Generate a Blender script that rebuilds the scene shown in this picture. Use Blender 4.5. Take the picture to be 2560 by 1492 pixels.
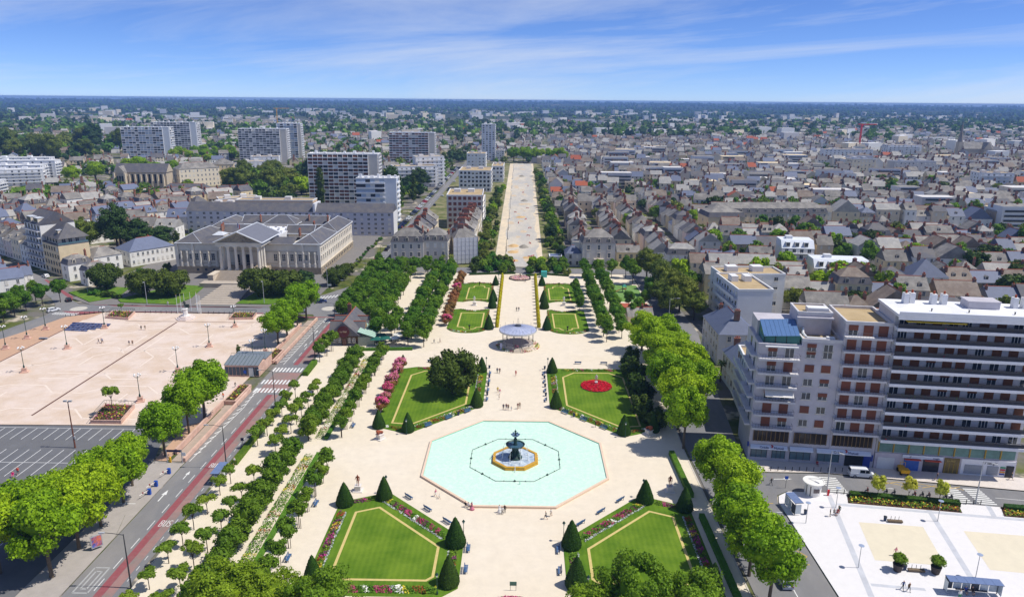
import bpy, math, random
import numpy as np
from mathutils import Vector, Matrix
PI = math.pi
for o in list(bpy.data.objects): bpy.data.objects.remove(o)
S = bpy.context.scene
COL = S.collection

# ---------------------------------------------------------------- camera
CAM_H = 75.0
cd = bpy.data.cameras.new('camera'); cam = bpy.data.objects.new('camera', cd); COL.objects.link(cam)
cd.sensor_fit = 'HORIZONTAL'; cd.sensor_width = 36.0; cd.lens = 36.0 * 1820 / 2560
cd.clip_start = 1.0; cd.clip_end = 90000
pitch = math.atan(496 / 1820.0)
cam.location = (0.7, 0, CAM_H)
cam.matrix_world = (Matrix.Translation((0.7, 0, CAM_H)) @ Matrix.Rotation(0.0118, 4, 'Z') @
     Matrix.Rotation(PI / 2 - pitch, 4, 'X') @ Matrix.Rotation(0.0085, 4, 'Z'))
S.camera = cam

# ---------------------------------------------------------------- sun, sky, exposure
SUN_EL = math.radians(58); SX, SY = 0.999, -0.045
sl = bpy.data.lights.new('sun', 'SUN'); sl.energy = 4.4; sl.angle = math.radians(0.53); sl.color = (1.0, 0.955, 0.88)
sun = bpy.data.objects.new('sun', sl); COL.objects.link(sun)
sdir = Vector((SX * math.cos(SUN_EL), SY * math.cos(SUN_EL), math.sin(SUN_EL)))
sun.rotation_euler = sdir.to_track_quat('Z', 'Y').to_euler(); sun.location = (100, 0, 200)

W = bpy.data.worlds.new('World'); S.world = W; W.use_nodes = True
nt = W.node_tree; nt.nodes.clear()
def N(t, kind, **kw):
 n = t.nodes.new(kind)
 for k, v in kw.items():
  if k in n.inputs: n.inputs[k].default_value = v
  else: setattr(n, k, v)
 return n
wo = N(nt, 'ShaderNodeOutputWorld'); bg = N(nt, 'ShaderNodeBackground'); bg.inputs[1].default_value = 0.092
sky = N(nt, 'ShaderNodeTexSky', sky_type='NISHITA', sun_disc=False, sun_elevation=SUN_EL,
  sun_rotation=math.atan2(SX, SY), altitude=3000.0, air_density=0.8, dust_density=0.0, ozone_density=10.0)
hs = N(nt, 'ShaderNodeHueSaturation', Saturation=1.0, Value=1.0)
tint = N(nt, 'ShaderNodeMixRGB', blend_type='MULTIPLY'); tint.inputs[0].default_value = 1.0; tint.inputs[2].default_value = (1.2, 1.21, 1.45, 1)   # camera white balance
nt.links.new(sky.outputs[0], tint.inputs[1]); nt.links.new(tint.outputs[0], hs.inputs['Color'])
# thin cirrus: wisps drawn out along the bearing and slightly tilted, over bearing and height of the view ray
tc = N(nt, 'ShaderNodeTexCoord'); sep = N(nt, 'ShaderNodeSeparateXYZ'); nt.links.new(tc.outputs['Generated'], sep.inputs[0])
az = N(nt, 'ShaderNodeMath', operation='ARCTAN2'); nt.links.new(sep.outputs['X'], az.inputs[0]); nt.links.new(sep.outputs['Y'], az.inputs[1])
cmb = N(nt, 'ShaderNodeCombineXYZ'); nt.links.new(az.outputs[0], cmb.inputs[0]); nt.links.new(sep.outputs['Z'], cmb.inputs[1])
mr = N(nt, 'ShaderNodeMapping'); mr.inputs['Rotation'].default_value = (0, 0, math.radians(-5)); nt.links.new(cmb.outputs[0], mr.inputs[0])
mp = N(nt, 'ShaderNodeMapping'); mp.inputs['Scale'].default_value = (1.5, 13, 1); mp.inputs['Location'].default_value = (4.75, 2.1, 0); nt.links.new(mr.outputs[0], mp.inputs[0])
cn = N(nt, 'ShaderNodeTexNoise', Scale=1.0, Detail=9.0, Roughness=0.62, Distortion=0.7); nt.links.new(mp.outputs[0], cn.inputs[0])
cr = N(nt, 'ShaderNodeMapRange'); cr.inputs['From Min'].default_value = 0.43; cr.inputs['From Max'].default_value = 0.78; cr.inputs['To Max'].default_value = 0.75
nt.links.new(cn.outputs[0], cr.inputs[0])
mx = N(nt, 'ShaderNodeMixRGB'); mx.inputs[2].default_value = (7.6, 8.3, 9.6, 1)
nt.links.new(cr.outputs[0], mx.inputs[0]); nt.links.new(hs.outputs[0], mx.inputs[1])
nt.links.new(mx.outputs[0], bg.inputs[0]); nt.links.new(bg.outputs[0], wo.inputs[0])

S.view_settings.view_transform = 'Standard'; S.view_settings.look = 'None'
S.view_settings.exposure = 0.0; S.view_settings.gamma = 1.0
S.view_settings.use_curve_mapping = False
S.cycles.max_bounces = 6; S.cycles.diffuse_bounces = 3; S.cycles.glossy_bounces = 2; S.cycles.transmission_bounces = 3
S.cycles.transparent_max_bounces = 6; S.cycles.volume_bounces = 0; S.cycles.caustics_reflective = False; S.cycles.caustics_refractive = False

# ---------------------------------------------------------------- materials
def lin(c): return tuple(((v / 255.0) / 12.92 if v <= 10 else ((v / 255.0 + 0.055) / 1.055) ** 2.4) for v in c)
MATS = {}
def M(name, rgb, rough=0.8, var=0.12, scale=0.6, rand=0.0, metal=0.0, spec=0.3, bump=0.0, rgb2=None, mixscale=0.2, world=True, detail=5, mixlo=0.42, mixhi=0.62, stretch=None):
 """principled material; colour broken up by noise (wear, stains), rgb2 = second colour in large patches, rand = object to object"""
 if name in MATS: return MATS[name]
 m = bpy.data.materials.new(name); m.use_nodes = True; t = m.node_tree; b = t.nodes['Principled BSDF']
 b.inputs['Roughness'].default_value = rough; b.inputs['Metallic'].default_value = metal; b.inputs['Specular IOR Level'].default_value = spec
 base = lin(rgb)
 if world: src = N(t, 'ShaderNodeNewGeometry').outputs['Position']
 else: src = N(t, 'ShaderNodeTexCoord').outputs['Object']
 if stretch:
  mpn = N(t, 'ShaderNodeMapping'); mpn.inputs['Scale'].default_value = stretch; t.links.new(src, mpn.inputs[0]); src = mpn.outputs[0]
 col = N(t, 'ShaderNodeRGB'); col.outputs[0].default_value = (*base, 1); cur = col.outputs[0]
 if rgb2 is not None:
  n2 = N(t, 'ShaderNodeTexNoise', Scale=mixscale, Detail=6.0, Roughness=0.65); t.links.new(src, n2.inputs[0])
  r2 = N(t, 'ShaderNodeMapRange'); r2.inputs['From Min'].default_value = mixlo; r2.inputs['From Max'].default_value = mixhi; t.links.new(n2.outputs[0], r2.inputs[0])
  mm = N(t, 'ShaderNodeMixRGB'); mm.inputs[2].default_value = (*lin(rgb2), 1); t.links.new(r2.outputs[0], mm.inputs[0]); t.links.new(cur, mm.inputs[1]); cur = mm.outputs[0]
 if var > 0:
  n1 = N(t, 'ShaderNodeTexNoise', Scale=scale, Detail=detail, Roughness=0.7); t.links.new(src, n1.inputs[0])
  r1 = N(t, 'ShaderNodeMapRange'); r1.inputs['From Min'].default_value = 0.3; r1.inputs['From Max'].default_value = 0.7
  r1.inputs['To Min'].default_value = 1 - var; r1.inputs['To Max'].default_value = 1 + var * 0.7; t.links.new(n1.outputs[0], r1.inputs[0])
  mu = N(t, 'ShaderNodeMixRGB', blend_type='MULTIPLY'); mu.inputs[0].default_value = 1; t.links.new(cur, mu.inputs[1]); t.links.new(r1.outputs[0], mu.inputs[2]); cur = mu.outputs[0]
  if bump > 0:
   bp = N(t, 'ShaderNodeBump', Strength=bump, Distance=0.1); t.links.new(n1.outputs[0], bp.inputs['Height']); t.links.new(bp.outputs[0], b.inputs['Normal'])
 if rand > 0:
  oi = N(t, 'ShaderNodeObjectInfo'); hv = N(t, 'ShaderNodeHueSaturation')
  r3 = N(t, 'ShaderNodeMapRange'); r3.inputs['To Min'].default_value = 1 - rand; r3.inputs['To Max'].default_value = 1 + rand; t.links.new(oi.outputs['Random'], r3.inputs[0])
  t.links.new(r3.outputs[0], hv.inputs['Value']); t.links.new(cur, hv.inputs['Color'])
  cur = hv.outputs[0]
 t.links.new(cur, b.inputs['Base Color'])
 MATS[name] = m; return m
def LEAF(name, rgb, rgb2, trans=0.30, rand=0.15, scale=0.35):
 """foliage: two greens in noise clumps, a little light through the leaves"""
 if name in MATS: return MATS[name]
 m = bpy.data.materials.new(name); m.use_nodes = True; t = m.node_tree; t.nodes.clear()
 out = N(t, 'ShaderNodeOutputMaterial'); g = N(t, 'ShaderNodeNewGeometry')
 n1 = N(t, 'ShaderNodeTexNoise', Scale=scale, Detail=4.0, Roughness=0.7); t.links.new(g.outputs['Position'], n1.inputs[0])
 r1 = N(t, 'ShaderNodeMapRange'); r1.inputs['From Min'].default_value = 0.35; r1.inputs['From Max'].default_value = 0.65; t.links.new(n1.outputs[0], r1.inputs[0])
 # each leaf spray its own shade
 ad = N(t, 'ShaderNodeMath', operation='MULTIPLY_ADD'); ad.inputs[1].default_value = 0.7; t.links.new(g.outputs['Random Per Island'], ad.inputs[0])
 hf = N(t, 'ShaderNodeMath', operation='MULTIPLY'); hf.inputs[1].default_value = 0.4; t.links.new(r1.outputs[0], hf.inputs[0]); t.links.new(hf.outputs[0], ad.inputs[2])
 mm = N(t, 'ShaderNodeMixRGB'); k = 1.75 if 'yew' not in name else 1.25; K = (k * 1.14, k, k * .8) if 'leaves' in name or 'green' in name else (1.35, 1.3, 1.35); mm.inputs[1].default_value = (*[a * v for a, v in zip(K, lin(rgb))], 1); mm.inputs[2].default_value = (*[a * v for a, v in zip(K, lin(rgb2))], 1); t.links.new(ad.outputs[0], mm.inputs[0])
 oi = N(t, 'ShaderNodeObjectInfo'); hv = N(t, 'ShaderNodeHueSaturation')
 r3 = N(t, 'ShaderNodeMapRange'); r3.inputs['To Min'].default_value = 1 - rand; r3.inputs['To Max'].default_value = 1 + rand; t.links.new(oi.outputs['Random'], r3.inputs[0]); t.links.new(r3.outputs[0], hv.inputs['Value'])
 r4 = N(t, 'ShaderNodeMapRange'); r4.inputs['To Min'].default_value = 0.515; r4.inputs['To Max'].default_value = 0.485; t.links.new(oi.outputs['Random'], r4.inputs[0]); t.links.new(r4.outputs[0], hv.inputs['Hue'])
 t.links.new(mm.outputs[0], hv.inputs['Color'])
 d = N(t, 'ShaderNodeBsdfPrincipled'); d.inputs['Roughness'].default_value = 0.6; d.inputs['Specular IOR Level'].default_value = 0.2; t.links.new(hv.outputs[0], d.inputs['Base Color'])
 tr = N(t, 'ShaderNodeBsdfTranslucent'); t.links.new(hv.outputs[0], tr.inputs[0])
 ms = N(t, 'ShaderNodeMixShader'); ms.inputs[0].default_value = trans; t.links.new(d.outputs[0], ms.inputs[1]); t.links.new(tr.outputs[0], ms.inputs[2]); t.links.new(ms.outputs[0], out.inputs[0])
 MATS[name] = m; return m
def EMIT(name, rgb, k):
 m = bpy.data.materials.new(name); m.use_nodes = True; b = m.node_tree.nodes['Principled BSDF']
 b.inputs['Emission Color'].default_value = (*lin(rgb), 1); b.inputs['Emission Strength'].default_value = k; MATS[name] = m; return m

# ---------------------------------------------------------------- mesh builder
class MB:
 def __init__(s): s.v = []; s.f = []; s.m = []
 def add(s, vs, fs, mi=0):
  k = len(s.v); s.v += vs
  for f in fs: s.f.append([i + k for i in f]); s.m.append(mi)
  return s
 def quad(s, a, b, c, d, mi=0): return s.add([a, b, c, d], [(0, 1, 2, 3)], mi)
 def poly(s, pts, z, mi=0): return s.add([(p[0], p[1], z) for p in pts], [tuple(range(len(pts)))], mi)
 def prism(s, pts, z0, z1, mi=0, mtop=None, bottom=False):
  n = len(pts)
  area = sum(pts[i][0] * pts[(i + 1) % n][1] - pts[(i + 1) % n][0] * pts[i][1] for i in range(n))
  if area < 0: pts = pts[::-1]
  k = len(s.v); s.v += [(p[0], p[1], z0) for p in pts] + [(p[0], p[1], z1) for p in pts]
  for i in range(n):
   j = (i + 1) % n; s.f.append([k + i, k + j, k + n + j, k + n + i]); s.m.append(mi)
  s.f.append([k + n + i for i in range(n)]); s.m.append(mi if mtop is None else mtop)
  if bottom: s.f.append([k + i for i in range(n)][::-1]); s.m.append(mi)
  return s
 def box(s, cx, cy, z0, sx, sy, h, mi=0, rz=0, mtop=None):
  c, n = math.cos(rz), math.sin(rz)
  p = [(cx + x * c - y * n, cy + x * n + y * c) for x, y in ((-sx / 2, -sy / 2), (sx / 2, -sy / 2), (sx / 2, sy / 2), (-sx / 2, sy / 2))]
  return s.prism(p, z0, z0 + h, mi, mtop, True)
 def lathe(s, prof, n=12, mi=0, cx=0, cy=0, cap=True, ph=0.0):
  k = len(s.v)
  for r, z in prof:
   for i in range(n):
    a = 2 * PI * i / n + ph; s.v.append((cx + r * math.cos(a), cy + r * math.sin(a), z))
  for q in range(len(prof) - 1):
   for i in range(n):
    j = (i + 1) % n; s.f.append([k + q * n + i, k + q * n + j, k + (q + 1) * n + j, k + (q + 1) * n + i]); s.m.append(mi)
  if cap:
   s.f.append([k + (len(prof) - 1) * n + i for i in range(n)]); s.m.append(mi)
   s.f.append([k + i for i in range(n)][::-1]); s.m.append(mi)
  return s
 def tube(s, pts, r, n=6, mi=0, r1=None):
  pts = [Vector(p) for p in pts]; k = len(s.v); m = len(pts); r1 = r if r1 is None else r1
  for q, p in enumerate(pts):
   d = (pts[min(q + 1, m - 1)] - pts[max(q - 1, 0)]).normalized()
   up = Vector((0, 0, 1)) if abs(d.z) < 0.9 else Vector((1, 0, 0)); a = d.cross(up).normalized(); b = d.cross(a)
   rr = r + (r1 - r) * q / max(1, m - 1)
   for i in range(n):
    t = 2 * PI * i / n; s.v.append(tuple(p + a * rr * math.cos(t) + b * rr * math.sin(t)))
  for q in range(m - 1):
   for i in range(n):
    j = (i + 1) % n; s.f.append([k + q * n + i, k + q * n + j, k + (q + 1) * n + j, k + (q + 1) * n + i]); s.m.append(mi)
  s.f.append([k + i for i in range(n)][::-1]); s.m.append(mi); s.f.append([k + (m - 1) * n + i for i in range(n)]); s.m.append(mi)
  return s
 def gable(s, cx, cy, z, sx, sy, h, mi=0, rz=0, over=0.3, hip=0.0, wall=None):
  """pitched roof, ridge along local x; hip = how far the ridge ends are pulled in; gable triangles take material wall"""
  c, n = math.cos(rz), math.sin(rz); X, Y = sx / 2 + over * (1 if hip else 0.35), sy / 2 + over
  dz = -over * h / (sy / 2)
  def P(x, y, q): return (cx + x * c - y * n, cy + x * n + y * c, q)
  k = len(s.v); hx = X - hip
  s.v += [P(-X, -Y, z + dz), P(X, -Y, z + dz), P(X, Y, z + dz), P(-X, Y, z + dz), P(-hx, 0, z + h), P(hx, 0, z + h)]
  for f in ([0, 1, 5, 4], [2, 3, 4, 5]): s.f.append([k + i for i in f]); s.m.append(mi)
  for f in ([1, 2, 5], [3, 0, 4]): s.f.append([k + i for i in f]); s.m.append(mi if hip or wall is None else wall)
  return s
 def mesh(s, name, mats, smooth=False):
  me = bpy.data.meshes.new(name); me.from_pydata(s.v, [], s.f)
  for m in (mats if isinstance(mats, (list, tuple)) else [mats]): me.materials.append(m)
  if any(s.m): me.polygons.foreach_set('material_index', s.m)
  if smooth: me.polygons.foreach_set('use_smooth', [True] * len(me.polygons))
  return me
def link(o, parent=None):
 COL.objects.link(o)
 if parent is not None: o.parent = parent
 return o
def obj(name, mb, mats, parent=None, loc=None, rz=0, smooth=False):
 me = mb.mesh(name, mats, smooth) if isinstance(mb, MB) else mb
 o = bpy.data.objects.new(name, me)
 if loc is not None: o.location = loc
 if rz: o.rotation_euler = (0, 0, rz)
 return link(o, parent)
def tag(o, label, cat=None, group=None, kind=None):
 if label: o['label'] = label
 if cat: o['category'] = cat
 if group: o['group'] = group
 if kind: o['kind'] = kind
 return o
def struct(name, mb, mats, label=None, parent=None):
 o = obj(name, mb, mats, parent)
 if parent is None: o['kind'] = 'structure'
 if label: o['label'] = label
 return o
def thing(name, label, cat, loc=(0, 0, 0), rz=0, group=None):
 o = bpy.data.objects.new(name, None); COL.objects.link(o); o.location = loc; o.rotation_euler = (0, 0, rz); o.empty_display_size = 0.5
 return tag(o, label, cat, group)
def dup(root, loc, rz=0, label=None, group=None, sc=None):
 r = root.copy(); COL.objects.link(r); r.location = loc; r.rotation_euler = (0, 0, rz)
 if sc is not None: r.scale = (sc, sc, sc) if not isinstance(sc, tuple) else sc
 if label: r['label'] = label
 if group: r['group'] = group
 for ch in KIDS.get(root.name, root.children):
  c = ch.copy(); COL.objects.link(c); c.parent = r
  for g in ch.children:
   d = g.copy(); COL.objects.link(d); d.parent = c
 return r
KIDS = {}
ORD = ['first', 'second', 'third', 'fourth', 'fifth', 'sixth', 'seventh', 'eighth', 'ninth', 'tenth', 'eleventh', 'twelfth', 'thirteenth', 'fourteenth', 'fifteenth', 'sixteenth', 'seventeenth', 'eighteenth', 'nineteenth', 'twentieth',
    'twenty-first', 'twenty-second', 'twenty-third', 'twenty-fourth', 'twenty-fifth', 'twenty-sixth', 'twenty-seventh', 'twenty-eighth', 'twenty-ninth', 'thirtieth']
def od(i): return ORD[i] if i < len(ORD) else str(i + 1) + 'th'
def inpoly(x, y, P):
 r = False; n = len(P); j = n - 1
 for i in range(n):
  if (P[i][1] > y) != (P[j][1] > y) and x < (P[j][0] - P[i][0]) * (y - P[i][1]) / (P[j][1] - P[i][1]) + P[i][0]: r = not r
  j = i
 return r
def offset_poly(P, d):
 """inset a polygon by d (mitred)"""
 n = len(P); A = sum(P[i][0] * P[(i + 1) % n][1] - P[(i + 1) % n][0] * P[i][1] for i in range(n)); sg = 1 if A > 0 else -1
 out = []
 for i in range(n):
  p0, p1, p2 = Vector(P[i - 1][:2]), Vector(P[i][:2]), Vector(P[(i + 1) % n][:2])
  d1 = (p1 - p0).normalized(); d2 = (p2 - p1).normalized(); n1 = Vector((-d1.y, d1.x)) * sg; n2 = Vector((-d2.y, d2.x)) * sg
  b = (n1 + n2); k = d / max(0.3, (1 + n1.dot(n2))); out.append((p1.x + b.x * k, p1.y + b.y * k))
 return out
def ring(mb, P, d0, d1, z, mi=0, h=None):
 """closed band between two insets of a polygon, flat at z or raised by h"""
 A, B = offset_poly(P, d0), offset_poly(P, d1); n = len(P)
 for i in range(n):
  j = (i + 1) % n
  if h is None: mb.quad((*A[i], z), (*A[j], z), (*B[j], z), (*B[i], z), mi)
  else:
   mb.quad((*A[i], z), (*A[j], z), (*A[j], z + h), (*A[i], z + h), mi); mb.quad((*A[i], z + h), (*A[j], z + h), (*B[j], z + h), (*B[i], z + h), mi)
   mb.quad((*B[j], z), (*B[i], z), (*B[i], z + h), (*B[j], z + h), mi)
 return mb
def fast_mesh(name, V, nper, mats, midx=None, smooth=False):
 """mesh of many separate n-gons from an (N*nper,3) array"""
 n = len(V) // nper; me = bpy.data.meshes.new(name)
 me.vertices.add(len(V)); me.vertices.foreach_set('co', np.ascontiguousarray(V, dtype=np.float32).ravel())
 me.loops.add(len(V)); me.loops.foreach_set('vertex_index', np.arange(len(V), dtype=np.int32))
 me.polygons.add(n); me.polygons.foreach_set('loop_start', np.arange(0, len(V), nper, dtype=np.int32)); me.polygons.foreach_set('loop_total', np.full(n, nper, dtype=np.int32))
 for m in (mats if isinstance(mats, (list, tuple)) else [mats]): me.materials.append(m)
 if midx is not None: me.polygons.foreach_set('material_index', np.ascontiguousarray(midx, dtype=np.int32))
 me.update(); me.validate(); return me
def leaf_quads(P, Nrm, size, rng):
 """leaf sprays: a quad at each point, roughly facing its normal"""
 n = len(P); R = rng.normal(size=(n, 3)); Nn = Nrm + 0.45 * R; Nn /= np.linalg.norm(Nn, axis=1)[:, None] + 1e-9
 T = np.cross(Nn, rng.normal(size=(n, 3))); T /= np.linalg.norm(T, axis=1)[:, None] + 1e-9; B = np.cross(Nn, T)
 s = (size * rng.uniform(0.6, 1.35, n))[:, None] * 0.5; w = rng.uniform(0.55, 1.0, n)[:, None]
 V = np.empty((n, 4, 3)); V[:, 0] = P - T * s; V[:, 1] = P - B * s * w + T * s * 0.15; V[:, 2] = P + T * s; V[:, 3] = P + B * s * w + T * s * 0.15
 return V.reshape(-1, 3)
def scatter_poly(P, dens, rng):
 xs = [p[0] for p in P]; ys = [p[1] for p in P]; a = (max(xs) - min(xs)) * (max(ys) - min(ys))
 out = []
 for _ in range(int(a * dens)):
  x, y = rng.uniform(min(xs), max(xs)), rng.uniform(min(ys), max(ys))
  if inpoly(x, y, P): out.append((x, y))
 return out

# ================================================================ the setting: ground, roads, pavements
def ground_mat():
 m = bpy.data.materials.new('ground'); m.use_nodes = True; t = m.node_tree; b = t.nodes['Principled BSDF']; b.inputs['Roughness'].default_value = 0.95; b.inputs['Specular IOR Level'].default_value = 0.1
 g = N(t, 'ShaderNodeNewGeometry')
 def noise(sc, det, lo, hi, rough=0.6):
  n = N(t, 'ShaderNodeTexNoise', Scale=sc, Detail=det, Roughness=rough); t.links.new(g.outputs['Position'], n.inputs[0])
  r = N(t, 'ShaderNodeMapRange'); r.inputs['From Min'].default_value = lo; r.inputs['From Max'].default_value = hi; t.links.new(n.outputs[0], r.inputs[0]); return r.outputs[0]
 def mixc(f, a, c):
  m_ = N(t, 'ShaderNodeMixRGB'); t.links.new(f, m_.inputs[0])
  for i, q in ((1, a), (2, c)):
   if isinstance(q, tuple): m_.inputs[i].default_value = (*lin(q), 1)
   else: t.links.new(q, m_.inputs[i])
  return m_.outputs[0]
 city = mixc(noise(0.045, 6, 0.46, 0.56), (116, 112, 106), mixc(noise(0.2, 4, 0.35, 0.65), (66, 84, 30), (110, 112, 58)))
 city = mixc(noise(0.11, 3, 0.58, 0.64), city, (190, 178, 158))
 fields = mixc(noise(0.0016, 5, 0.52, 0.56), (44, 66, 24), mixc(noise(0.0022, 2, 0.45, 0.55), (150, 132, 84), (86, 104, 44)))
 fields = mixc(noise(0.004, 6, 0.44, 0.5), fields, (30, 50, 18))
 ln = N(t, 'ShaderNodeVectorMath', operation='LENGTH'); t.links.new(g.outputs['Position'], ln.inputs[0])
 r = N(t, 'ShaderNodeMapRange'); r.inputs['From Min'].default_value = 2200; r.inputs['From Max'].default_value = 3800; t.links.new(ln.outputs['Value'], r.inputs[0])
 t.links.new(mixc(r.outputs[0], city, fields), b.inputs['Base Color'])
 return m
def hill(x, y):
 d = math.hypot(x, y); k = max(0.0, min(1.0, (d - 5200) / 7000))
 return k * (35 + 9 * math.sin(x * 0.00042 + 1.3) + 5 * math.sin(x * 0.0011 + y * 0.0007) + 2.5 * math.sin(x * 0.0031))
mb = MB(); RR = [0, 60, 150, 400, 900, 1800, 3200, 5200, 6500, 8000, 9500, 11000, 12500, 14000, 14300]; NA = 144
for r in RR:
 for i in range(NA):
  a = 2 * PI * i / NA; x, y = r * math.sin(a), r * math.cos(a); mb.v.append((x, y, -0.12 + (hill(x, y) if r < 14200 else -60)))
for q in range(len(RR) - 1):
 for i in range(NA):
  j = (i + 1) % NA; mb.f.append([q * NA + i, (q + 1) * NA + i, (q + 1) * NA + j, q * NA + j][::-1]); mb.m.append(0)
struct('ground', mb, ground_mat())

asph = M('asphalt', (124, 124, 126), 0.9, 0.10, 0.5, rgb2=(138, 135, 132), mixscale=0.06, spec=0.2, stretch=(1, 0.35, 1))
asph_dark = M('asphalt_parking', (108, 109, 112), 0.9, 0.10, 0.4, rgb2=(112, 112, 113), mixscale=0.08, spec=0.2)
sand = M('sand', (227, 215, 195), 0.95, 0.075, 0.5, rgb2=(222, 208, 184), mixscale=0.05, spec=0.1, detail=8, mixlo=0.35, mixhi=0.75)
white_paint = M('road_paint', (226, 226, 222), 0.7, 0.18, 3.0)
yellow_paint = M('yellow_paint', (214, 176, 60), 0.7, 0.2, 3.0)
red_paint = M('red_surfacing', (148, 82, 86), 0.85, 0.14, 1.2, rgb2=(136, 96, 94), mixscale=0.3, mixlo=0.5, mixhi=0.72)
red_pale = M('pale_red_surfacing', (156, 122, 116), 0.9, 0.12, 0.8, rgb2=(136, 124, 118), mixscale=0.15)
plaza_m = M('plaza_paving', (221, 203, 188), 0.8, 0.06, 0.35, rgb2=(210, 188, 166), mixscale=0.12, spec=0.2, detail=8)
plaza_line = M('plaza_line', (230, 214, 198), 0.8, 0.05, 0.5)
brown_strip = M('brown_paving', (196, 160, 132), 0.85, 0.1, 0.6)
white_slab = M('white_slab', (226, 223, 222), 0.7, 0.04, 0.8, spec=0.2)
grey_slab = M('grey_slab', (196, 198, 204), 0.7, 0.14, 0.5)
cream_panel = M('stabilised_sand', (222, 212, 188), 0.9, 0.06, 0.5)
kerb_m = M('kerb_stone', (206, 198, 186), 0.8, 0.1, 1.0)
pave = M('pavement', (172, 164, 156), 0.85, 0.1, 0.5)
pink_stone = M('pink_stone', (222, 186, 166), 0.8, 0.10, 0.7, rgb2=(204, 168, 150), mixscale=0.4)

# sheets (each polygon list is one piece of the setting; pieces butt, nothing overlaps in a plane)
mb = MB()
mb.poly([(-70.2, 40), (-61.0, 40), (-61.0, 236), (-61.6, 262), (-64.6, 290), (-64.4, 960), (-69.6, 960), (-69.6, 292), (-78, 276), (-90, 262), (-90, 258.6), (-164, 259.5), (-172, 267), (-203, 300.5), (-262, 345), (-268, 338), (-209, 296), (-180, 268),
   (-172, 258), (-167.5, 246), (-171, 225), (-186, 180), (-178, 180), (-163.5, 224), (-159.5, 244), (-148, 250.3), (-74, 250.3), (-70.2, 244)], -0.02)
mb.poly([(38.3, 40), (51.2, 40), (51.2, 127), (52, 129.6), (54.5, 131.2), (63, 131.0), (100, 125.6), (150, 118.6), (150, 124.6), (100, 132.8), (65, 138.6), (50.2, 138.6), (50.2, 150), (56, 203), (60.5, 233), (60.5, 318.5), (62, 318.5), (62, 329), (-64, 329), (-64, 319), (50.5, 319), (50.5, 262), (45, 235), (41, 205), (38.3, 150)], -0.02)
mb.poly([(76, 340), (82, 340), (88, 900), (81, 900)], -0.02)
struct('road', mb, asph)
mb = MB(); mb.poly([(-175, 60), (-77.3, 60), (-77.3, 140), (-82, 157), (-175, 155.4)], 0.0); struct('car_park_surface', mb, asph_dark)
mb = MB(); mb.poly([(-77.2, 60), (-70.35, 60), (-70.35, 112), (-72.3, 119), (-77.2, 121)], 0.06)
mb.poly([(-77.2, 121.05), (-72.3, 119.05), (-70.35, 112.1), (-70.35, 139.5), (-77.2, 139.9)], 0.004)
struct('island_surface', mb, [pave])
PARK = [(-60, 40), (-60, 208), (-61, 245), (-63.6, 290), (-63.6, 317.6), (49.8, 317.6), (49.8, 262), (44.3, 235), (40, 205), (37.4, 150), (37.4, 40)]
mb = MB(); mb.poly(PARK, 0.06)
struct('park_ground', mb, sand)
mb = MB(); ring(mb, PARK, -0.25, 0.0, -0.1, 0, 0.22); struct('park_kerb', mb, kerb_m)
# big paved square on the left
mb = MB()
PLZ = [(-175, 155.6), (-82.2, 157.2), (-77, 142), (-74.4, 142), (-74.4, 238), (-91, 249.8), (-149, 249.8), (-151.2, 240), (-151.2, 160)]
mb.poly([(-151.0, 156.1), (-82.2, 157.2), (-78, 157.2), (-74.4, 160), (-74.4, 238), (-91, 249.8), (-149, 249.8), (-151.0, 238)], 0.05)
struct('plaza_surface', mb, plaza_m)
mb = MB(); mb.poly([(-175, 155.6), (-151.05, 156.1), (-151.05, 238), (-149.2, 249.6), (-159.4, 243.6), (-163.4, 224), (-178, 180)], 0.04)
mb.poly([(-77.9, 157.1), (-77.2, 140), (-74.35, 140), (-74.35, 159.9)], 0.045)
struct('plaza_edge_paving', mb, brown_strip)
mb = MB()
def stripe(mb, pts, w, z, mi=0):
 for a, b in zip(pts, pts[1:]):
  d = Vector((b[0] - a[0], b[1] - a[1])); d.normalize(); n = Vector((-d.y, d.x)) * (w / 2)
  mb.quad((a[0] - n.x, a[1] - n.y, z), (b[0] - n.x, b[1] - n.y, z), (b[0] + n.x, b[1] + n.y, z), (a[0] + n.x, a[1] + n.y, z), mi)
# labyrinth of pale bands let into the paving, mirrored about the seam
for sx in (-1, 1):
 def q(u, v): return (-117.8 + sx * u, v)
 for L in ([(31, 160.5), (13, 160.5), (8, 166), (2.2, 166)], [(31, 176), (24, 176), (19, 181), (9, 181), (4, 176), (1.4, 176)], [(14, 186), (6, 186), (2, 190), (14, 190)], [(31, 196), (20, 196), (14, 203), (14, 212), (6, 212), (1.5, 207)],
     [(31, 220), (24, 220), (18, 214), (18, 226), (10, 226), (4, 232), (1.5, 232)], [(31, 236), (12, 236), (8, 231)], [(27, 166), (27, 190), (22, 196)], [(9, 196), (9, 204), (3, 210), (3, 224)], [(22, 226), (27, 231), (27, 240)], [(16, 166), (16, 176)], [(33, 162), (33, 240)]):
  stripe(mb, [q(*p) for p in L], 0.45, 0.054)
struct('plaza_bands', mb, plaza_line)
mb = MB(); stripe(mb, [(-117.8, 161.7), (-117.8, 238.8)], 0.55, 0.058); stripe(mb, [(-151, 160), (-151, 236)], 0.5, 0.058); stripe(mb, [(-136, 239.5), (-75, 239.5)], 0.35, 0.058)
struct('plaza_drain', mb, M('drain_stone', (110, 78, 66), 0.8, 0.2, 1.0))
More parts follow.
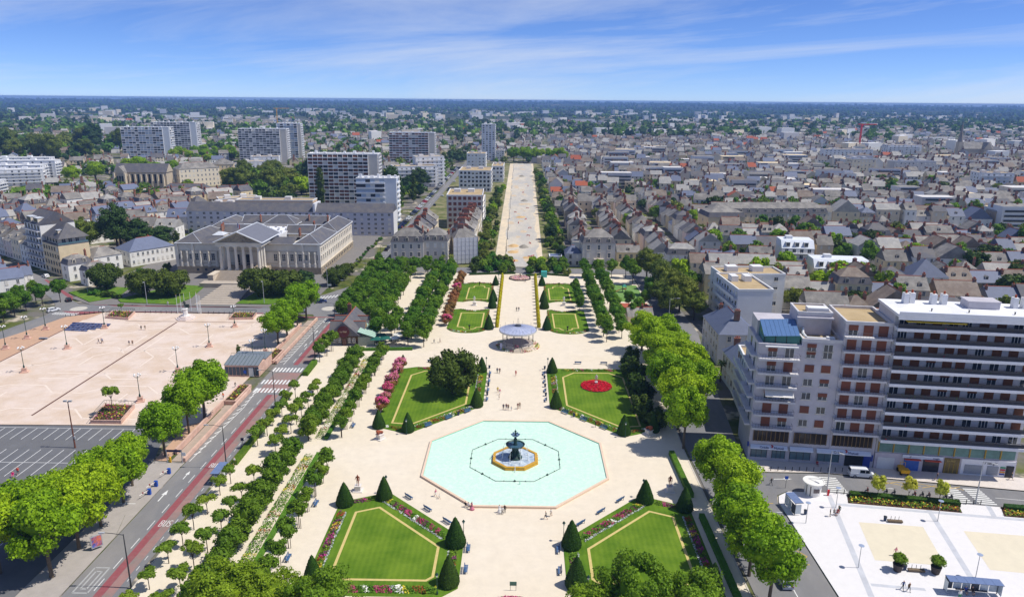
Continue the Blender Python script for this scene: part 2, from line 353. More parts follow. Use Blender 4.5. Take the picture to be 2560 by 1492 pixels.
# parking bays and road paint
mb = MB()
def bays(y0, y1, x0, x1, n, dxo):
 for i in range(n):
  x = x0 + (x1 - x0) * i / (n - 1); stripe(mb, [(x, y0), (x + dxo, y1)], 0.14, 0.005)
bays(149.2, 155.0, -135, -84, 21, 0.0); stripe(mb, [(-140, 155.2), (-82.5, 155.2)], 0.12, 0.006)
bays(138.6, 144.4, -135, -84, 21, 0.0); bays(132.6, 138.4, -135, -84, 21, 0.0); stripe(mb, [(-140, 138.5), (-84, 138.5)], 0.12, 0.006); bays(114, 120, -125, -86, 15, 0); stripe(mb, [(-130, 120.2), (-86, 120.2)], 0.12, 0.006); bays(108, 113.8, -125, -86, 15, 0)
struct('parking_lines', mb, white_paint)
mb = MB()
def dashes(x, y0, y1, ln, gap, w=0.14, mi=0, z=-0.012):
 y = y0
 while y < y1: stripe(mb, [(x, y), (x, min(y + ln, y1))], w, z, mi); y += ln + gap
dashes(-65.9, 92, 176, 3, 2.6); dashes(-65.9, 201, 245, 3, 2.6); dashes(-61.9, 100, 172, 1.2, 1.6, 0.1); stripe(mb, [(-69.6, 140), (-68.4, 168), (-69.2, 181)], 0.16, -0.012)
for i in range(15): y = 143 + i * 2.6; stripe(mb, [(-69.9 + 0.05 * i, y), (-69.0 + 0.03 * i, y + 1.5)], 0.3, -0.011)
for i in range(16): y = 201 + i * 2.7; stripe(mb, [(-69.8, y), (-68.4, y + 1.6)], 0.3, -0.011)
stripe(mb, [(-68.2, 199), (-68.0, 247)], 0.16, -0.012)
for (y0, y1) in ((178.0, 181.0), (184.0, 187.0), (193.2, 196.4)):
 for i in range(9): x = -69.5 + i * 0.98; stripe(mb, [(x, y0), (x, y1)], 0.5, -0.010)
for i in range(6): x = -67.4 + i * 0.95; stripe(mb, [(x, 240.6), (x, 244.0)], 0.45, -0.010)
for i in range(12): x = -84.5 + i * 1.15; stripe(mb, [(x, 267.5 + i * 0.55), (x + 0.35, 271.6 + i * 0.55)], 0.5, -0.010)
def arrow(x, y, rz=0, s=1.0, z=-0.010):
 c, n = math.cos(rz), math.sin(rz)
 def P(u, v): return (x + (u * c - v * n) * s, y + (u * n + v * c) * s, z)
 mb.add([P(-.12, 0), P(.12, 0), P(.12, 2.4), P(-.12, 2.4)], [(0, 1, 2, 3)]); mb.add([P(-.5, 2.4), P(.5, 2.4), P(0, 4.2)], [(0, 1, 2)])
arrow(-68.6, 124); arrow(-67.6, 132.5, 0, 0.8); arrow(-67, 228, 0, 0.9); arrow(-72.4, 123.0, PI / 2, 0.8, 0.008); arrow(-66.8, 215, 0, .7)
for i in range(10): x = -160 + i * 0.9; stripe(mb, [(x - 6, 246.4 - i * .1), (x - 6, 249)], 0.4, -0.01)
stripe(mb, [(-160, 265), (-152, 260.5), (-139, 259.2)], 0.25, -0.011); stripe(mb, [(-150, 252.2), (-120, 252.0), (-92, 252.4)], 0.12, -0.011); stripe(mb, [(-145, 254.8), (-85, 255.0)], 0.12, -0.011)
dashes(-67.0, 292, 700, 3, 5, 0.14); dashes(44.6, 60, 118, 0.01, 400); stripe(mb, [(44.9, 60), (44.9, 104), (43.6, 118)], 0.16, -0.012)
for k, (x0, dxn) in enumerate(((63.2, 3.4), (86.2, 3.2), (90.6, 3.2))):
 for i in range(8):
  y0 = (131.6 if k == 0 else 128.2) + i * 0.78 - (0 if k < 2 else 0.5); stripe(mb, [(x0, y0), (x0 + dxn, y0 - 0.35)], 0.42, -0.010)
arrow(53.5, 136.0, -PI / 2 + 0.05, 0.9); arrow(76.5, 132.8, PI / 2 - .12, 0.8); stripe(mb, [(95, 129.8), (112, 127.2)], 0.12, -0.011)
# boxed marking near the bottom of the boulevard
struct('road_markings', mb, white_paint); mb = MB()
for L in ([(-69.0, 97), (-66.6, 97), (-66.6, 103.4), (-69.0, 103.4), (-69.0, 97)], [(-68.3, 98.0), (-67.3, 98.0), (-67.3, 102.4), (-68.3, 102.4), (-68.3, 98)]): stripe(mb, L, 0.28, -0.011)
for i in range(8): x = -68.6 + i * 0.95; stripe(mb, [(x, 94), (x, 95.6)], 0.45, -0.011)
struct('faded_markings', mb, M('faded_paint', (172, 172, 170), .8, .15, 2))
mb = MB()
for (y0, y1) in ((40, 176.6), (198.8, 246.5)): mb.poly([(-65.3, y0), (-63.9, y0), (-63.9, y1), (-65.3, y1)], -0.015)
mb.poly([(-165, 250.6), (-92, 250.6), (-92, 251.5), (-148, 251.5), (-158, 246.5)], -0.014); mb.poly([(-150, 258.0), (-95, 258.0), (-95, 258.5), (-158, 259.2), (-170, 267.5), (-200, 297), (-200.8, 296.4), (-172, 267)], -0.014)
mb.poly([(-90, 246.8), (-74, 246.0), (-66, 246.8), (-61.2, 246), (-61.2, 247.2), (-74, 247.4), (-90, 248.2)], -0.006)
struct('red_bus_lane', mb, red_paint)
mb = MB(); mb.poly([(-63.85, 40), (-62.3, 40), (-62.3, 176.6), (-63.85, 176.6)], -0.0155); mb.poly([(-63.85, 200), (-61.1, 200), (-61.1, 240), (-63.85, 240)], -0.0155)
mb.poly([(-68.5, 178.0), (-61.1, 178.0), (-61.1, 192.5), (-68.5, 192.5)], -0.0165); struct('worn_lane_surfacing', mb, red_pale)
mb = MB()
for L in ([(44.6, 118.5), (48.5, 118.5)], [(45.6, 111.5), (48.6, 114.4), (46, 117)], [(47.3, 107.2), (50.4, 109.5), (48.2, 112.6)], [(47.3, 107.2), (50, 107.2)], [(46.2, 126.5), (50.2, 126.5)]): stripe(mb, L, 0.14, -0.009)
for i in range(4):
 x = 74.5 + i * 4.0; stripe(mb, [(x, 136.2 - i * .55), (x + 4.0, 134.3 - i * .55)], 0.12, -0.009); stripe(mb, [(x, 134.4 - i * .55), (x + 4.0, 135.6 - i * .55)], 0.12, -0.009)
struct('yellow_markings', mb, yellow_paint)
# BUS lettering on the lane
FONT_STROKES = {'B': [[(0, 0), (0, 1), (.6, 1), (.7, .8), (.55, .55), (0, .5)], [(.55, .52), (.75, .25), (.6, 0), (0, 0)]], 'U': [[(0, 1), (0, .2), (.2, 0), (.55, 0), (.75, .2), (.75, 1)]], 'S': [[(.75, .85), (.55, 1), (.2, 1), (0, .8), (.15, .55), (.6, .45), (.75, .2), (.55, 0), (.2, 0), (0, .15)]]}
mb = MB()
for (bx, by) in ((-64.5, 115.6), (-64.4, 137.4)):
 for i, ch in enumerate('BUS'):
  for st in FONT_STROKES[ch]: stripe(mb, [(bx + i * 0.75 + p[0] * 0.62, by + p[1] * 1.9) for p in st], 0.13, -0.008)
struct('bus_lettering', mb, white_paint)
# pale traffic-circle islands
for i, (x, y) in enumerate(((-161, 254), (-69.9, 258))):
 mb = MB(); mb.lathe([(2.9, -0.01), (2.5, 0.10), (0.01, 0.16)], 24, 0, x, y, cap=False); struct('traffic_island', mb, M('island_stone', (196, 190, 178), 0.8, 0.1, 1))
# palace forecourt
mb = MB()
mb.poly([(-172, 268), (-160, 259.6), (-90, 258.8), (-78.4, 276.4), (-78.4, 420), (-172, 420)], 0.03)
struct('forecourt', mb, M('forecourt_asphalt', (128, 124, 120), 0.9, 0.1, 0.3))
mb = MB()
for i in range(10): mb.box(-114.2, 261.5 + i * 2.4 + 1.2, 0.02, 15 - 0.25 * i, 2.36, 0.06 + 0.17 * i)
mb.box(-118.3, 288.8, 0.02, 24, 5.0, 1.8)
struct('forecourt_steps', mb, M('step_stone', (184, 172, 156), 0.85, 0.12, 0.6))
grass_m = M('grass', (90, 124, 40), 0.95, 0.16, 1.2, rgb2=(128, 144, 62), mixscale=0.25, spec=0.05, mixlo=0.5, mixhi=0.78)
for P in ([(-153, 266), (-150, 262.6), (-128.5, 260.6), (-126.5, 270), (-129, 288), (-140, 290), (-150, 274)], [(-106.4, 262.6), (-94, 262.2), (-84, 270), (-80.4, 279), (-82, 288), (-104, 288)], [(-178, 276), (-162, 262.6), (-155, 270), (-158, 284), (-168, 286)]):
 mb = MB(); mb.prism(P, 0.02, 0.28); struct('lawn', mb, grass_m)
# right-hand pavements, white square
mb = MB(); mb.poly([(50.35, 138.8), (65, 138.8), (100, 133.0), (150, 124.8), (150, 131), (103, 138.2), (50.4, 144.6), (50.35, 150)], 0.10); struct('pavement', mb, M('pale_pavement', (216, 206, 196), 0.8, 0.08, 0.6))
WSQ = [(51.4, 40), (51.4, 126.8), (52.2, 129.2), (54.6, 130.9), (63, 130.7), (100, 125.3), (150, 118.4), (150, 40)]
mb = MB(); mb.prism(WSQ, -0.1, 0.11); struct('white_square', mb, white_slab)
mb = MB(); mb.poly([(63.9, 120.2), (75.1, 119.0), (72.7, 107.3), (61.5, 108.6)], 0.118); mb.poly([(81.8, 117.8), (95, 116.2), (92.4, 104.5), (79.6, 106.4)], 0.118); struct('sand_panel', mb, cream_panel)
mb = MB(); stripe(mb, [(62.3, 130), (56.5, 99)], 0.95, 0.116); stripe(mb, [(79.6, 126.5), (74.5, 101)], 0.95, 0.1162); stripe(mb, [(62.5, 126.3), (98, 121.4)], 0.9, 0.1144); stripe(mb, [(91.6, 126.6), (90.4, 122.6)], 0.9, 0.1152); stripe(mb, [(57.8, 102), (66, 101)], .7, .1144); struct('grey_paving_bands', mb, grey_slab)
# dropped pieces of pavement beside the far crossing street and the mansions
mb = MB(); mb.poly([(-61, 329.1), (-21, 329.1), (-12, 338), (-12, 900), (-64.2, 900), (-64.2, 329.1)], 0.0); mb.poly([(11.4, 338), (21, 329.1), (62, 329.1), (62, 345), (24, 345), (24, 900), (14.4, 900)], 0.0)
struct('garden_ground', mb, M('garden_soil', (96, 104, 50), 0.95, 0.2, 0.3, rgb2=(150, 140, 104), mixscale=0.1))
# the long avenue under reconstruction
mb = MB(); mb.poly([(-11.9, 331), (11.4, 331), (14.4, 900), (-13.6, 900)], 0.02)
struct('avenue_surface', mb, M('avenue_gravel', (206, 196, 178), 0.95, 0.10, 0.3, rgb2=(184, 180, 172), mixscale=0.05, mixlo=0.40, mixhi=0.58, stretch=(1.4, 0.45, 1), detail=8))
rj = random.Random(8); mb = MB()
def ragged(x0, x1, xe0, xe1, n=46):
 A = [(x0 + (xe0 - x0) * i / n + rj.uniform(-.2, .2), 332 + 568 * i / n) for i in range(n + 1)]; B = [(x1 + (xe1 - x1) * i / n + rj.uniform(-1.3, 1.1), 332 + 568 * i / n) for i in range(n + 1)]
 for i in range(n): mb.quad((*A[i], .026), (*B[i], .026), (*B[i + 1], .026), (*A[i + 1], .026))
ragged(-11.6, -7.2, -13.3, -9.0); ragged(11.2, 9.2, 14.2, 12.0)
struct('avenue_sand_strip', mb, M('avenue_sand', (226, 208, 178), 0.95, 0.12, 0.4, rgb2=(208, 194, 170), mixscale=.12))
mb = MB()
for i in range(34):
 x, y, r = rj.uniform(-7, 9), 336 + 540 * rj.random() ** 1.5, rj.uniform(.8, 3.2); n = 9
 mb.poly([(x + r * rj.uniform(.6, 1.1) * math.cos(2 * PI * q / n), y + r * 2.2 * rj.uniform(.6, 1.1) * math.sin(2 * PI * q / n)) for q in range(n)], .022 + .0001 * i)
struct('avenue_dirt_patches', mb, M('avenue_dirt', (212, 188, 152), .95, .15, .5, rgb2=(196, 182, 162), mixscale=.3))

# ================================================================ plants: shared meshes, then individuals
L_plane = LEAF('plane_leaves', (74, 108, 12), (122, 157, 24), 0.34)
L_lime = LEAF('lime_leaves', (54, 82, 18), (88, 120, 30), 0.28)
L_young = LEAF('young_leaves', (62, 92, 24), (104, 132, 40), 0.28)
L_grid = LEAF('grid_leaves', (46, 80, 16), (84, 122, 28), 0.30)
L_dark = LEAF('dark_leaves', (34, 52, 16), (60, 82, 26), 0.2)
L_mag = LEAF('magnolia_leaves', (36, 54, 16), (74, 92, 30), 0.15)
L_olive = LEAF('olive_leaves', (56, 76, 24), (94, 110, 42), 0.25)
L_conifer = LEAF('conifer_leaves', (30, 52, 24), (52, 78, 34), 0.15)
L_fine = LEAF('locust_leaves', (66, 96, 18), (106, 136, 34), 0.35)
L_topiary = LEAF('yew_leaves', (28, 56, 14), (48, 82, 20), 0.15, 0.08)
L_gold = LEAF('golden_yew_leaves', (150, 158, 14), (190, 190, 30), 0.3, 0.06)
L_box = LEAF('box_leaves', (46, 84, 24), (70, 112, 34), 0.2, 0.08)
L_bronze = LEAF('bronze_leaves', (96, 74, 46), (124, 96, 60), 0.2, 0.1)
L_shrub = LEAF('shrub_leaves', (52, 86, 20), (100, 130, 36), 0.28, 0.25)
L_pink = LEAF('pink_blossom', (200, 104, 142), (228, 150, 180), 0.25, 0.1)
L_rose = LEAF('rose_blossom', (190, 56, 108), (222, 104, 152), 0.25, 0.12)
L_redfl = LEAF('red_flowers', (176, 14, 36), (214, 30, 60), 0.1, 0.05, 1.0)
bark = M('bark', (104, 92, 76), 0.9, 0.25, 3.0, world=False)
bark_dark = M('dark_bark', (70, 58, 46), 0.9, 0.25, 3.0, world=False)
ICO = None
def ico_np():
 global ICO
 if ICO is None:
  t = (1 + 5 ** 0.5) / 2
  v = np.array([(-1, t, 0), (1, t, 0), (-1, -t, 0), (1, -t, 0), (0, -1, t), (0, 1, t), (0, -1, -t), (0, 1, -t), (t, 0, -1), (t, 0, 1), (-t, 0, -1), (-t, 0, 1)], float); v /= np.linalg.norm(v[0])
  f = np.array([(0, 11, 5), (0, 5, 1), (0, 1, 7), (0, 7, 10), (0, 10, 11), (1, 5, 9), (5, 11, 4), (11, 10, 2), (10, 7, 6), (7, 1, 8), (3, 9, 4), (3, 4, 2), (3, 2, 6), (3, 6, 8), (3, 8, 9), (4, 9, 5), (2, 4, 11), (6, 2, 10), (8, 6, 7), (9, 8, 1)])
  ICO = (v, f)
 return ICO
def sph(n, rng):
 v = rng.normal(size=(n, 3)); return v / np.linalg.norm(v, axis=1)[:, None]
def crown_mesh(name, mat, seed, rad, zc, lobes, leaves, leaf, lobe=(0.32, 0.48), core=0.72, top=0.25, shape='round', extra=None, mix=None):
 """foliage crown: lobes on an ellipsoid, leaf sprays on the lobes' outer faces, rough inner masses that stop daylight in the middle"""
 rng = np.random.default_rng(seed); rad = np.array(rad, float)
 C = sph(lobes, rng)
 if shape == 'flat': C[:, 2] = np.abs(C[:, 2]) * 0.6 - 0.15
 k = rng.uniform(0.45, 0.78, lobes)[:, None]
 if shape == 'tall':
  C[:, 2] = rng.uniform(-1, 1, lobes); prof = np.sqrt(np.clip(1 - np.abs(C[:, 2]) ** 2.2, 0.05, 1)); C[:, :2] = sph(lobes, rng)[:, :2] * prof[:, None]; k = np.concatenate([np.full((lobes, 2), 0.55), np.full((lobes, 1), 0.88)], 1)
 if shape == 'layer':
  C[:, 2] = np.round(C[:, 2] * 3) / 3.0; C[:, :2] *= (1.15 - 0.6 * (C[:, 2:] + 1) / 2)
 C = C * k * rad
 R = rng.uniform(lobe[0], lobe[1], lobes) * min(rad[0], rad[2]) * (0.8 if shape == 'tall' else 1)
 Rz = R * (0.5 if shape == 'layer' else 0.85)
 idx = rng.integers(0, lobes, leaves); D = sph(leaves, rng); D[:, 2] += top; D /= np.linalg.norm(D, axis=1)[:, None]
 sc = np.stack([R[idx], R[idx], Rz[idx]], 1); P = C[idx] + D * sc * rng.uniform(0.72, 1.12, leaves)[:, None]
 out = P / rad; keep = np.linalg.norm(out, axis=1) > 0.42; P = P[keep]; D = D[keep]; idx = idx[keep]
 Nrm = D * 0.6 + 0.4 * (P / rad) ; P[:, 2] += zc
 V = leaf_quads(P, Nrm, leaf, rng); me_q = V.reshape(-1, 4, 3)
 mi = np.zeros(len(me_q), int)
 if mix is not None:      # blossom on the upper, sunlit lobes
  sel = (P[:, 2] - zc > mix[1] * rad[2]) & (rng.random(len(P)) < mix[2]); mi[sel] = 1
 v, f = ico_np(); tris = []
 for i in range(lobes):
  vv = v * rng.uniform(0.85, 1.1, (12, 1)) * np.array([R[i], R[i], Rz[i]]) * core + C[i] + np.array([0, 0, zc]); tris.append(vv[f].reshape(-1, 3))
 vv = v * rng.uniform(0.85, 1.1, (12, 1)) * rad * 0.5 + np.array([0, 0, zc]); tris.append(vv[f].reshape(-1, 3))
 T = np.concatenate(tris).reshape(-1, 3, 3)
 # triangles stored as quads with a doubled edge midpoint so that one array serves
 Q = np.empty((len(T), 4, 3)); Q[:, 0] = T[:, 0]; Q[:, 1] = T[:, 1]; Q[:, 2] = (T[:, 1] + T[:, 2]) / 2; Q[:, 3] = T[:, 2]
 A = np.concatenate([me_q, Q]).reshape(-1, 3); mi = np.concatenate([mi, np.zeros(len(Q), int)])
 return fast_mesh(name, A, 4, [mat] + ([mix[0]] if mix is not None else []), mi)
def trunk_mesh(name, h, r, spread, nl, seed, mat, stakes=False):
 rng = random.Random(seed); mb = MB(); mb.tube([(0, 0, -0.1), (r * .3, 0, h * 0.5), (0, r * .3, h)], r, 7, 0, r * 0.75)
 for i in range(nl):
  a = 2 * PI * i / max(1, nl) + rng.uniform(-.4, .4); L = spread * rng.uniform(.7, 1.1)
  mb.tube([(0, 0, h * rng.uniform(.82, 1)), (math.cos(a) * L * .45, math.sin(a) * L * .45, h + L * .55), (math.cos(a) * L, math.sin(a) * L, h + L * 1.15)], r * .55, 5, 0, r * .12)
 if stakes:
  for s in (-1, 1): mb.tube([(s * .35, 0, 0), (s * .35, 0, 1.9)], 0.05, 5)
 return mb.mesh(name, mat)
KINDS_TREE = {}
def tree_kind(key, n, crown_fn, trunk_fn):
 KINDS_TREE[key] = [(crown_fn(i), trunk_fn(i)) for i in range(n)]
tree_rng = random.Random(7)
def tree(key, name, label, x, y, sc=1.0, group=None, z=0.0, rz=None, cat='tree', hs=1.0):
 ks = KINDS_TREE[key]; c, t = ks[tree_rng.randrange(len(ks))]
 o = thing(name, label, cat, (x, y, z), tree_rng.uniform(0, 2 * PI) if rz is None else rz, group); r_ = tree_rng.uniform; o.scale = (sc * r_(.9, 1.1), sc * r_(.9, 1.1), sc * hs * r_(.9, 1.1))
 obj('crown', c, None, o)
 if t: obj('trunk', t, None, o)
 return o
tree_kind('plane', 4, lambda i: crown_mesh('crown_plane', L_plane, 11 + i, (5.6, 5.6, 5.0), 8.6, 40, 9000, 0.46, (0.18, 0.40)), lambda i: trunk_mesh('trunk_plane', 4.6, 0.32, 3.6, 6, i, bark))
tree_kind('young', 4, lambda i: crown_mesh('crown_young', L_young, 31 + i, (2.0, 2.0, 1.3), 3.5, 16, 1100, 0.34, (0.26, 0.5), 0.5, shape='flat'), lambda i: trunk_mesh('trunk_young', 2.4, 0.08, 1.4, 6, i, bark_dark))
tree_kind('lime', 3, lambda i: crown_mesh('crown_lime', L_lime, 41 + i, (2.5, 2.5, 2.9), 3.6, 20, 2000, 0.42, (0.28, 0.42)), lambda i: trunk_mesh('trunk_lime', 1.6, 0.13, 1.2, 4, i, bark_dark))
tree_kind('ball', 3, lambda i: crown_mesh('crown_ball', L_lime, 51 + i, (1.85, 1.85, 1.6), 3.6, 16, 1100, 0.34, (0.3, 0.42)), lambda i: trunk_mesh('trunk_ball', 2.6, 0.08, 0.8, 4, i, bark_dark, True))
tree_kind('grid', 4, lambda i: crown_mesh('crown_grid', L_grid, 61 + i, (2.75, 2.75, 3.0), 5.5, 24, 2600, 0.42, (0.22, 0.42)), lambda i: trunk_mesh('trunk_grid', 3.0, 0.14, 1.8, 5, i, bark_dark))
tree_kind('magnolia', 2, lambda i: crown_mesh('crown_magnolia', L_mag, 71 + i, (6.6, 6.6, 4.6), 4.9, 40, 6500, 0.55, (0.26, 0.40)), lambda i: trunk_mesh('trunk_magnolia', 2.0, 0.35, 4, 6, i, bark_dark))
tree_kind('oak', 3, lambda i: crown_mesh('crown_oak', L_olive, 81 + i, (6.2, 6.2, 5.2), 7.6, 40, 5200, 0.50, (0.22, 0.36)), lambda i: trunk_mesh('trunk_oak', 4.0, 0.3, 3.2, 5, i, bark_dark))
tree_kind('fine', 2, lambda i: crown_mesh('crown_fine', L_fine, 91 + i, (7.5, 7.5, 3.6), 8.2, 44, 9000, 0.36, (0.26, 0.46), 0.55), lambda i: trunk_mesh('trunk_fine', 4.6, 0.25, 4, 6, i, bark_dark))
tree_kind('cedar', 2, lambda i: crown_mesh('crown_cedar', L_conifer, 101 + i, (6.5, 6.5, 6.0), 8.0, 44, 4200, 0.6, (0.22, 0.4), 0.7, shape='layer'), lambda i: trunk_mesh('trunk_cedar', 9, 0.4, 2, 4, i, bark_dark))
tree_kind('column', 2, lambda i: crown_mesh('crown_column', L_dark, 111 + i, (2.6, 2.6, 8.5), 9.4, 34, 2600, 0.7, (0.5, 0.75), 0.7, shape='tall'), lambda i: trunk_mesh('trunk_column', 3, 0.25, .5, 2, i, bark_dark))
tree_kind('city', 5, lambda i: crown_mesh('crown_city', [L_grid, L_dark, L_plane, L_olive, L_lime][i], 121 + i, (4.2, 4.2, 4.0), 5.2, 18, 1300, 0.9, (0.3, 0.46), 0.8), lambda i: trunk_mesh('trunk_city', 2.6, 0.22, 1.5, 3, i, bark_dark))
tree_kind('shrub', 4, lambda i: crown_mesh('crown_shrub', [L_shrub, L_dark, L_box, L_olive][i], 131 + i, (1.7, 1.7, 1.3), 1.25, 14, 800, 0.34, (0.34, 0.5), 0.8), lambda i: trunk_mesh('stem_shrub', 0.6, 0.06, 0.5, 4, i, bark_dark))
tree_kind('myrtle', 3, lambda i: crown_mesh('crown_myrtle', L_bronze, 141 + i, (2.0, 2.0, 1.9), 2.5, 18, 1500, 0.32, (0.32, 0.46), 0.8, mix=([L_pink, L_rose, L_pink][i], [0.1, 0.15, 3][i], 0.85)), lambda i: trunk_mesh('stem_myrtle', 1.2, 0.09, 0.9, 5, i, bark_dark))
# clipped yew cones and golden columns
def topiary(name, mat, prof, n, leaf, seed, core):
 rng = np.random.default_rng(seed); prof = np.array(prof); zt = prof[-1, 1]
 z = zt * (1 - np.sqrt(rng.random(n))) if prof[-1, 0] < 0.2 else zt * rng.random(n)
 r = np.interp(z, prof[:, 1], prof[:, 0]); a = rng.uniform(0, 2 * PI, n); rr = r * rng.uniform(0.96, 1.03, n)
 P = np.stack([rr * np.cos(a), rr * np.sin(a), z], 1); Nn = np.stack([np.cos(a), np.sin(a), np.full(n, 0.35)], 1)
 V = leaf_quads(P, Nn, leaf, rng).reshape(-1, 4, 3)
 m = 16; Q = []
 for i in range(len(prof) - 1):
  for k in range(m):
   a0, a1 = 2 * PI * k / m, 2 * PI * (k + 1) / m; (r0, z0), (r1, z1) = prof[i], prof[i + 1]; r0 *= core; r1 *= core
   Q.append([(r0 * math.cos(a0), r0 * math.sin(a0), z0), (r0 * math.cos(a1), r0 * math.sin(a1), z0), (r1 * math.cos(a1), r1 * math.sin(a1), z1), (r1 * math.cos(a0), r1 * math.sin(a0), z1)])
 return fast_mesh(name, np.concatenate([V, np.array(Q)]).reshape(-1, 3), 4, mat)
cone_me = topiary('clipped_cone', L_topiary, [(1.45, 0), (1.72, 0.35), (1.66, 0.9), (1.2, 2.4), (0.66, 3.9), (0.2, 4.85), (0.02, 5.05)], 2600, 0.2, 5, 0.985)
gold_me = topiary('golden_column', L_gold, [(0.55, 0), (0.66, 0.5), (0.62, 1.6), (0.4, 2.5), (0.1, 3.0)], 420, 0.24, 6, 0.95)
def clipped(name, me, label, cat, x, y, sc, group): o = obj(name, me, None, None, (x, y, 0.06)); o.scale = (sc, sc, sc) if not isinstance(sc, tuple) else sc; return tag(o, label, cat, group)
def hedge_mesh(pts, w, h, mat, name, dens=26, leaf=0.22, seed=3):
 """clipped hedge along a line: solid core with a leafy skin"""
 rng = np.random.default_rng(seed); Q = []; P = []; Nn = []
 for a, b in zip(pts, pts[1:]):
  a = np.array(a, float); b = np.array(b, float); d = b - a; L = np.linalg.norm(d); d /= L; n = np.array([-d[1], d[0]])
  c = [a - n * w / 2, b - n * w / 2, b + n * w / 2, a + n * w / 2]; z0, z1 = 0.03, h
  B = [(*p, z0) for p in c]; T = [(*p, z1) for p in c]
  for i in range(4): j = (i + 1) % 4; Q.append([B[i], B[j], T[j], T[i]])
  Q.append(T)
  k = int(L * (w + 2 * h) * dens); u = rng.random(k) * L; s = rng.random(k) * (w + 2 * h)
  for uu, ss in zip(u, s):
   p = a + d * uu
   if ss < h: P.append((*(p - n * w / 2), ss)); Nn.append((*(-n), 0.3))
   elif ss < h + w: P.append((*(p + n * (ss - h - w / 2)), h)); Nn.append((0, 0, 1))
   else: P.append((*(p + n * w / 2), ss - h - w)); Nn.append((*n, 0.3))
 V = leaf_quads(np.array(P), np.array(Nn), leaf, rng).reshape(-1, 4, 3)
 return fast_mesh(name, np.concatenate([V, np.array(Q)]).reshape(-1, 3), 4, mat)
def hedge(name, label, pts, w, h, mat, dens=26, leaf=0.22, group=None, seed=3):
 return tag(obj(name, hedge_mesh(pts, w, h, mat, name, dens, leaf, seed), None), label, 'hedge', group)

FLM = [LEAF('bed_green', (52, 88, 26), (96, 128, 40), 0.25, 0.0), LEAF('bed_magenta', (150, 40, 96), (190, 80, 130), 0.2, 0.0), LEAF('bed_silver', (150, 158, 150), (196, 202, 196), 0.1, 0.0), LEAF('bed_russet', (120, 60, 36), (160, 92, 40), 0.2, 0.0),
    LEAF('bed_white', (226, 226, 210), (240, 240, 232), 0.1, 0.0), LEAF('bed_purple', (92, 40, 76), (130, 66, 104), 0.2, 0.0), LEAF('bed_yellow', (196, 176, 40), (220, 200, 80), 0.2, 0.0), L_redfl, LEAF('bed_pink', (220, 160, 170), (236, 196, 196), 0.2, 0.0)]
def flower_band(name, label, pts, w, seed, mixw, silver=0, dens=22, h=0.6, z=0.08, leaf=0.30):
 """planted border along a line: drifts of colour, taller in the middle, silver-leaved edging on one side (silver = -1/+1)"""
 rng = np.random.default_rng(seed); P = []; mi = []; cols = np.array(mixw, float); cols /= cols.sum()
 for a, b in zip(pts, pts[1:]):
  a = np.array(a, float); b = np.array(b, float); d = b - a; L = np.linalg.norm(d); d /= L; n = np.array([-d[1], d[0]]); k = int(L * w * dens)
  cl = rng.choice(len(cols), size=int(L / 0.9) + 2, p=cols)
  for _ in range(k):
   u, s = rng.random() * L, rng.uniform(-1, 1); p = a + d * u + n * s * w / 2; c = cl[int((u + 0.5 * s) / 0.9) % len(cl)] if rng.random() < 0.75 else 0
   hh = h * (1 - 0.6 * s * s) * rng.uniform(0.25, 1.0) * (0.7 + 0.6 * ((int(u / 1.7) * 7) % 5) / 5)
   if silver and s * silver > 0.62: c = 2; hh = rng.uniform(.05, .25)
   P.append((p[0], p[1], z + hh)); mi.append(c)
 P = np.array(P); Nn = np.tile([0, 0, 1.0], (len(P), 1)) + rng.normal(size=(len(P), 3)) * 0.5
 return tag(obj(name, fast_mesh(name, leaf_quads(P, Nn, leaf, rng), 4, FLM, np.array(mi)), None), label, 'flower bed', None, 'stuff')
def flower_disc(name, label, cx, cy, rx, ry, seed, mixw, n, h, z=0.08, leaf=0.28, dome=0.2):
 rng = np.random.default_rng(seed); a = rng.uniform(0, 2 * PI, n); r = np.sqrt(rng.random(n)); cols = np.array(mixw, float); cols /= cols.sum(); mi = rng.choice(len(cols), n, p=cols)
 P = np.stack([cx + rx * r * np.cos(a), cy + ry * r * np.sin(a), z + h * rng.uniform(.4, 1, n) + dome * (1 - r * r)], 1); Nn = np.tile([0, 0, 1.0], (n, 1)) + rng.normal(size=(n, 3)) * 0.4
 return tag(obj(name, fast_mesh(name, leaf_quads(P, Nn, leaf, rng), 4, FLM, mi), None), label, 'flower bed', None, 'stuff')

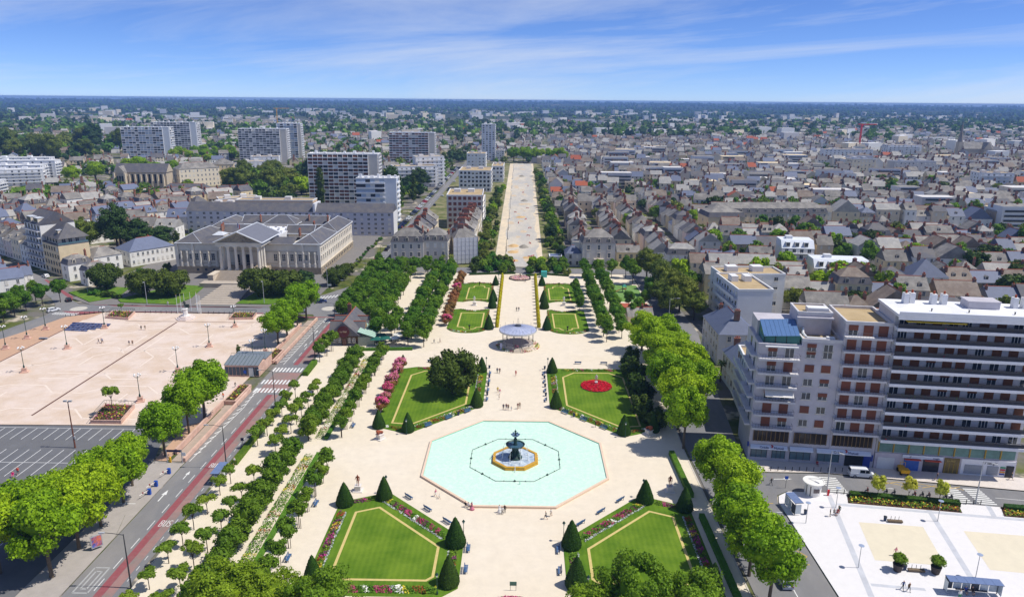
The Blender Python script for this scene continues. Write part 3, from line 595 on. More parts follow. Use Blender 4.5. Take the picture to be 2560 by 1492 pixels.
# ================================================================ the park
lawn_m = None
def lawn_mat(name, dark, light):
 """mown grass: faint mowing stripes across, dry patches"""
 m = bpy.data.materials.new(name); m.use_nodes = True; t = m.node_tree; b = t.nodes['Principled BSDF']; b.inputs['Roughness'].default_value = 0.95; b.inputs['Specular IOR Level'].default_value = 0.05
 g = N(t, 'ShaderNodeNewGeometry'); w = N(t, 'ShaderNodeTexWave', Scale=0.32, Distortion=1.2, Detail=3.0); w.wave_type = 'BANDS'; w.bands_direction = 'X'; w.inputs['Detail Scale'].default_value = 1.2; t.links.new(g.outputs['Position'], w.inputs[0])
 n1 = N(t, 'ShaderNodeTexNoise', Scale=0.16, Detail=6.0, Roughness=0.6); t.links.new(g.outputs['Position'], n1.inputs[0]); n2 = N(t, 'ShaderNodeTexNoise', Scale=2.5, Detail=4.0, Roughness=0.8); t.links.new(g.outputs['Position'], n2.inputs[0])
 a1 = N(t, 'ShaderNodeMath', operation='MULTIPLY_ADD'); a1.inputs[1].default_value = 0.18; t.links.new(w.outputs['Fac'], a1.inputs[0])
 r1 = N(t, 'ShaderNodeMapRange'); r1.inputs['From Min'].default_value = 0.3; r1.inputs['From Max'].default_value = 0.75; t.links.new(n1.outputs[0], r1.inputs[0]); t.links.new(r1.outputs[0], a1.inputs[2])
 a2 = N(t, 'ShaderNodeMath', operation='MULTIPLY_ADD'); a2.inputs[1].default_value = 0.35; t.links.new(n2.outputs[0], a2.inputs[0]); t.links.new(a1.outputs[0], a2.inputs[2])
 s_ = N(t, 'ShaderNodeMath', operation='SUBTRACT'); s_.inputs[1].default_value = 0.22; t.links.new(a2.outputs[0], s_.inputs[0])
 mm = N(t, 'ShaderNodeMixRGB'); mm.use_clamp = True; mm.inputs[1].default_value = (*lin(dark), 1); mm.inputs[2].default_value = (*lin(light), 1); t.links.new(s_.outputs[0], mm.inputs[0])
 n3 = N(t, 'ShaderNodeTexNoise', Scale=0.22, Detail=7.0, Roughness=0.75); t.links.new(g.outputs['Position'], n3.inputs[0]); r3 = N(t, 'ShaderNodeMapRange'); r3.inputs['From Min'].default_value = 0.66; r3.inputs['From Max'].default_value = 0.8; r3.inputs['To Max'].default_value = 0.6; t.links.new(n3.outputs[0], r3.inputs[0])
 m3 = N(t, 'ShaderNodeMixRGB'); m3.inputs[2].default_value = (*lin((150, 146, 80)), 1); t.links.new(r3.outputs[0], m3.inputs[0]); t.links.new(mm.outputs[0], m3.inputs[1]); t.links.new(m3.outputs[0], b.inputs['Base Color'])
 return m
lawn_m = lawn_mat('lawn', (74, 108, 26), (116, 142, 44))
border_m = lawn_mat('lawn_border', (66, 103, 25), (108, 137, 42))
band_m = M('bare_band', (206, 186, 120), 0.95, 0.12, 1.5)
soil_m = M('soil', (84, 62, 44), 0.95, 0.2, 2.0)
NEAR_O = [(-33.5, 97.2), (-11.2, 97.2), (-8.7, 99.4), (-8.7, 112.6), (-11.6, 115.6), (-24.0, 127.7), (-27.0, 127.4), (-31, 125.6), (-33.5, 125.3)]
NEAR_I = [(-29.7, 101.2), (-14.0, 101.2), (-13.0, 102.2), (-13.0, 110.5), (-25.6, 122.8), (-29.7, 121.0)]
MID_O = [(-33.4, 157.2), (-31, 157.0), (-26.6, 155.0), (-24.0, 155.6), (-8.5, 171.0), (-8.5, 195.2), (-11.4, 198.2), (-29.2, 198.2), (-33.4, 196.4)]
MID_I = [(-29.7, 160.2), (-25.0, 159.6), (-12.9, 172.0), (-12.9, 191.4), (-16.2, 195.0), (-26.2, 195.0), (-29.7, 191.6)]
arc = lambda cx, cy, r, a0, a1, n, k=1.0: [(cx + r * math.cos(math.radians(a0 + (a1 - a0) * i / n)), cy + k * r * math.sin(math.radians(a0 + (a1 - a0) * i / n))) for i in range(n + 1)]
FAR1_O = [(-24.2, 235.2)] + arc(-17.2, 235.4, 6.6, 200, 340, 10, 0.75) + [(-10.6, 235.8), (-10.6, 259.3)] + arc(-16.6, 264.2, 6.6, -45, -135, 8) + [(-24.2, 258.6)]
FAR1_I = [(-20.7, 237.2), (-18.6, 236.8)] + arc(-16.5, 236.6, 2.1, 200, 340, 6) + [(-14.2, 236.8), (-12.5, 237.0), (-12.4, 254.2), (-20.7, 254.2)]
FAR2_O = [(-24.2, 269.4)] + arc(-16.6, 264.2, 6.6, 135, 45, 8) + [(-10.4, 269.0), (-10.4, 298.4), (-16.4, 300.0), (-24.2, 298.4)]
FAR2_I = [(-20.4, 273.2), (-12.2, 273.2), (-12.2, 291.0), (-14.0, 291.2)] + arc(-16.3, 292.6, 2.3, -20, 200, 8) + [(-18.5, 291.2), (-20.4, 291.0)]
def mir(P): return [(-x, y) for x, y in P][::-1]
BEDS = [('near the fountain', NEAR_O, NEAR_I), ('behind the fountain', MID_O, MID_I), ('beside the bandstand', FAR1_O, FAR1_I), ('at the far end', FAR2_O, FAR2_I)]
for where, O, I in BEDS:
 for sd, (A, B) in (('left', (O, I)), ('right', (mir(O), mir(I)))):
  mb = MB(); mb.prism(A, 0.04, 0.13); o = struct('lawn', mb, border_m, '%s lawn bed %s' % (sd, where))
  mb = MB(); ring(mb, B, -0.22, 0.26, 0.136); obj('bare_band', mb, band_m, o)
  mb = MB(); mb.poly(offset_poly(B, 0.26), 0.140); obj('mown_grass', mb, lawn_m, o)
MIXN = [5, 4, 0.3, 2, 0.5, 3, 0.8, 0, 0]; MIXR = [6, 1, 0.6, 5, 0.6, 1.2, 0.5, 0, 0]
for sd, k in (('left', 1), ('right', -1)):
 def fx(P): return [(k * x, y) for x, y in P]
 flower_band('flower_border', 'mixed magenta flower border along the diagonal edge of the %s near lawn' % sd, fx([(-25.0, 125.6), (-12.0, 113.2)]), 1.9, 1, MIXN, -k, 44)
 flower_band('flower_border', 'mixed flower border between the two cones of the %s near lawn' % sd, fx([(-10.4, 109.2), (-10.4, 102.0)]), 1.7, 2, MIXN, -k, 44)
 flower_band('flower_border', 'mixed flower border along the front edge of the %s near lawn' % sd, fx([(-31, 98.8), (-12, 98.8)]), 1.7, 3, MIXN, 0, 44)
 flower_band('flower_border', 'mixed flower border along the outer side of the %s near lawn' % sd, fx([(-32.2, 102), (-32.2, 121)]), 1.6, 4, MIXN, -k, 44)
 flower_band('flower_border', 'short flower border between two cones at the top of the %s near lawn' % sd, fx([(-30.9, 124.4), (-27.3, 125.8)]), 1.3, 5, MIXN, 0, 44)
 flower_band('flower_border', 'russet flower border along the diagonal edge of the %s lawn behind the fountain' % sd, fx([(-23.6, 157.8), (-11.2, 170.0)]), 1.7, 6, MIXR, k, 36)
 flower_band('flower_border', 'russet flower border along the alley side of the %s lawn behind the fountain' % sd, fx([(-10.3, 173.4), (-10.3, 192.6)]), 1.6, 7, MIXR, k, 36)
 flower_band('flower_border', 'russet flower border along the far edge of the %s lawn behind the fountain' % sd, fx([(-12.8, 196.8), (-28.4, 196.8)]), 1.4, 8, MIXR, 0, 34)
 flower_band('flower_border', 'low flower border between two cones at the corner of the %s lawn behind the fountain' % sd, fx([(-31, 158.4), (-27, 156.6)]), 1.2, 9, MIXR, 0, 34)
 for (u, yy, q) in ((FAR1_O[1:12], 0, 'near edge'), ): flower_band('flower_border', 'low russet border on the curved edge of the %s lawn beside the bandstand' % sd, fx([(x, y + 1.0) for x, y in u]), 1.1, 10, MIXR, 0, 30)
 flower_band('flower_border', 'low russet border on the inner side of the %s statue circle, near lawn' % sd, fx([(x, y - 0.9) for x, y in arc(-16.6, 264.2, 6.6, -135, -45, 8)]), 1.1, 11, MIXR, 0, 30)
 flower_band('flower_border', 'low russet border on the far side of the %s statue circle' % sd, fx([(x, y + 0.9) for x, y in arc(-16.6, 264.2, 6.6, 45, 135, 8)]), 1.1, 12, MIXR, 0, 30)
 flower_band('flower_border', 'low russet border at the far end of the %s far lawn' % sd, fx([(-23.4, 297.2), (-16.4, 298.8), (-11.2, 297.2)]), 1.1, 13, MIXR, 0, 30)
 flower_band('flower_border', 'narrow red and green border between the cones of the %s bandstand lawn' % sd, fx([(-10.9, 238), (-10.9, 257)]), 0.9, 14, [5, 1, 0, 4, 0, 1, 0, 1, 0], 0, 20)
 flower_band('flower_border', 'narrow red and green border between the cones of the %s far lawn' % sd, fx([(-10.8, 271), (-10.8, 293)]), 0.9, 15, [5, 1, 0, 4, 0, 1, 0, 1, 0], 0, 20)
 # clipped cones
 for i, (x, y, s, w) in enumerate(((-10.0, 195.2, .9, 'at the alley corner of the %s lawn behind the fountain'), (-10.0, 170.8, .96, 'at the diagonal corner of the %s lawn behind the fountain'), (-25.2, 155.9, .96, 'nearest the pool on the %s lawn behind the fountain'), (-32.4, 157.8, .92, 'at the outer corner of the %s lawn behind the fountain'),
            (-33.3, 200.0, .62, 'small, outer far corner of the %s lawn behind the fountain'), (-9.7, 296.0, .86, 'at the far end of the alley on the %s'), (-9.7, 271.0, .95, 'just beyond the statue circle on the %s'), (-9.7, 261.4, 1.05, 'just before the statue circle on the %s'), (-9.8, 235.4, 1.0, 'beside the bandstand on the %s'),
            (-32.4, 123.6, .96, 'at the outer corner of the %s near lawn'), (-25.3, 126.2, .97, 'at the fountain end of the %s near lawn'), (-10.1, 111.2, 1.08, 'at the alley corner of the %s near lawn'), (-10.2, 100.6, 1.08, 'nearest one beside the alley on the %s near lawn'), (-32.2, 101.0, .9, 'at the outer front corner of the %s near lawn'))):
  clipped('clipped_yew_cone', cone_me, 'dark green clipped yew cone ' + w % sd, 'topiary', k * x, y, (s * (0.92 + 0.13 * ((i * 37 + k) % 5) / 5), s, s * (0.97 + 0.07 * ((i * 53 + 2 * k) % 7) / 7)), 'clipped yew cones')
 for i in range(16):
  clipped('golden_column', gold_me, 'golden yellow clipped column, %s from the bandstand in the %s alley row' % (od(i), sd), 'topiary', k * 7.15, 237.6 + i * 4.65, (1.0, 1.0, 0.92 + 0.1 * ((i * 7) % 5) / 5), 'golden columns lining the alley')
# little upright plants in the borders (young grasses)
# crape myrtles
for i, (y, s, b) in enumerate(((166.5, 1.0, 1), (171.6, .78, 0), (176.6, .95, 1), (181.6, 1.0, 0), (186.2, .8, 0), (190.0, 1.0, 0), (194.8, 1.0, 0))):
 c, t = KINDS_TREE['myrtle'][1 if b else 0]; o = thing('crape_myrtle', '%s pink flowering crape myrtle from the fountain along the left lawn' % od(i), 'tree', (-33.4, y, 0.06), i * 1.3, 'pink crape myrtles'); o.scale = (s, s, s); obj('crown', c, None, o); obj('trunk', t, None, o)
for i in range(13):
 y = 238.8 + i * 5.5; b = {0: 1, 8: 1}.get(i, 2); c, t = KINDS_TREE['myrtle'][b]; o = thing('crape_myrtle', '%s crape myrtle from the bandstand lawn, %s' % (od(i), 'pink blossom over bronze leaves' if b == 1 else 'bronze with faded blossom'), 'tree', (-24.6 - .1 * (i % 2), y, 0.06), i * 1.7, 'bronze crape myrtles'); o.scale = (1.05, 1.05, 1.0); obj('crown', c, None, o); obj('trunk', t, None, o)
tree('magnolia', 'magnolia_tree', 'big round dark magnolia standing on the lawn behind the fountain', -16.8, 178.6, 1.3, hs=.95)
# rows on the left of the park
for i, y in enumerate((91.5, 98.0, 104.7, 109.6, 114.5, 119.6, 126.4, 130.8, 147.4, 152.4, 157.7, 163, 168.5, 174)):
 tree('young', 'young_tree', 'small young tree, %s from the camera in the row beside the boulevard' % od(i), -57.3 + .25 * math.sin(i * 3), y, 1.04 + .1 * math.sin(i * 5), 'young trees in the boulevard row')
for i, y in enumerate((92, 97.5, 103, 108, 113.5, 118.8, 124.1, 130, 143.7, 148.5, 153.8, 158.6, 163.2, 168, 173, 178)):
 tree('young', 'young_tree', 'small young tree, %s from the camera in the second row on the sand' % od(i), -52.2 + .2 * math.sin(i * 2), y, 1.06 + .1 * math.sin(i * 7), 'young trees in the second row')
for i, y in enumerate((92, 96.2, 100.5, 105, 109.3, 113.6, 118, 122.5, 127, 131.4, 136, 140.4)):
 tree('lime', 'clipped_lime', 'dense lime tree, %s from the camera in the near hedge-like row' % od(i), -47.6 + .25 * math.sin(i * 4), y, 1.0 + .05 * math.sin(i * 3), 'near row of dense limes')
for i, y in enumerate((150.6, 155, 159.3, 163.6, 168, 172.3, 176.6, 181, 185.3, 189.6, 194, 198.4, 202.8)):
 tree('lime', 'clipped_lime', 'dense lime tree, %s from the fountain in the far hedge-like row' % od(i), -47.0 + .2 * math.sin(i * 4), y, 1.0 + .05 * math.sin(i * 3), 'far row of dense limes')
for i, y in enumerate((99.2, 104.2, 109.4, 115.6, 120.8, 126.2, 131.2, 135.4)):
 tree('ball', 'ball_tree', 'round-headed small tree, %s from the camera along the left path' % od(i), -38.8, y, 1.12 + .06 * math.sin(i * 3), 'round-headed trees by the near path')
for i in range(13):
 tree('ball', 'ball_tree', 'round-headed small tree, %s from the fountain along the path to the bandstand' % od(i), -39.9, 152.2 + i * 4.3, 1.14 + .05 * math.sin(i * 5), 'round-headed trees by the far path')
hedge('low_hedge', 'low clipped box hedge beside the flower strip, near stretch', [(-42.8, 88), (-42.8, 143.6)], 0.8, 0.75, L_box)
hedge('low_hedge', 'low clipped box hedge beside the flower strip, far stretch', [(-43.2, 151), (-43.2, 205)], 0.8, 0.75, L_box)
flower_band('flower_strip', 'white and yellow flower strip beside the low hedge, near stretch', [(-44.7, 90), (-44.7, 143)], 2.2, 21, [10, 0.2, 0, 1, 1.2, 0, 1.8, 0, 0.2], 0, 24, 0.9)
flower_band('flower_strip', 'white and yellow flower strip beside the low hedge, far stretch', [(-44.9, 151), (-44.9, 205)], 1.8, 22, [10, 0.2, 0, 1, 1.2, 0, 1.8, 0, 0.2], 0, 20, 0.9)
hedge('kerb_hedge', 'dark hedge along the boulevard kerb, near stretch', [(-59.3, 138.5), (-59.3, 176)], 1.1, 1.1, L_lime)
hedge('kerb_hedge', 'dark hedge along the boulevard kerb towards the cottage', [(-59.2, 190), (-59.2, 200)], 1.4, 1.3, L_lime)
for i, (x, y) in enumerate(((-58.2, 201.5), (-57.6, 206.5), (-57.0, 210.6))): tree('ball', 'ball_tree', 'round dark tree, %s in the little row before the cottage' % od(i), x, y, 1.35, 'round trees before the cottage')
# tree grid on the far left
cnt = 0
for gx, ys in ((-61.6, range(243, 318, 6)), (-56.8, range(240, 318, 6)), (-51.4, range(238, 318, 6)), (-45.6, [223, 229, 241, 247, 253, 266, 272, 278, 300, 312]), (-40.6, [221, 227, 233, 308, 314]), (-34.6, range(217, 318, 6)), (-29.4, range(216, 318, 6))):
 for i, y in enumerate(ys):
  row = {-61.6: 'outermost row by the boulevard', -56.8: 'second row from the boulevard', -51.4: 'third row from the boulevard', -45.6: 'fourth row from the boulevard', -40.6: 'middle row behind the terrace', -34.6: 'second row from the myrtles', -29.4: 'row nearest the myrtles'}[gx]
  tree('grid', 'park_tree', 'leafy green tree, %s from the cottage side in the %s' % (od(i), row), gx + tree_rng.uniform(-.3, .3), y + tree_rng.uniform(-.4, .4), tree_rng.uniform(.96, 1.12), 'trees of the left-hand grove')
# right-hand side of the park
for gx, ys, row in ((28.4, range(223, 300, 6), 'inner row on the right'), (34.2, range(227, 304, 6), 'outer row on the right'), (22.6, [257, 263, 270, 277, 284], 'short row beside the right lawn')):
 for i, y in enumerate(ys): tree('grid', 'park_tree', 'leafy green tree, %s from the fountain side in the %s' % (od(i), row), gx + tree_rng.uniform(-.3, .3), y, tree_rng.uniform(.88, 1.04) * (0.8 if gx == 22.6 else 1), 'trees of the right-hand rows')
for i, x in enumerate((28.7, 34.7, 40.6, 46.7)): tree('grid', 'park_tree', 'leafy green tree, %s from the alley in front of the mansion on the right' % od(i), x, 311.2, 1.12, 'trees before the right mansion')
for i, (x, y) in enumerate(((41.1, 262.5), (47.6, 264.7), (52, 283), (40, 247), (43.5, 253), (48.2, 300), (51, 274))): tree('grid', 'playground_tree', 'tree at the playground, %s counted from the hut' % od(i), x, y, 0.86 if i != 5 else 1.3, 'trees around the playground')
for i, (x, y, s) in enumerate(((56, 312, 1.0), (57.5, 303, .98), (58.5, 293, 1.02), (58, 281, 1.08), (60, 270, 1.0), (59.5, 259, 1.08), (62.5, 249, .95), (54.5, 252, .92), (53.5, 264, .85))): tree('oak', 'street_oak', 'large olive-green tree, %s from the mansion along the right-hand street' % od(i), x, y, s, 'olive trees along the right-hand street')
for i, (x, y, s) in enumerate(((38.6, 215, 1.05), (43.5, 208, 1.05), (38.5, 200.5, 1.08), (44, 194, 1.08), (38.5, 187, 1.1), (43.5, 180, 1.12), (38.2, 172, 1.15), (43, 165.5, 1.1), (38.6, 159.5, 1.05), (37.6, 149, 1.08), (39.6, 128.4, 1.04), (40.0, 119.6, .92), (39.4, 111.5, 1.0), (38.8, 104, .95), (39.6, 96.6, 1.05))):
 tree('plane', 'plane_tree', 'bright green plane tree, %s from the hut along the right edge of the park' % od(i), x, y, s, 'plane trees on the right edge of the park')
for i, (x, y, s) in enumerate(((32.6, 198, 1.9), (31.6, 192.5, 1.9), (32.8, 186.5, 2.1), (31.6, 180.5, 2.0), (32.6, 174.5, 2.1), (31.0, 169.0, 1.8), (30.6, 163, 2.0), (33.2, 159.5, 1.8), (33.6, 203, 1.8))):
 c, t = KINDS_TREE['shrub'][1]; o = thing('evergreen_shrub', 'dark evergreen shrub, %s from the bandstand side under the plane trees' % od(i), 'shrub', (x, y, 0.05), i, 'dark evergreens under the planes'); o.scale = (s, s, s * 1.15); obj('foliage', c, None, o); obj('stem', t, None, o)
hedge('park_hedge', 'clipped hedge on the right edge of the park by the fountain', [(34.6, 128), (34.3, 146)], 1.1, 1.1, L_box); hedge('park_hedge', 'clipped hedge on the right edge of the park beside the near lawn', [(35.2, 90), (35.0, 121)], 1.0, 1.0, L_box)
# planes along the car park and the boulevard, left
for i, (x, y, s) in enumerate(((-74.4, 100.6, 1.08), (-79, 106.5, 1.0), (-74.6, 108.4, 1.0), (-78.6, 113.4, .98), (-74.6, 115.2, .98), (-77.6, 120.4, .95), (-74.8, 123.2, .93), (-76.4, 129.6, .8), (-75.8, 142.2, .92), (-75.4, 153, .95), (-75.4, 161.4, 1.18), (-75.3, 216.4, .98), (-75.1, 224.7, .98), (-74.8, 235, 1.0), (-74.2, 243.4, 1.06), (-83.5, 101.5, 1.0), (-84.5, 108.5, 1.0))):
 tree('plane', 'plane_tree', 'bright green plane tree, %s from the camera between square and boulevard' % od(i), x, y, s, 'plane trees beside the boulevard')
# foreground crowns cut by the picture's lower edge
for i, (x, y, s) in enumerate(((-40.5, 88.6, .93), (-33.5, 88.0, .95), (-26.5, 86.4, .9), (-20, 82.5, .85), (11.6, 86.8, .84), (18.0, 89.2, 1.02), (25.5, 87.0, .92))):
 tree('fine', 'locust_tree', 'feathery foreground tree, %s from the boulevard along the bottom edge' % od(i), x, y, s, 'feathery trees at the bottom edge')
# dark clumps before the palace, trees by the left street
for i, (x, y, s) in enumerate(((-146, 273.5, 1.25), (-136.5, 273.5, 1.25), (-101.5, 273, 1.3), (-92.5, 277, 1.25), (-165.5, 281, 1.2), (-76.8, 293, .78), (-76, 303, .7), (-75.6, 312, .62))):
 tree('magnolia', 'dark_tree', ['dark rounded tree on the forecourt lawn beside the flagpoles', 'dark rounded tree on the left forecourt lawn nearer the steps', 'dark rounded tree on the right forecourt lawn by the steps', 'dark rounded tree on the right forecourt lawn near the cedar', 'broad dark tree in front of the pale corner house', 'bronze-green tree by the street corner beside the palace', 'second bronze-green tree beside the palace drive', 'third bronze-green tree beside the palace drive'][i], x, y, s)
tree('cedar', 'cedar_tree', 'flat-topped cedar at the right front corner of the palace', -86.5, 285, .92, hs=0.62)
for i, (x, y) in enumerate(((-177, 243), (-177.6, 250), (-176, 257), (-181, 247), (-182, 253.5), (-172.8, 262.4), (-180.5, 260), (-185, 244), (-176, 236), (-178, 229))):
 tree('grid', 'street_tree', 'green tree, %s from the picture edge in the clump left of the square' % od(i), x, y, 1.05, 'street trees left of the square')

# ================================================================ fountain
bronze = M('green_bronze', (46, 78, 70), 0.5, 0.3, 2.0, spec=0.4, rgb2=(30, 50, 52), mixscale=1.0)
gold = M('gilded_rim', (206, 158, 52), 0.45, 0.15, 1.5, spec=0.4)
turq = M('pool_water', (203, 236, 216), 0.2, 0.07, 2.2, spec=0.3, bump=0.5, rgb2=(222, 244, 224), mixscale=1.4, mixlo=0.4, mixhi=0.7)
turq_dark = M('pool_wall', (120, 196, 172), 0.5, 0.1, 1.0)
spray_m = M('water_spray', (236, 242, 246), 0.25, 0.05, 3.0)
spray_m.node_tree.nodes['Principled BSDF'].inputs['Alpha'].default_value = 0.55
rim_m = M('basin_rim', (226, 200, 176), 0.8, 0.08, 1.0)
def octa(ap, cx=0.0, cy=142.5, ph=PI / 8): r = ap / math.cos(PI / 8); return [(cx + r * math.cos(ph + i * PI / 4), cy + r * math.sin(ph + i * PI / 4)) for i in range(8)]
f = thing('fountain_basin', 'large octagonal fountain pool with pale turquoise water', 'fountain', (0, 142.5, 0))
def loc8(P): return [(x, y - 142.5) for x, y in P]
mb = MB(); ring(mb, loc8(octa(19.35)), 0, 0.5, 0.0, 0, 0.46); obj('rim', mb, rim_m, f)
mb = MB(); ring(mb, loc8(octa(18.86)), 0, 0.05, 0.05, 0, 0.36); obj('inner_wall', mb, turq_dark, f)
mb = MB(); mb.poly(loc8(octa(18.84)), 0.26); obj('water', mb, turq, f)
mb = MB(); P = loc8(octa(9.5)); mb.tube([(x, y, 0.34) for x, y in P + P[:1]], 0.045, 5); obj('jet_pipe', mb, bronze, f)
for i in range(8):
 a, b = P[i], P[(i + 1) % 8]; m_ = ((a[0] + b[0]) / 2, (a[1] + b[1]) / 2); mb = MB(); mb.lathe([(0.24, 0.26), (0.26, 0.42), (0.1, 0.5), (0.06, 0.66)], 8, 0, *m_)
 obj('nozzle', mb, bronze, f)
 for s in (0.22, 0.78): obj('small_nozzle', MB().lathe([(0.1, 0.3), (0.1, 0.46)], 6, 0, a[0] + (b[0] - a[0]) * s, a[1] + (b[1] - a[1]) * s), bronze, f)
mb = MB(); mb.tube([(1.05, -10.6, .2), (1.05, -10.6, 1.0)], .07, 6); obj('stand_pipe', mb, turq_dark, f)
f = thing('fountain', 'dark bronze two-tier fountain in a gilded octagonal basin', 'fountain', (0, 142.3, 0.2))
mb = MB(); ring(mb, loc8(octa(4.75)), 0, 0.55, 0.0, 0, 0.72); ring(mb, loc8(octa(4.62)), -0.28, 0.0, 0.0, 0, 0.28); obj('gilded_basin', mb, gold, f)
mb = MB(); mb.poly(loc8(octa(4.22)), 0.55); obj('basin_water', mb, M('white_water', (206, 216, 222), 0.2, 0.12, 2.5, rgb2=(150, 170, 190), mixscale=0.9, bump=0.6), f)
mb = MB(); mb.lathe([(1.5, 0.5), (1.5, 0.8), (1.1, 0.95), (1.05, 1.3), (0.55, 1.6), (0.5, 2.4), (0.75, 2.7), (0.6, 2.9)], 12, 0); obj('pedestal', mb, bronze, f, smooth=True)
for i in range(4):   # seated figures round the pedestal
 a = PI / 4 + i * PI / 2; mb = MB(); c, s = math.cos(a), math.sin(a)
 mb.tube([(c * .95, s * .95, .8), (c * .85, s * .85, 1.5), (c * .72, s * .72, 2.1)], 0.36, 7, 0, 0.2); mb.lathe([(.02, 2.1), (.17, 2.2), (.17, 2.4), (.02, 2.5)], 8, 0, c * .72, s * .72)
 mb.tube([(c * .95, s * .95, 1.1), (c * 1.5, s * 1.5, 1.15), (c * 1.6, s * 1.6, .7)], 0.2, 6, 0, 0.1); mb.tube([(c * .75, s * .75, 1.9), (c * 1.1 - s * .3, s * 1.1 + c * .3, 1.5)], .1, 5); obj('figure', mb, bronze, f, smooth=True)
mb = MB(); mb.lathe([(0.55, 2.8), (0.9, 2.95), (1.7, 3.3), (2.0, 3.62), (2.08, 3.75), (1.95, 3.78), (1.6, 3.55), (0.6, 3.42)], 16, 0, cap=False); obj('bowl', mb, bronze, f)
mb = MB(); mb.lathe([(1.72, 3.6), (0.02, 3.6)], 16, 0, cap=False); obj('bowl_water', mb, M('dark_water', (60, 92, 110), 0.1, 0.2, 1.5), f)
mb = MB(); mb.lathe([(0.5, 3.4), (0.42, 3.8), (0.3, 4.0), (0.42, 4.5), (0.36, 5.0), (0.2, 5.2), (0.16, 5.5)], 12, 0); obj('upper_stem', mb, bronze, f, smooth=True)
mb = MB(); mb.lathe([(0.15, 5.4), (0.5, 5.55), (0.85, 5.85), (0.95, 5.98), (0.8, 6.0), (0.3, 5.85)], 12, 0, cap=False)
for i in range(6): a = i * PI / 3; mb.lathe([(0.02, 5.9), (.2, 6.0), (.2, 6.12), (.02, 6.2)], 6, 0, .82 * math.cos(a), .82 * math.sin(a))
obj('upper_bowl', mb, M('blue_bronze', (108, 132, 158), 0.4, 0.2, 2), f)
mb = MB(); mb.lathe([(0.12, 5.85), (0.2, 6.2), (0.1, 6.4), (0.24, 6.65), (0.2, 6.85), (0.05, 7.0), (0.02, 7.25)], 10, 0); obj('finial', mb, bronze, f, smooth=True)
for i in range(8):
 a = PI / 8 + i * PI / 4; c, s = math.cos(a), math.sin(a); mb = MB(); mb.tube([(c * 2.02, s * 2.02, 3.75), (c * 2.5, s * 2.5, 3.4), (c * 2.85, s * 2.85, 2.2), (c * 3.0, s * 3.0, 0.6)], 0.035, 4, 0, 0.07); mb.lathe([(.35, .56), (.2, .75), (.02, .8)], 6, 0, c * 3.0, s * 3.0); obj('water_jet', mb, spray_m, f)
for i in range(4):
 a = i * PI / 2; c, s = math.cos(a), math.sin(a); mb = MB(); mb.tube([(c * 4.3, s * 4.3, .6), (c * 4.9, s * 4.9, 1.1), (c * 5.5, s * 5.5, .1)], 0.04, 4, 0, 0.1); obj('side_jet', mb, spray_m, f)
# ================================================================ bandstand
b = thing('bandstand', 'round bandstand with blue-grey zinc roof on slender columns', 'bandstand', (0.1, 218.2, 0.06))
def gon(r, n=12, ph=PI / 12): return [(r * math.cos(ph + 2 * PI * i / n), r * math.sin(ph + 2 * PI * i / n)) for i in range(n)]
stone = M('pale_stone', (214, 202, 184), 0.8, 0.10, 0.8); iron = M('grey_iron', (112, 112, 110), 0.5, 0.1, 2.0)
mb = MB(); mb.prism(gon(5.1), 0, 0.95); obj('platform', mb, stone, b)
mb = MB(); mb.poly(gon(4.7), 0.956); obj('floor', mb, M('bandstand_floor', (176, 160, 150), 0.8, 0.1, 1.0), b)
mb = MB()
for i in range(6): mb.box(0, -5.0 - 0.32 * i - .16, 0, 2.0 + .1 * i, 0.34, 0.95 - 0.16 * i)
obj('steps', mb, stone, b)
for s in (-1, 1): mb = MB(); mb.tube([(s * 1.15, -5.0, 1.8), (s * 1.2, -5.7, 1.6), (s * 1.5, -6.8, .9), (s * 1.9, -7.1, .7)], .07, 5); mb.tube([(s * 1.15, -5, .9), (s * 1.15, -5, 1.85)], .07, 5); mb.tube([(s * 1.55, -6.9, 0), (s * 1.55, -6.9, .95)], .09, 5); obj('stair_rail', mb, iron, b)
for i in range(12):
 a = PI / 12 + i * PI / 6; x, y = 4.9 * math.cos(a), 4.9 * math.sin(a); mb = MB(); mb.lathe([(.16, .95), (.16, 1.3), (.09, 1.4), (.08, 4.6), (.2, 4.95), (.1, 5.0)], 8, 0, x, y)
 for k in (-1, 1): mb.tube([(x, y, 4.4), (x - k * .5 * math.sin(a), y + k * .5 * math.cos(a), 5.0)], .05, 4)
 obj('column', mb, iron, b, smooth=True)
mb = MB(); R = gon(4.9)
for i in range(12):
 if i in (8,): continue
 p, q = R[i], R[(i + 1) % 12]
 mb.tube([(*p, 1.85), (*q, 1.85)], .045, 4); mb.tube([(*p, 1.1), (*q, 1.1)], .03, 4)
 for k in range(1, 9): u = k / 9; x, y = p[0] + (q[0] - p[0]) * u, p[1] + (q[1] - p[1]) * u; mb.tube([(x, y, 1.1), (x, y, 1.85)], .02, 3)
obj('railing', mb, M('white_iron', (220, 218, 212), 0.5, 0.05, 2), b)
zinc = M('zinc', (184, 190, 212), 0.45, 0.10, 0.9, spec=0.4, rgb2=(168, 176, 204), mixscale=0.6)
mb = MB(); mb.lathe([(5.9, 5.35), (5.75, 5.42), (5.4, 5.5), (0.85, 6.62)], 24, 0, cap=False); mb.lathe([(5.9, 5.1), (5.9, 5.35)], 24, 0, cap=False); mb.lathe([(0.3, 5.3), (5.88, 5.1)], 24, 0, cap=False); roof = obj('roof', mb, zinc, b)
for i in range(24): a = 2 * PI * (i + .5) / 24; c, s = math.cos(a), math.sin(a); mb = MB(); mb.tube([(c * 5.4, s * 5.4, 5.52), (c * .85, s * .85, 6.64)], .045, 4); obj('roof_rib', mb, M('zinc_rib', (122, 134, 168), .5, .05, 2), roof)
mb = MB()
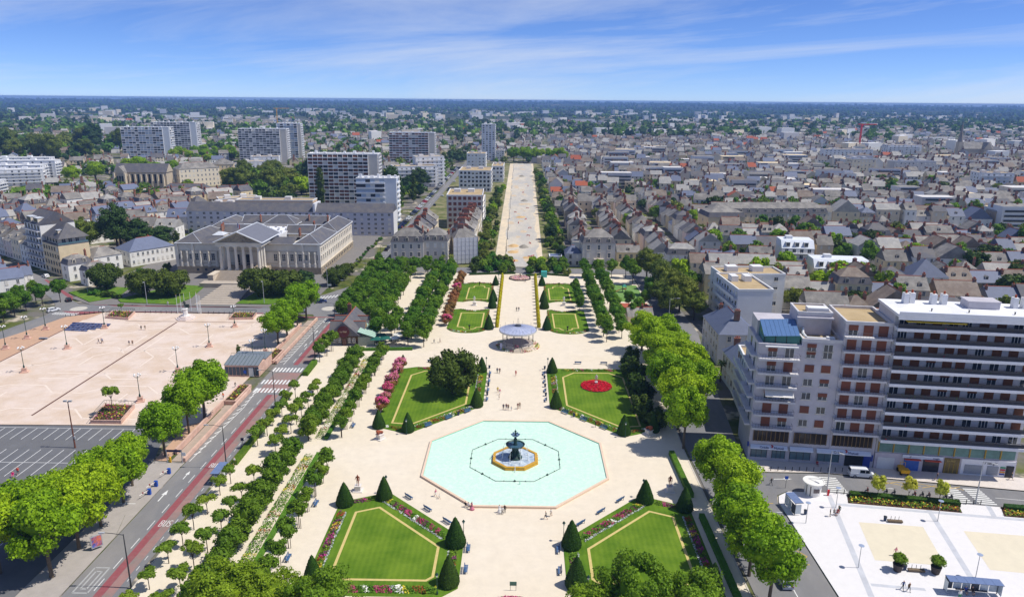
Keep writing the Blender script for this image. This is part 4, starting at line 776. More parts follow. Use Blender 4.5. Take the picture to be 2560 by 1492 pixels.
for i in range(72):
 a = 2 * PI * i / 72; c, s = math.cos(a), math.sin(a); mb.add([(c * 5.85 - s * .16, s * 5.85 + c * .16, 5.33), (c * 5.85 + s * .16, s * 5.85 - c * .16, 5.33), (c * 5.87, s * 5.87, 5.72)], [(0, 1, 2)]); mb.tube([(c * 5.85, s * 5.85, 5.3), (c * 5.86, s * 5.86, 5.6)], .05, 3)
mb.lathe([(5.94, 4.95), (5.94, 5.36)], 24, 0, cap=False); obj('cornice', mb, M('cornice_white', (206, 206, 204), .6, .06, 2), b)
for i in range(12): a = PI / 12 + i * PI / 6; mb = MB(); mb.tube([(5.8 * math.cos(a), 5.8 * math.sin(a), 5.3), (5.8 * math.cos(a), 5.8 * math.sin(a), 6.35)], .03, 4); mb.lathe([(.02, 6.2), (.08, 6.3), (.02, 6.5)], 5, 0, 5.8 * math.cos(a), 5.8 * math.sin(a)); obj('roof_spike', mb, iron, b)
mb = MB(); mb.lathe([(1.05, 6.5), (1.0, 6.9), (.75, 7.0), (.1, 7.15)], 12, 0); obj('lantern_collar', mb, M('dark_zinc', (70, 74, 86), .5, .1, 1), b)
mb = MB(); mb.tube([(0, 0, 7.0), (0, 0, 9.3)], .04, 4)
for z, r in ((7.6, .45), (8.1, .35), (8.6, .22)):
 for k in range(4): a = k * PI / 2; mb.tube([(0, 0, z - .2), (r * math.cos(a), r * math.sin(a), z), (0.1 * math.cos(a), .1 * math.sin(a), z + .35)], .03, 3)
obj('finial', mb, M('finial_grey', (170, 168, 160), .5, .05, 1), b)
mb = MB(); mb.box(-5.2, -4.3, 0.2, .7, .08, 2.1); obj('banner', mb, M('banner_blue', (170, 176, 206), .7, .2, 2), b)
rng = np.random.default_rng(4); pts = []
flower_band('flower_border', 'ring of red and white flowers around the bandstand base', [(0.1 + 6.2 * math.cos(math.radians(a)), 218.2 + 6.2 * math.sin(math.radians(a))) for a in list(range(-78, 260, 12))], 1.5, 33, [6, 1.2, 0, 2.5, 1.6, .3, .4, 1.4, 1], 0, 22, 0.8)
# ================================================================ people
def skin_person(key, J, E, R, sub=1):
 me = bpy.data.meshes.new('figure_' + key); me.from_pydata(J, E, []); o = bpy.data.objects.new('tmp', me); COL.objects.link(o)
 o.modifiers.new('s', 'SKIN'); sv = me.skin_vertices[0].data
 for i, r in enumerate(R): sv[i].radius = (r, r) if not isinstance(r, tuple) else r
 sv[0].use_root = True; s = o.modifiers.new('u', 'SUBSURF'); s.levels = sub; s.render_levels = sub
 dg = bpy.context.evaluated_depsgraph_get(); out = bpy.data.meshes.new_from_object(o.evaluated_get(dg)); bpy.data.objects.remove(o)
 out.polygons.foreach_set('use_smooth', [True] * len(out.polygons)); return out
def human(key, kneeL, kneeR, footL, footR, handL, handR, elL, elR, hip=0.92, lean=0.0):
 J = [(0, 0, hip), (0, lean * .5, hip + .25), (0, lean, hip + .47), (0, lean - .02, hip + .58), (0, lean - .04, hip + .68), (0, lean - .03, hip + .80),
   (-.19, lean, hip + .46), elL, handL, (.19, lean, hip + .46), elR, handR, (-.1, 0, hip - .05), kneeL, footL, (footL[0], footL[1] - .2, .05), (.1, 0, hip - .05), kneeR, footR, (footR[0], footR[1] - .2, .05),
   (handL[0] * 1.02, handL[1] - .05, handL[2] - .12), (handR[0] * 1.02, handR[1] - .05, handR[2] - .12)]
 E = [(0, 1), (1, 2), (2, 3), (3, 4), (4, 5), (2, 6), (6, 7), (7, 8), (2, 9), (9, 10), (10, 11), (0, 12), (12, 13), (13, 14), (14, 15), (0, 16), (16, 17), (17, 18), (18, 19), (8, 20), (11, 21)]
 R = [(.15, .11), (.14, .10), (.16, .10), .05, .085, .09, .07, .045, .035, .07, .045, .035, .09, .062, .045, .04, .09, .062, .045, .04, .03, .03]
 return skin_person(key, J, E, R)
FIG = {
 'stand': human('stand', (-.11, .0, .5), (.11, -.02, .5), (-.12, .03, .08), (.12, 0, .08), (-.26, -.08, .82), (.26, -.06, .82), (-.26, .03, 1.12), (.26, .03, 1.12)),
 'walk': human('walk', (-.1, -.2, .52), (.1, .05, .5), (-.11, -.3, .08), (.11, .42, .14), (-.24, .2, .86), (.24, -.25, .9), (-.25, .12, 1.12), (.25, -.03, 1.12), lean=-.03),
 'stroll': human('stroll', (-.1, .04, .5), (.1, -.14, .52), (-.11, .3, .12), (.11, -.18, .08), (-.27, -.12, .84), (.25, .12, .84), (-.25, 0, 1.12), (.25, .08, 1.12)),
 'sit': human('sit', (-.13, -.42, .5), (.13, -.42, .5), (-.13, -.45, .08), (.13, -.42, .08), (-.16, -.3, .58), (.16, -.3, .58), (-.27, -.04, .7), (.27, -.04, .7), hip=.5, lean=.03),
 'point': human('point', (-.1, 0, .5), (.1, -.05, .5), (-.14, .06, .08), (.14, -.08, .08), (-.28, -.25, 1.15), (.24, .05, .84), (-.26, -.05, 1.12), (.25, .05, 1.12)),
}
CLO = {}
def cloth(c):
 k = 'cloth_%d_%d_%d' % c; return M(k, c, 0.85, 0.08, 4, world=False)
SKIN = [M('skin_a', (206, 160, 132), .6, .05, 5, world=False), M('skin_b', (150, 104, 80), .6, .05, 5, world=False)]
def person(pose, label, x, y, rz, top, bottom, hair=(60, 44, 34), z=0.06, group=None, long=False, dress=False, s=1.0, skin=0):
 me = FIG[pose].copy(); me.materials.clear()
 for m_ in (cloth(top), cloth(bottom), SKIN[skin], cloth(hair), cloth((52, 44, 42))): me.materials.append(m_)
 hip = 0.5 if pose == 'sit' else 0.92; mi = []
 for p in me.polygons:
  c = p.center; q = c.z - hip
  if q > .66: m_ = 3 if (q > .82 or c.y > .0) else 2
  elif q > .53: m_ = 2
  elif abs(c.x) > .235 and q < .25 and (long is False): m_ = 2
  elif pose == 'point' and c.x < -.27: m_ = 2
  elif c.z < .1: m_ = 4
  elif q > .02 or (dress and q > -.5): m_ = 0
  else: m_ = (1 if (long or c.z > .42) else 2) if not dress else 2
  if pose == 'sit' and m_ == 1 and c.z < .35 and not long: m_ = 2
  mi.append(m_)
 me.polygons.foreach_set('material_index', mi); o = bpy.data.objects.new('person', me); link(o); o.location = (x, y, z); o.rotation_euler = (0, 0, rz); o.scale = (s, s, s)
 if dress:
  mb = MB(); mb.lathe([(.17, .98), (.24, .7), (.38, .3), (.5, .04)], 12, 0); obj('dress_skirt', mb, cloth(top), o, smooth=True)
 return tag(o, label, 'person', group)
W_, K_, B_, R_, G_ = (232, 230, 226), (44, 44, 48), (66, 84, 120), (190, 40, 46), (120, 120, 112); T_ = (176, 160, 134); LB = (140, 168, 204); PK = (214, 130, 150); YL = (220, 190, 60)
for a in [('stand', 'bride in a long white dress before the fountain', -2.75, 121.7, 0.4, W_, W_, (90, 60, 40), .06, None, True, True), ('stand', 'person in a white shirt beside the bride at the fountain', -2.2, 121.0, PI, W_, (70, 70, 80), (50, 40, 34), .06, None, True), ('stand', 'groom in a black suit beside the bride at the fountain', -1.75, 121.7, -.3, K_, K_, (40, 30, 26), .06, None, True),
    ('sit', 'person in dark top sitting on the fountain rim', -9.3, 123.4, 2.6, K_, B_), ('sit', 'person in white sitting on the fountain rim', -8.7, 123.1, 2.9, W_, B_), ('stand', 'person in a pale pink dress standing at the fountain rim', -8.0, 122.6, 2.2, PK, PK, (80, 50, 34), .06, None, False, True),
    ('walk', 'person in pink walking with a child left of the fountain', -15.4, 127.1, 1.2, PK, W_), ('walk', 'child in light clothes running beside the person in pink', -14.6, 126.3, 1.4, W_, T_, (120, 90, 60), .06, None, False, False, .65),
    ('walk', 'person in grey pushing a pram near the right front lawn', 5.9, 119.7, -1.6, G_, K_), ('stroll', 'person in pale clothes walking beside the pram', 6.9, 120.7, -1.4, W_, T_),
    ('stroll', 'person in navy in the group of four behind the pool', -3.2, 168.8, 0, (50, 56, 90), K_), ('walk', 'person in maroon in the group of four behind the pool', -2.5, 169, 0, (110, 44, 50), B_), ('stroll', 'person in brown in the group of four behind the pool', -2.0, 168.6, .2, (120, 90, 70), K_), ('walk', 'child in white in front of the group of four', -1.2, 168.4, 0, W_, LB, (90, 60, 40), .06, None, False, False, .72),
    ('walk', 'person in dark red walking right of the group of four', .4, 169.4, .1, (120, 50, 50), T_), ('stroll', 'person in beige in the pair right of the group of four', .9, 169.9, .1, T_, G_), ('stand', 'person in black standing by the right bench behind the pool', 18.9, 159.6, 1.5, K_, K_, K_, .06, None, True),
    ('walk', 'person in dark clothes near the left grove path', -26.6, 219.6, 1.7, K_, B_, K_, .06, None, True), ('stroll', 'person in grey near the left grove path', -24.8, 220.5, 1.6, G_, K_), ('walk', 'person in a hurry crossing left of the bandstand', -15.1, 206.1, -1.0, K_, T_), ('stroll', 'person in blue of the pair beside the left alley cone', -5.6, 194.2, 0, B_, K_, K_, .06, None, True), ('walk', 'person in dark red of the pair beside the left alley cone', -4.9, 194, .2, (100, 40, 44), K_),
    ('walk', 'person in bright red walking alone up the alley', -.3, 192.2, PI, R_, (200, 60, 60)), ('stroll', 'person in yellow on the alley beside the magnolia', -5.0, 179.9, .3, YL, T_), ('walk', 'person in rose walking behind the one in yellow', -4.4, 178.5, .3, PK, W_), ('walk', 'small child in cream ahead of the pair in yellow and rose', -4.5, 175.4, 0, T_, W_, (120, 90, 60), .06, None, False, False, .6),
    ('stroll', 'person in grey of the pair beyond the bandstand', -.6, 257.2, 0, G_, K_, K_, .06, None, True), ('walk', 'person in black of the pair beyond the bandstand', .2, 257.4, 0, K_, B_, K_, .06, None, True), ('walk', 'person walking beside the octagonal flower bed', 2.7, 301, 1.4, B_, K_), ('sit', 'person sitting on the bench behind the left lawn', -17.4, 201.5, PI, K_, B_), ('stand', 'person in olive standing behind the left lawn', -19.6, 201.9, 0, (110, 110, 60), K_),
    ('stand', 'person in purple on the bandstand steps', -.6, 213.6, 0, (110, 50, 90), PK, K_, .5), ('stand', 'second person on the bandstand steps, in pink', .1, 213.3, 0, PK, K_, K_, .4),
    ('stroll', 'person in black crossing the square near the monument', -125.4, 229.5, .6, K_, K_, K_, .05), ('walk', 'person in khaki beside the one in black near the monument', -124.2, 229.7, .6, (110, 104, 84), T_, K_, .05), ('walk', 'person in grey of the trio on the square', -131.8, 215.6, -.4, G_, B_, K_, .05), ('stroll', 'person in white of the trio on the square', -131.2, 216.2, -.4, W_, G_, K_, .05), ('walk', 'person in blue of the trio on the square', -130.6, 215.7, -.3, LB, K_, K_, .05),
    ('walk', 'person in navy walking near the square seam', -121.3, 214, .5, (50, 56, 90), T_, K_, .05), ('stroll', 'person in brown walking near the square seam', -120.4, 214.3, .6, (126, 96, 74), K_, K_, .05), ('stand', 'person in white on the palace forecourt lawn edge', -130.7, 259.6, 0, W_, W_, K_, .04, None, True), ('walk', 'person in orange beside the planted wall at the crossing', -75.6, 173.4, 1.0, (226, 90, 40), K_, K_, .05), ('walk', 'person in black waiting by the car-park pavilion', -75.4, 181.0, 1.5, K_, B_, K_, .05),
    ('walk', 'person in red beside a wheelchair on the car park', -102.0, 133.4, .4, (220, 70, 60), K_, K_, 0), ('sit', 'person in magenta sitting in a wheelchair on the car park', -102.3, 132.3, .4, (220, 30, 120), PK, K_, .05), ('walk', 'person in white walking at the bus stop on the boulevard', -59.4, 138.7, PI, W_, K_, K_, .06),
    ('walk', 'person in black crossing the road below the bank', 52.1, 133.6, .8, K_, K_, K_, 0, None, True), ('stand', 'person in dark clothes left of the seated pair on the white square', 59.3, 122.0, 1.2, K_, T_, K_, .12, None, True), ('sit', 'person with grey top seated on the white square', 60.3, 122.6, .5, G_, B_, K_, .14), ('sit', 'person in red seated on the white square', 61.0, 122.7, -.6, (170, 60, 50), K_, K_, .14), ('stand', 'person in green standing behind the seated pair', 61.5, 123.2, -.8, (60, 84, 64), K_, K_, .12, None, True),
    ('walk', 'person in rose walking on the sand panel of the white square', 65.6, 110, .4, PK, T_, K_, .12), ('walk', 'person in blue with white hat walking left of the long shelter', 62.3, 100.9, .2, (60, 84, 130), K_, W_, .12, None, True), ('stroll', 'person in brown with white hat walking left of the long shelter', 63.0, 100.4, .2, (110, 86, 64), K_, W_, .12, None, True), ('sit', 'person in blue sitting in the long shelter', 71.9, 100.3, 0, (60, 80, 150), K_, K_, .13), ('sit', 'person in black sitting in the long shelter', 72.9, 100.2, 0, K_, K_, K_, .13), ('stand', 'person in white and green standing before the long shelter', 70.1, 98.8, 0, W_, (40, 130, 80), K_, .12, None, True),
    ('walk', 'person in black walking on the pavement below the estate agency', 87, 136.3, 1.4, K_, B_, K_, .11), ('sit', 'person in red sitting on the pavement below the bank', 64.6, 141.9, 0, (170, 50, 50), K_, K_, .02), ('walk', 'person in dark green beside the estate agency door', 102.6, 136.9, 1.4, (50, 80, 70), K_, K_, .11)]:
 person(*a)
# ================================================================ statues
def statue(x, y, fig, mat, pedmat, label, ph=1.1, s=1.25, z0=0.06, rz=0, pw=1.0):
 t = thing('statue', label, 'statue', (x, y, z0), rz); mb = MB(); mb.box(0, 0, 0, pw * 1.9, pw * 1.9, .18); mb.box(0, 0, .18, pw * 1.1, pw * 1.1, ph - .3); mb.box(0, 0, ph - .12, pw * 1.3, pw * 1.3, .14); obj('pedestal', mb, pedmat, t)
 me = fig.copy(); me.materials.clear(); me.materials.append(mat); o = obj('figure', me, None, t, (0, 0, ph - .02)); o.scale = (s * 1.1, s * 1.1, s); return t
terra = M('terracotta_figure', (150, 78, 50), .7, .2, 2.0); marble = M('marble', (228, 226, 222), .6, .06, 2.0); ped = M('pedestal_stone', (224, 218, 210), .8, .08, 1.0)
LION = skin_person('lion', [(0, .35, .45), (0, 0, .5), (0, -.4, .55), (0, -.6, .8), (0, -.8, .85), (-.18, -.45, .3), (-.18, -.55, .05), (.18, -.45, .3), (.18, -.55, .05), (-.22, .4, .28), (-.22, .2, .05), (.22, .4, .28), (.22, .2, .05), (0, .7, .2)], [(0, 1), (1, 2), (2, 3), (3, 4), (2, 5), (5, 6), (2, 7), (7, 8), (0, 9), (9, 10), (0, 11), (11, 12), (0, 13)], [.2, .22, .24, .24, .12, .1, .08, .1, .08, .16, .09, .16, .09, .04])
statue(-31.0, 128.9, FIG['point'], terra, ped, 'terracotta figure on white pedestal at the left near side of the pool', 1.2, 1.35); statue(30.9, 130.4, FIG['stand'], terra, ped, 'terracotta figure on white pedestal at the right near side of the pool', 1.2, 1.35)
statue(-31.0, 151.8, LION, terra, ped, 'terracotta lion on white pedestal left of the pool', 1.2, 1.3, rz=-.6, pw=1.15); statue(31, 156.0, LION, terra, ped, 'terracotta lion on pedestal in the shade right of the pool', 1.2, 1.3, rz=.6, pw=1.15)
statue(21.7, 186.2, FIG['stand'], marble, marble, 'white marble statue in the red flower bed', .8, 1.25, .2, pw=.6)
statue(-16.6, 264.4, FIG['stroll'], marble, ped, 'white marble statue in the left sand circle', 1.3, 1.4); statue(17.2, 265.6, FIG['point'], marble, ped, 'white marble statue in the right sand circle', 1.3, 1.4)
for i, (x, y) in enumerate(((-16.4, 234.6), (16.8, 234.6), (-16.4, 295.0), (16.8, 295.0))):
 t = thing('garden_urn', 'dark urn on a post at the %s lawn notch, %s side' % ('bandstand' if i < 2 else 'far', 'left' if i % 2 == 0 else 'right'), 'urn', (x, y, .12)); mb = MB(); mb.lathe([(.25, 0), (.18, .15), (.14, .8), (.2, .9)], 8, 0); obj('post', mb, M('dark_iron', (44, 44, 42), .6, .1, 2), t); mb = MB(); mb.lathe([(.12, .9), (.34, 1.2), (.38, 1.45), (.2, 1.5)], 8, 0); obj('bowl', mb, MATS['dark_iron'], t)
mb = MB(); P = octa(4.35, 21.6, 185.0); mb.lathe([(4.3, .12), (4.3, .2), (.1, .34)], 28, 0, 21.6, 185.0, cap=False); struct('flower_bed_soil', mb, soil_m)
flower_disc('red_flower_bed', 'round bed of red flowers on the right lawn', 21.6, 185, 4.2, 4.2, 41, [.5, 0.6, 0, 0, .02, 0, 0, 14, 0], 3400, .25, .2)
b_ = thing('planter_bed', 'octagonal bed of pink and white flowers at the end of the alley', 'planter', (0.5, 308.2, .06)); mb = MB(); ring(mb, [(x - 0.5, y - 308.2) for x, y in octa(4.6, .5, 308.2)], 0, .3, 0, 0, .5); obj('edging', mb, M('dark_edging', (70, 62, 52), .8, .1, 1), b_); mb = MB(); mb.lathe([(.6, .2), (.5, .7), (.2, .9), (.14, 1.7), (.5, 2.0), (.1, 2.1)], 8, 0); obj('vase', mb, MATS['dark_iron'], b_)
flower_disc('pink_flowers', 'pink and white flowers filling the octagonal bed', .5, 308.2, 4.1, 4.1, 42, [2, 2, 0, .5, 4, .5, .2, .5, 5], 2200, .4, .2)
flower_disc('magenta_flowers', 'magenta flowers at the bottom edge of the alley', 0, 95.6, 3.6, 1.8, 43, [.5, 8, 0, 0, 0, .5, 0, 0, 1], 1400, .4, .1)
# ================================================================ benches, bins, park lamps
bench_blue = M('bench_blue', (70, 104, 146), .6, .1, 3, world=False); bench_iron = M('bench_iron', (40, 48, 58), .6, .1, 3, world=False)
def make_bench(label):
 t = thing('park_bench', label, 'bench', (0, 0, 0), 0, 'blue park benches'); mb = MB()
 for k in range(4): mb.box(0, -.2 + k * .13, .43, 2.0, .105, .035)
 obj('seat', mb, bench_blue, t); mb = MB()
 for k in range(3): mb.box(0, .29 + k * .03, .56 + k * .14, 2.0, .03, .11)
 obj('backrest', mb, bench_blue, t)
 for s in (-.8, .8): mb = MB(); mb.box(s, -.2, 0, .06, .06, .43); mb.box(s, .26, 0, .06, .06, .92); mb.box(s, .03, .38, .06, .5, .05); obj('leg', mb, bench_iron, t)
 return t
BENCHES = []
for sd, k in (('left', -1), ('right', 1)):
 BENCHES += [(k * 7.7, 109.8, -k * PI / 2, 'by the near cone on the %s alley edge' % sd), (k * 7.7, 104.0, -k * PI / 2, 'nearest the camera on the %s alley edge' % sd)]
 for i, (x, y) in enumerate(((20.5, 126.4), (16.3, 122.2), (12.2, 118.1))): BENCHES.append((k * x, y, PI + k * PI / 4, '%s from the outside on the %s diagonal below the pool' % (od(i), sd)))
 for i, (x, y) in enumerate(((20.7, 158.6), (16.3, 163.0), (12.0, 167.0))): BENCHES.append((k * x, y, -k * PI / 4, '%s from the outside on the %s diagonal beyond the pool' % (od(i), sd)))
 for i, y in enumerate((174.8, 181, 187.4, 193.4)): BENCHES.append((k * 7.55, y, -k * PI / 2, '%s from the pool along the %s alley edge' % (od(i), sd)))
 for i, x in enumerate((17.9, 25.5)): BENCHES.append((k * x, 202.4, PI, '%s from the alley behind the %s lawn' % (od(i), sd)))
for i, (x, y) in enumerate(((-51.2, 116.1), (-51.2, 121.6), (-51.2, 127.6), (-51.0, 149.2), (-50.8, 164.4))): BENCHES.append((x, y, PI / 2, '%s from the camera among the young trees' % od(i)))
for i, (x, y) in enumerate(((-37.8, 106.3), (-37.8, 123.5), (-38.4, 158))): BENCHES.append((x, y, PI / 2, '%s from the camera under the round-headed trees' % od(i)))
b0 = make_bench(''); KIDS[b0.name] = list(b0.children)
for i, (x, y, rz, w) in enumerate(BENCHES):
 L = 'blue slatted bench ' + w
 if i == 0: b0.location = (x, y, .06); b0.rotation_euler = (0, 0, rz); b0['label'] = L
 else: dup(b0, (x, y, .06), rz, L)
bin_m = M('bin_blue', (48, 66, 96), .6, .1, 3)
def make_bin(x, y, label, z=.06):
 t = thing('litter_bin', label, 'bin', (x, y, z), 0, 'litter bins'); mb = MB(); mb.lathe([(.24, .1), (.3, .85)], 10, 0); obj('body', mb, bin_m, t); mb = MB(); mb.lathe([(.32, .85), (.34, .92), (.2, .97)], 10, 0); obj('lid', mb, bench_iron, t)
for sd, k in (('left', -1), ('right', 1)):
 for i, (x, y) in enumerate(((7.7, 178), (7.7, 184.2), (7.7, 190.4), (9.6, 169.6), (14.2, 165.2), (8.0, 197.8), (8.6, 234.4))): make_bin(k * x, y, 'dark litter bin, %s from the pool on the %s of the alley' % (od(i), sd))
green_iron = M('green_iron', (38, 70, 62), .5, .1, 3, world=False); lamp_glass = M('lamp_glass', (214, 218, 216), .3, .05, 3, world=False)
def make_parklamp(x, y, label):
 t = thing('park_lamp', label, 'lamp', (x, y, .06), 0, 'green park lamps'); mb = MB(); mb.lathe([(.16, 0), (.14, .5), (.06, .7), (.05, 3.1), (.09, 3.2)], 8, 0); obj('post', mb, green_iron, t)
 mb = MB(); mb.lathe([(.12, 3.2), (.24, 3.6), (.22, 3.62)], 8, 0); obj('lantern', mb, lamp_glass, t); mb = MB(); mb.lathe([(.3, 3.6), (.18, 3.8), (.03, 4.0)], 8, 0); obj('cap', mb, green_iron, t)
for sd, k in (('left', -1), ('right', 1)):
 for x, y, w in ((8.8, 112.8, 'beside the near alley cone on the %s'), (11.8, 97.9, 'at the front corner of the %s near lawn'), (25.2, 128.0, 'behind the pool-side cone of the %s near lawn'), (8.8, 196.6, 'at the bandstand end of the %s lawn behind the pool'), (25.3, 154.2, 'beside the pool-side cone of the %s lawn behind the pool'), (8.6, 299.5, 'at the far end of the %s alley edge')): make_parklamp(k * x, y, 'green park lamp ' + w % sd)

# ================================================================ street furniture, walls, vehicles
steel = M('lamp_steel', (58, 62, 66), .5, .1, 2, world=False, metal=.3); pale_steel = M('pale_steel', (176, 178, 180), .5, .1, 2, world=False); globe_m = M('white_globe', (236, 236, 234), .3, .02, 2, world=False); black_m = M('black_iron', (34, 36, 38), .6, .1, 2, world=False)
def lampmesh_arm(h, arm):
 a = MB(); a.lathe([(.16, 0), (.13, 1.0), (.07, h * .98), (.06, h)], 8, 0); b = MB(); b.tube([(0, 0, h - .15), (-arm * .6, 0, h + .12), (-arm, 0, h + .2)], .05, 5); c = MB(); c.box(-arm - .35, 0, h + .12, .95, .3, .14); return a, b, c
def street_lamp(x, y, h, arm, rz, label, group, mat=None, z=0.06):
 t = thing('street_lamp', label, 'street lamp', (x, y, z), rz, group); A, B_, C_ = lampmesh_arm(h, arm); obj('post', A, mat or steel, t); obj('arm', B_, mat or steel, t); obj('lamp_head', C_, pale_steel, t); return t
for i, (x, y) in enumerate(((-60.4, 98.4), (-60.5, 137.2), (-60.6, 168.8), (-60.8, 205.6), (-60.9, 231), (-62.3, 262), (-64.2, 296), (-64.2, 330))): street_lamp(x, y, 9.6, 3.0, 0, 'tall dark street lamp, %s from the camera on the park side of the boulevard' % od(i), 'boulevard lamps')
for i, (x, y) in enumerate(((-138.7, 260), (-95.9, 263.3), (-170.4, 276.1), (-78, 287))): street_lamp(x, y, 8.6, .3, PI / 2, 'slim pale street lamp, %s' % ['in front of the left forecourt lawn', 'in front of the right forecourt lawn', 'at the corner of the left street', 'at the palace drive'][i], 'pale forecourt lamps', pale_steel)
for i, (x, y, rz) in enumerate(((62.3, 131.0, -.9), (89.8, 127.6, -.9), (41.2, 108, 0), (52.6, 244, 0), (56, 309, PI))): street_lamp(x, y, 9.0, 1.6 if i < 2 else 2.6, rz + PI, 'pale tall street lamp %s' % ['by the crossing below the bank', 'by the crossing below the estate agency', 'leaning out of the right-hand plane trees', 'beside the dark side street', 'over the olive trees'][i], 'pale right-hand lamps', pale_steel)
# floodlight mast on the car park
t = thing('floodlight_mast', 'tall brown floodlight mast on the car park', 'lamp mast', (-97.4, 145.4, 0)); mb = MB(); mb.lathe([(.2, 0), (.16, 2), (.09, 11)], 8, 0); obj('post', mb, M('rust_steel', (122, 78, 62), .7, .15, 2), t)
for s in (-1, 1): mb = MB(); mb.box(s * .55, 0, 11.0, .7, .4, .3); mb.tube([(0, 0, 10.8), (s * .5, 0, 11.1)], .05, 5); obj('floodlight', mb, pale_steel, t)
mb = MB(); mb.box(.2, 0, 2.2, .3, .3, .6); obj('control_box', mb, pale_steel, t)
# globe lampposts of the square
def globe_lamp(x, y, label, ped=True):
 t = thing('globe_lamp', label, 'street lamp', (x, y, .05), .4, 'globe lampposts of the square'); h = 7.0
 if ped: mb = MB(); mb.box(0, 0, 0, 2.0, 2.0, .25); mb.box(0, 0, .25, 1.2, 1.2, .9); mb.box(0, 0, 1.15, 1.4, 1.4, .12); obj('stone_base', mb, pink_stone, t)
 mb = MB(); mb.lathe([(.26, 1.2 if ped else 0), (.2, 1.9), (.09, 2.2), (.07, h)], 8, 0); obj('post', mb, green_iron, t)
 for k in range(5):
  a = 2 * PI * k / 5; mb = MB(); mb.tube([(0, 0, h - .6), (.55 * math.cos(a), .55 * math.sin(a), h - .3), (.75 * math.cos(a), .75 * math.sin(a), h)], .04, 4); obj('arm', mb, green_iron, t)
  mb = MB(); mb.lathe([(.04, h), (.2, h + .08), (.24, h + .24), (.18, h + .4), (.02, h + .46)], 8, 0, .75 * math.cos(a), .75 * math.sin(a)); obj('globe', mb, globe_m, t, smooth=True)
for i, (x, y, w) in enumerate(((-138.5, 190.3, 'nearest on the left row'), (-138.5, 210.2, 'in the middle of the left row'), (-138.5, 231, 'beside the blue panels'), (-95.9, 171, 'nearest on the right row'), (-95.9, 192, 'half hidden by the plane crown in the right row'), (-96.0, 213.7, 'third in the right row'), (-95.9, 234.2, 'far end of the right row'), (-157, 228.8, 'far on the brown strip'), (-157, 219.4, 'middle of the brown strip'), (-157, 209.4, 'near on the brown strip'), (-76.8, 208.8, 'in the tree shade by the boulevard'), (-76.9, 199, 'beside the car-park pavilion'))): globe_lamp(x, y, 'white globe lamppost ' + w + ' of the square')
# monument and flagpoles
t = thing('monument', 'bronze statue on a pale stepped pedestal before the palace', 'monument', (-116.6, 243.2, .05)); mb = MB()
for k, (r, h) in enumerate(((3.3, .35), (2.7, .35), (2.1, .4))): mb.lathe([(r, .35 * k), (r, .35 * k + h)], 8, 0, ph=PI / 8)
obj('steps', mb, M('monument_stone', (226, 212, 204), .8, .08, 1), t); mb = MB(); mb.lathe([(1.2, 1.1), (1.1, 1.4), (.9, 1.5), (.85, 3.4), (1.1, 3.6), (.9, 3.7)], 8, 0); obj('pedestal', mb, marble, t); me = FIG['point'].copy(); me.materials.clear(); me.materials.append(M('dark_bronze', (52, 66, 62), .5, .2, 2)); o = obj('figure', me, None, t, (0, 0, 3.65)); o.scale = (1.8, 1.8, 1.7)
mb = MB(); mb.box(0.5, 1.0, 3.6, 1.2, .5, 1.3); obj('horse_block', mb, MATS['dark_bronze'], t)
for i, (x, y) in enumerate(((-122.1, 249.0), (-121.4, 250.4), (-120.6, 251.6), (-119, 253), (-117, 253.6), (-116, 251.2), (-115.2, 250.4), (-114.4, 249.7), (-113.7, 249.0))): t = thing('flagpole', 'bare white flagpole, %s from the left behind the monument' % od(i), 'flagpole', (x, y, 0), 0, 'flagpoles behind the monument'); mb = MB(); mb.lathe([(.1, 0), (.05, 7.0)], 6, 0); obj('pole', mb, M('white_pole', (226, 230, 230), .5, .03, 2), t); mb = MB(); mb.lathe([(.03, 7.0), (.1, 7.08), (.02, 7.2)], 6, 0); obj('finial', mb, gold, t)
# planted boxes with railings
def planter_box(P, h, label, rail=True, treey=None):
 cx = sum(p[0] for p in P) / len(P); cy = sum(p[1] for p in P) / len(P); t = thing('planter_box', label, 'planter', (cx, cy, .05)); Q = [(x - cx, y - cy) for x, y in P]
 mb = MB(); ring(mb, Q, 0, .4, 0, 0, h); obj('wall', mb, pink_stone, t); mb = MB(); mb.poly(offset_poly(Q, .4), h - .1); obj('soil', mb, soil_m, t)
 rng = np.random.default_rng(int(abs(cx))); pts = scatter_poly(offset_poly(Q, .6), 7, rng); Pn = np.array([(x, y, h + rng.uniform(0, .5)) for x, y in pts]); mi = rng.choice([0, 0, 0, 3, 1, 6], len(Pn)); obj('plants', fast_mesh('plants', leaf_quads(Pn, np.tile([0, 0, 1.0], (len(Pn), 1)), .45, rng), 4, FLM, mi), None, t)['kind'] = 'stuff'
 if rail:
  mb = MB(); n = len(Q)
  for i in range(n):
   a, b = Q[i], Q[(i + 1) % n]; L = math.hypot(b[0] - a[0], b[1] - a[1]); mb.tube([(*a, h + .9), (*b, h + .9)], .05, 4)
   for k in range(int(L / .8) + 1): u = k * .8 / L; mb.tube([(a[0] + (b[0] - a[0]) * u, a[1] + (b[1] - a[1]) * u, h), (a[0] + (b[0] - a[0]) * u, a[1] + (b[1] - a[1]) * u, h + .9)], .03, 3)
  obj('railing', mb, green_iron, t)
planter_box([(-101, 157.6), (-93.6, 157.6), (-95.2, 167), (-103, 167.4)], .9, 'raised planter with green railing at the car-park edge of the square')
planter_box([(-144.6, 242.4), (-135.6, 240.6), (-137.6, 249.2), (-146, 249.4)], .7, 'raised planter with railing left of the monument'); planter_box([(-101, 242.2), (-92.8, 243), (-93.8, 249.4), (-102, 249.4)], .7, 'raised planter with railing right of the monument')
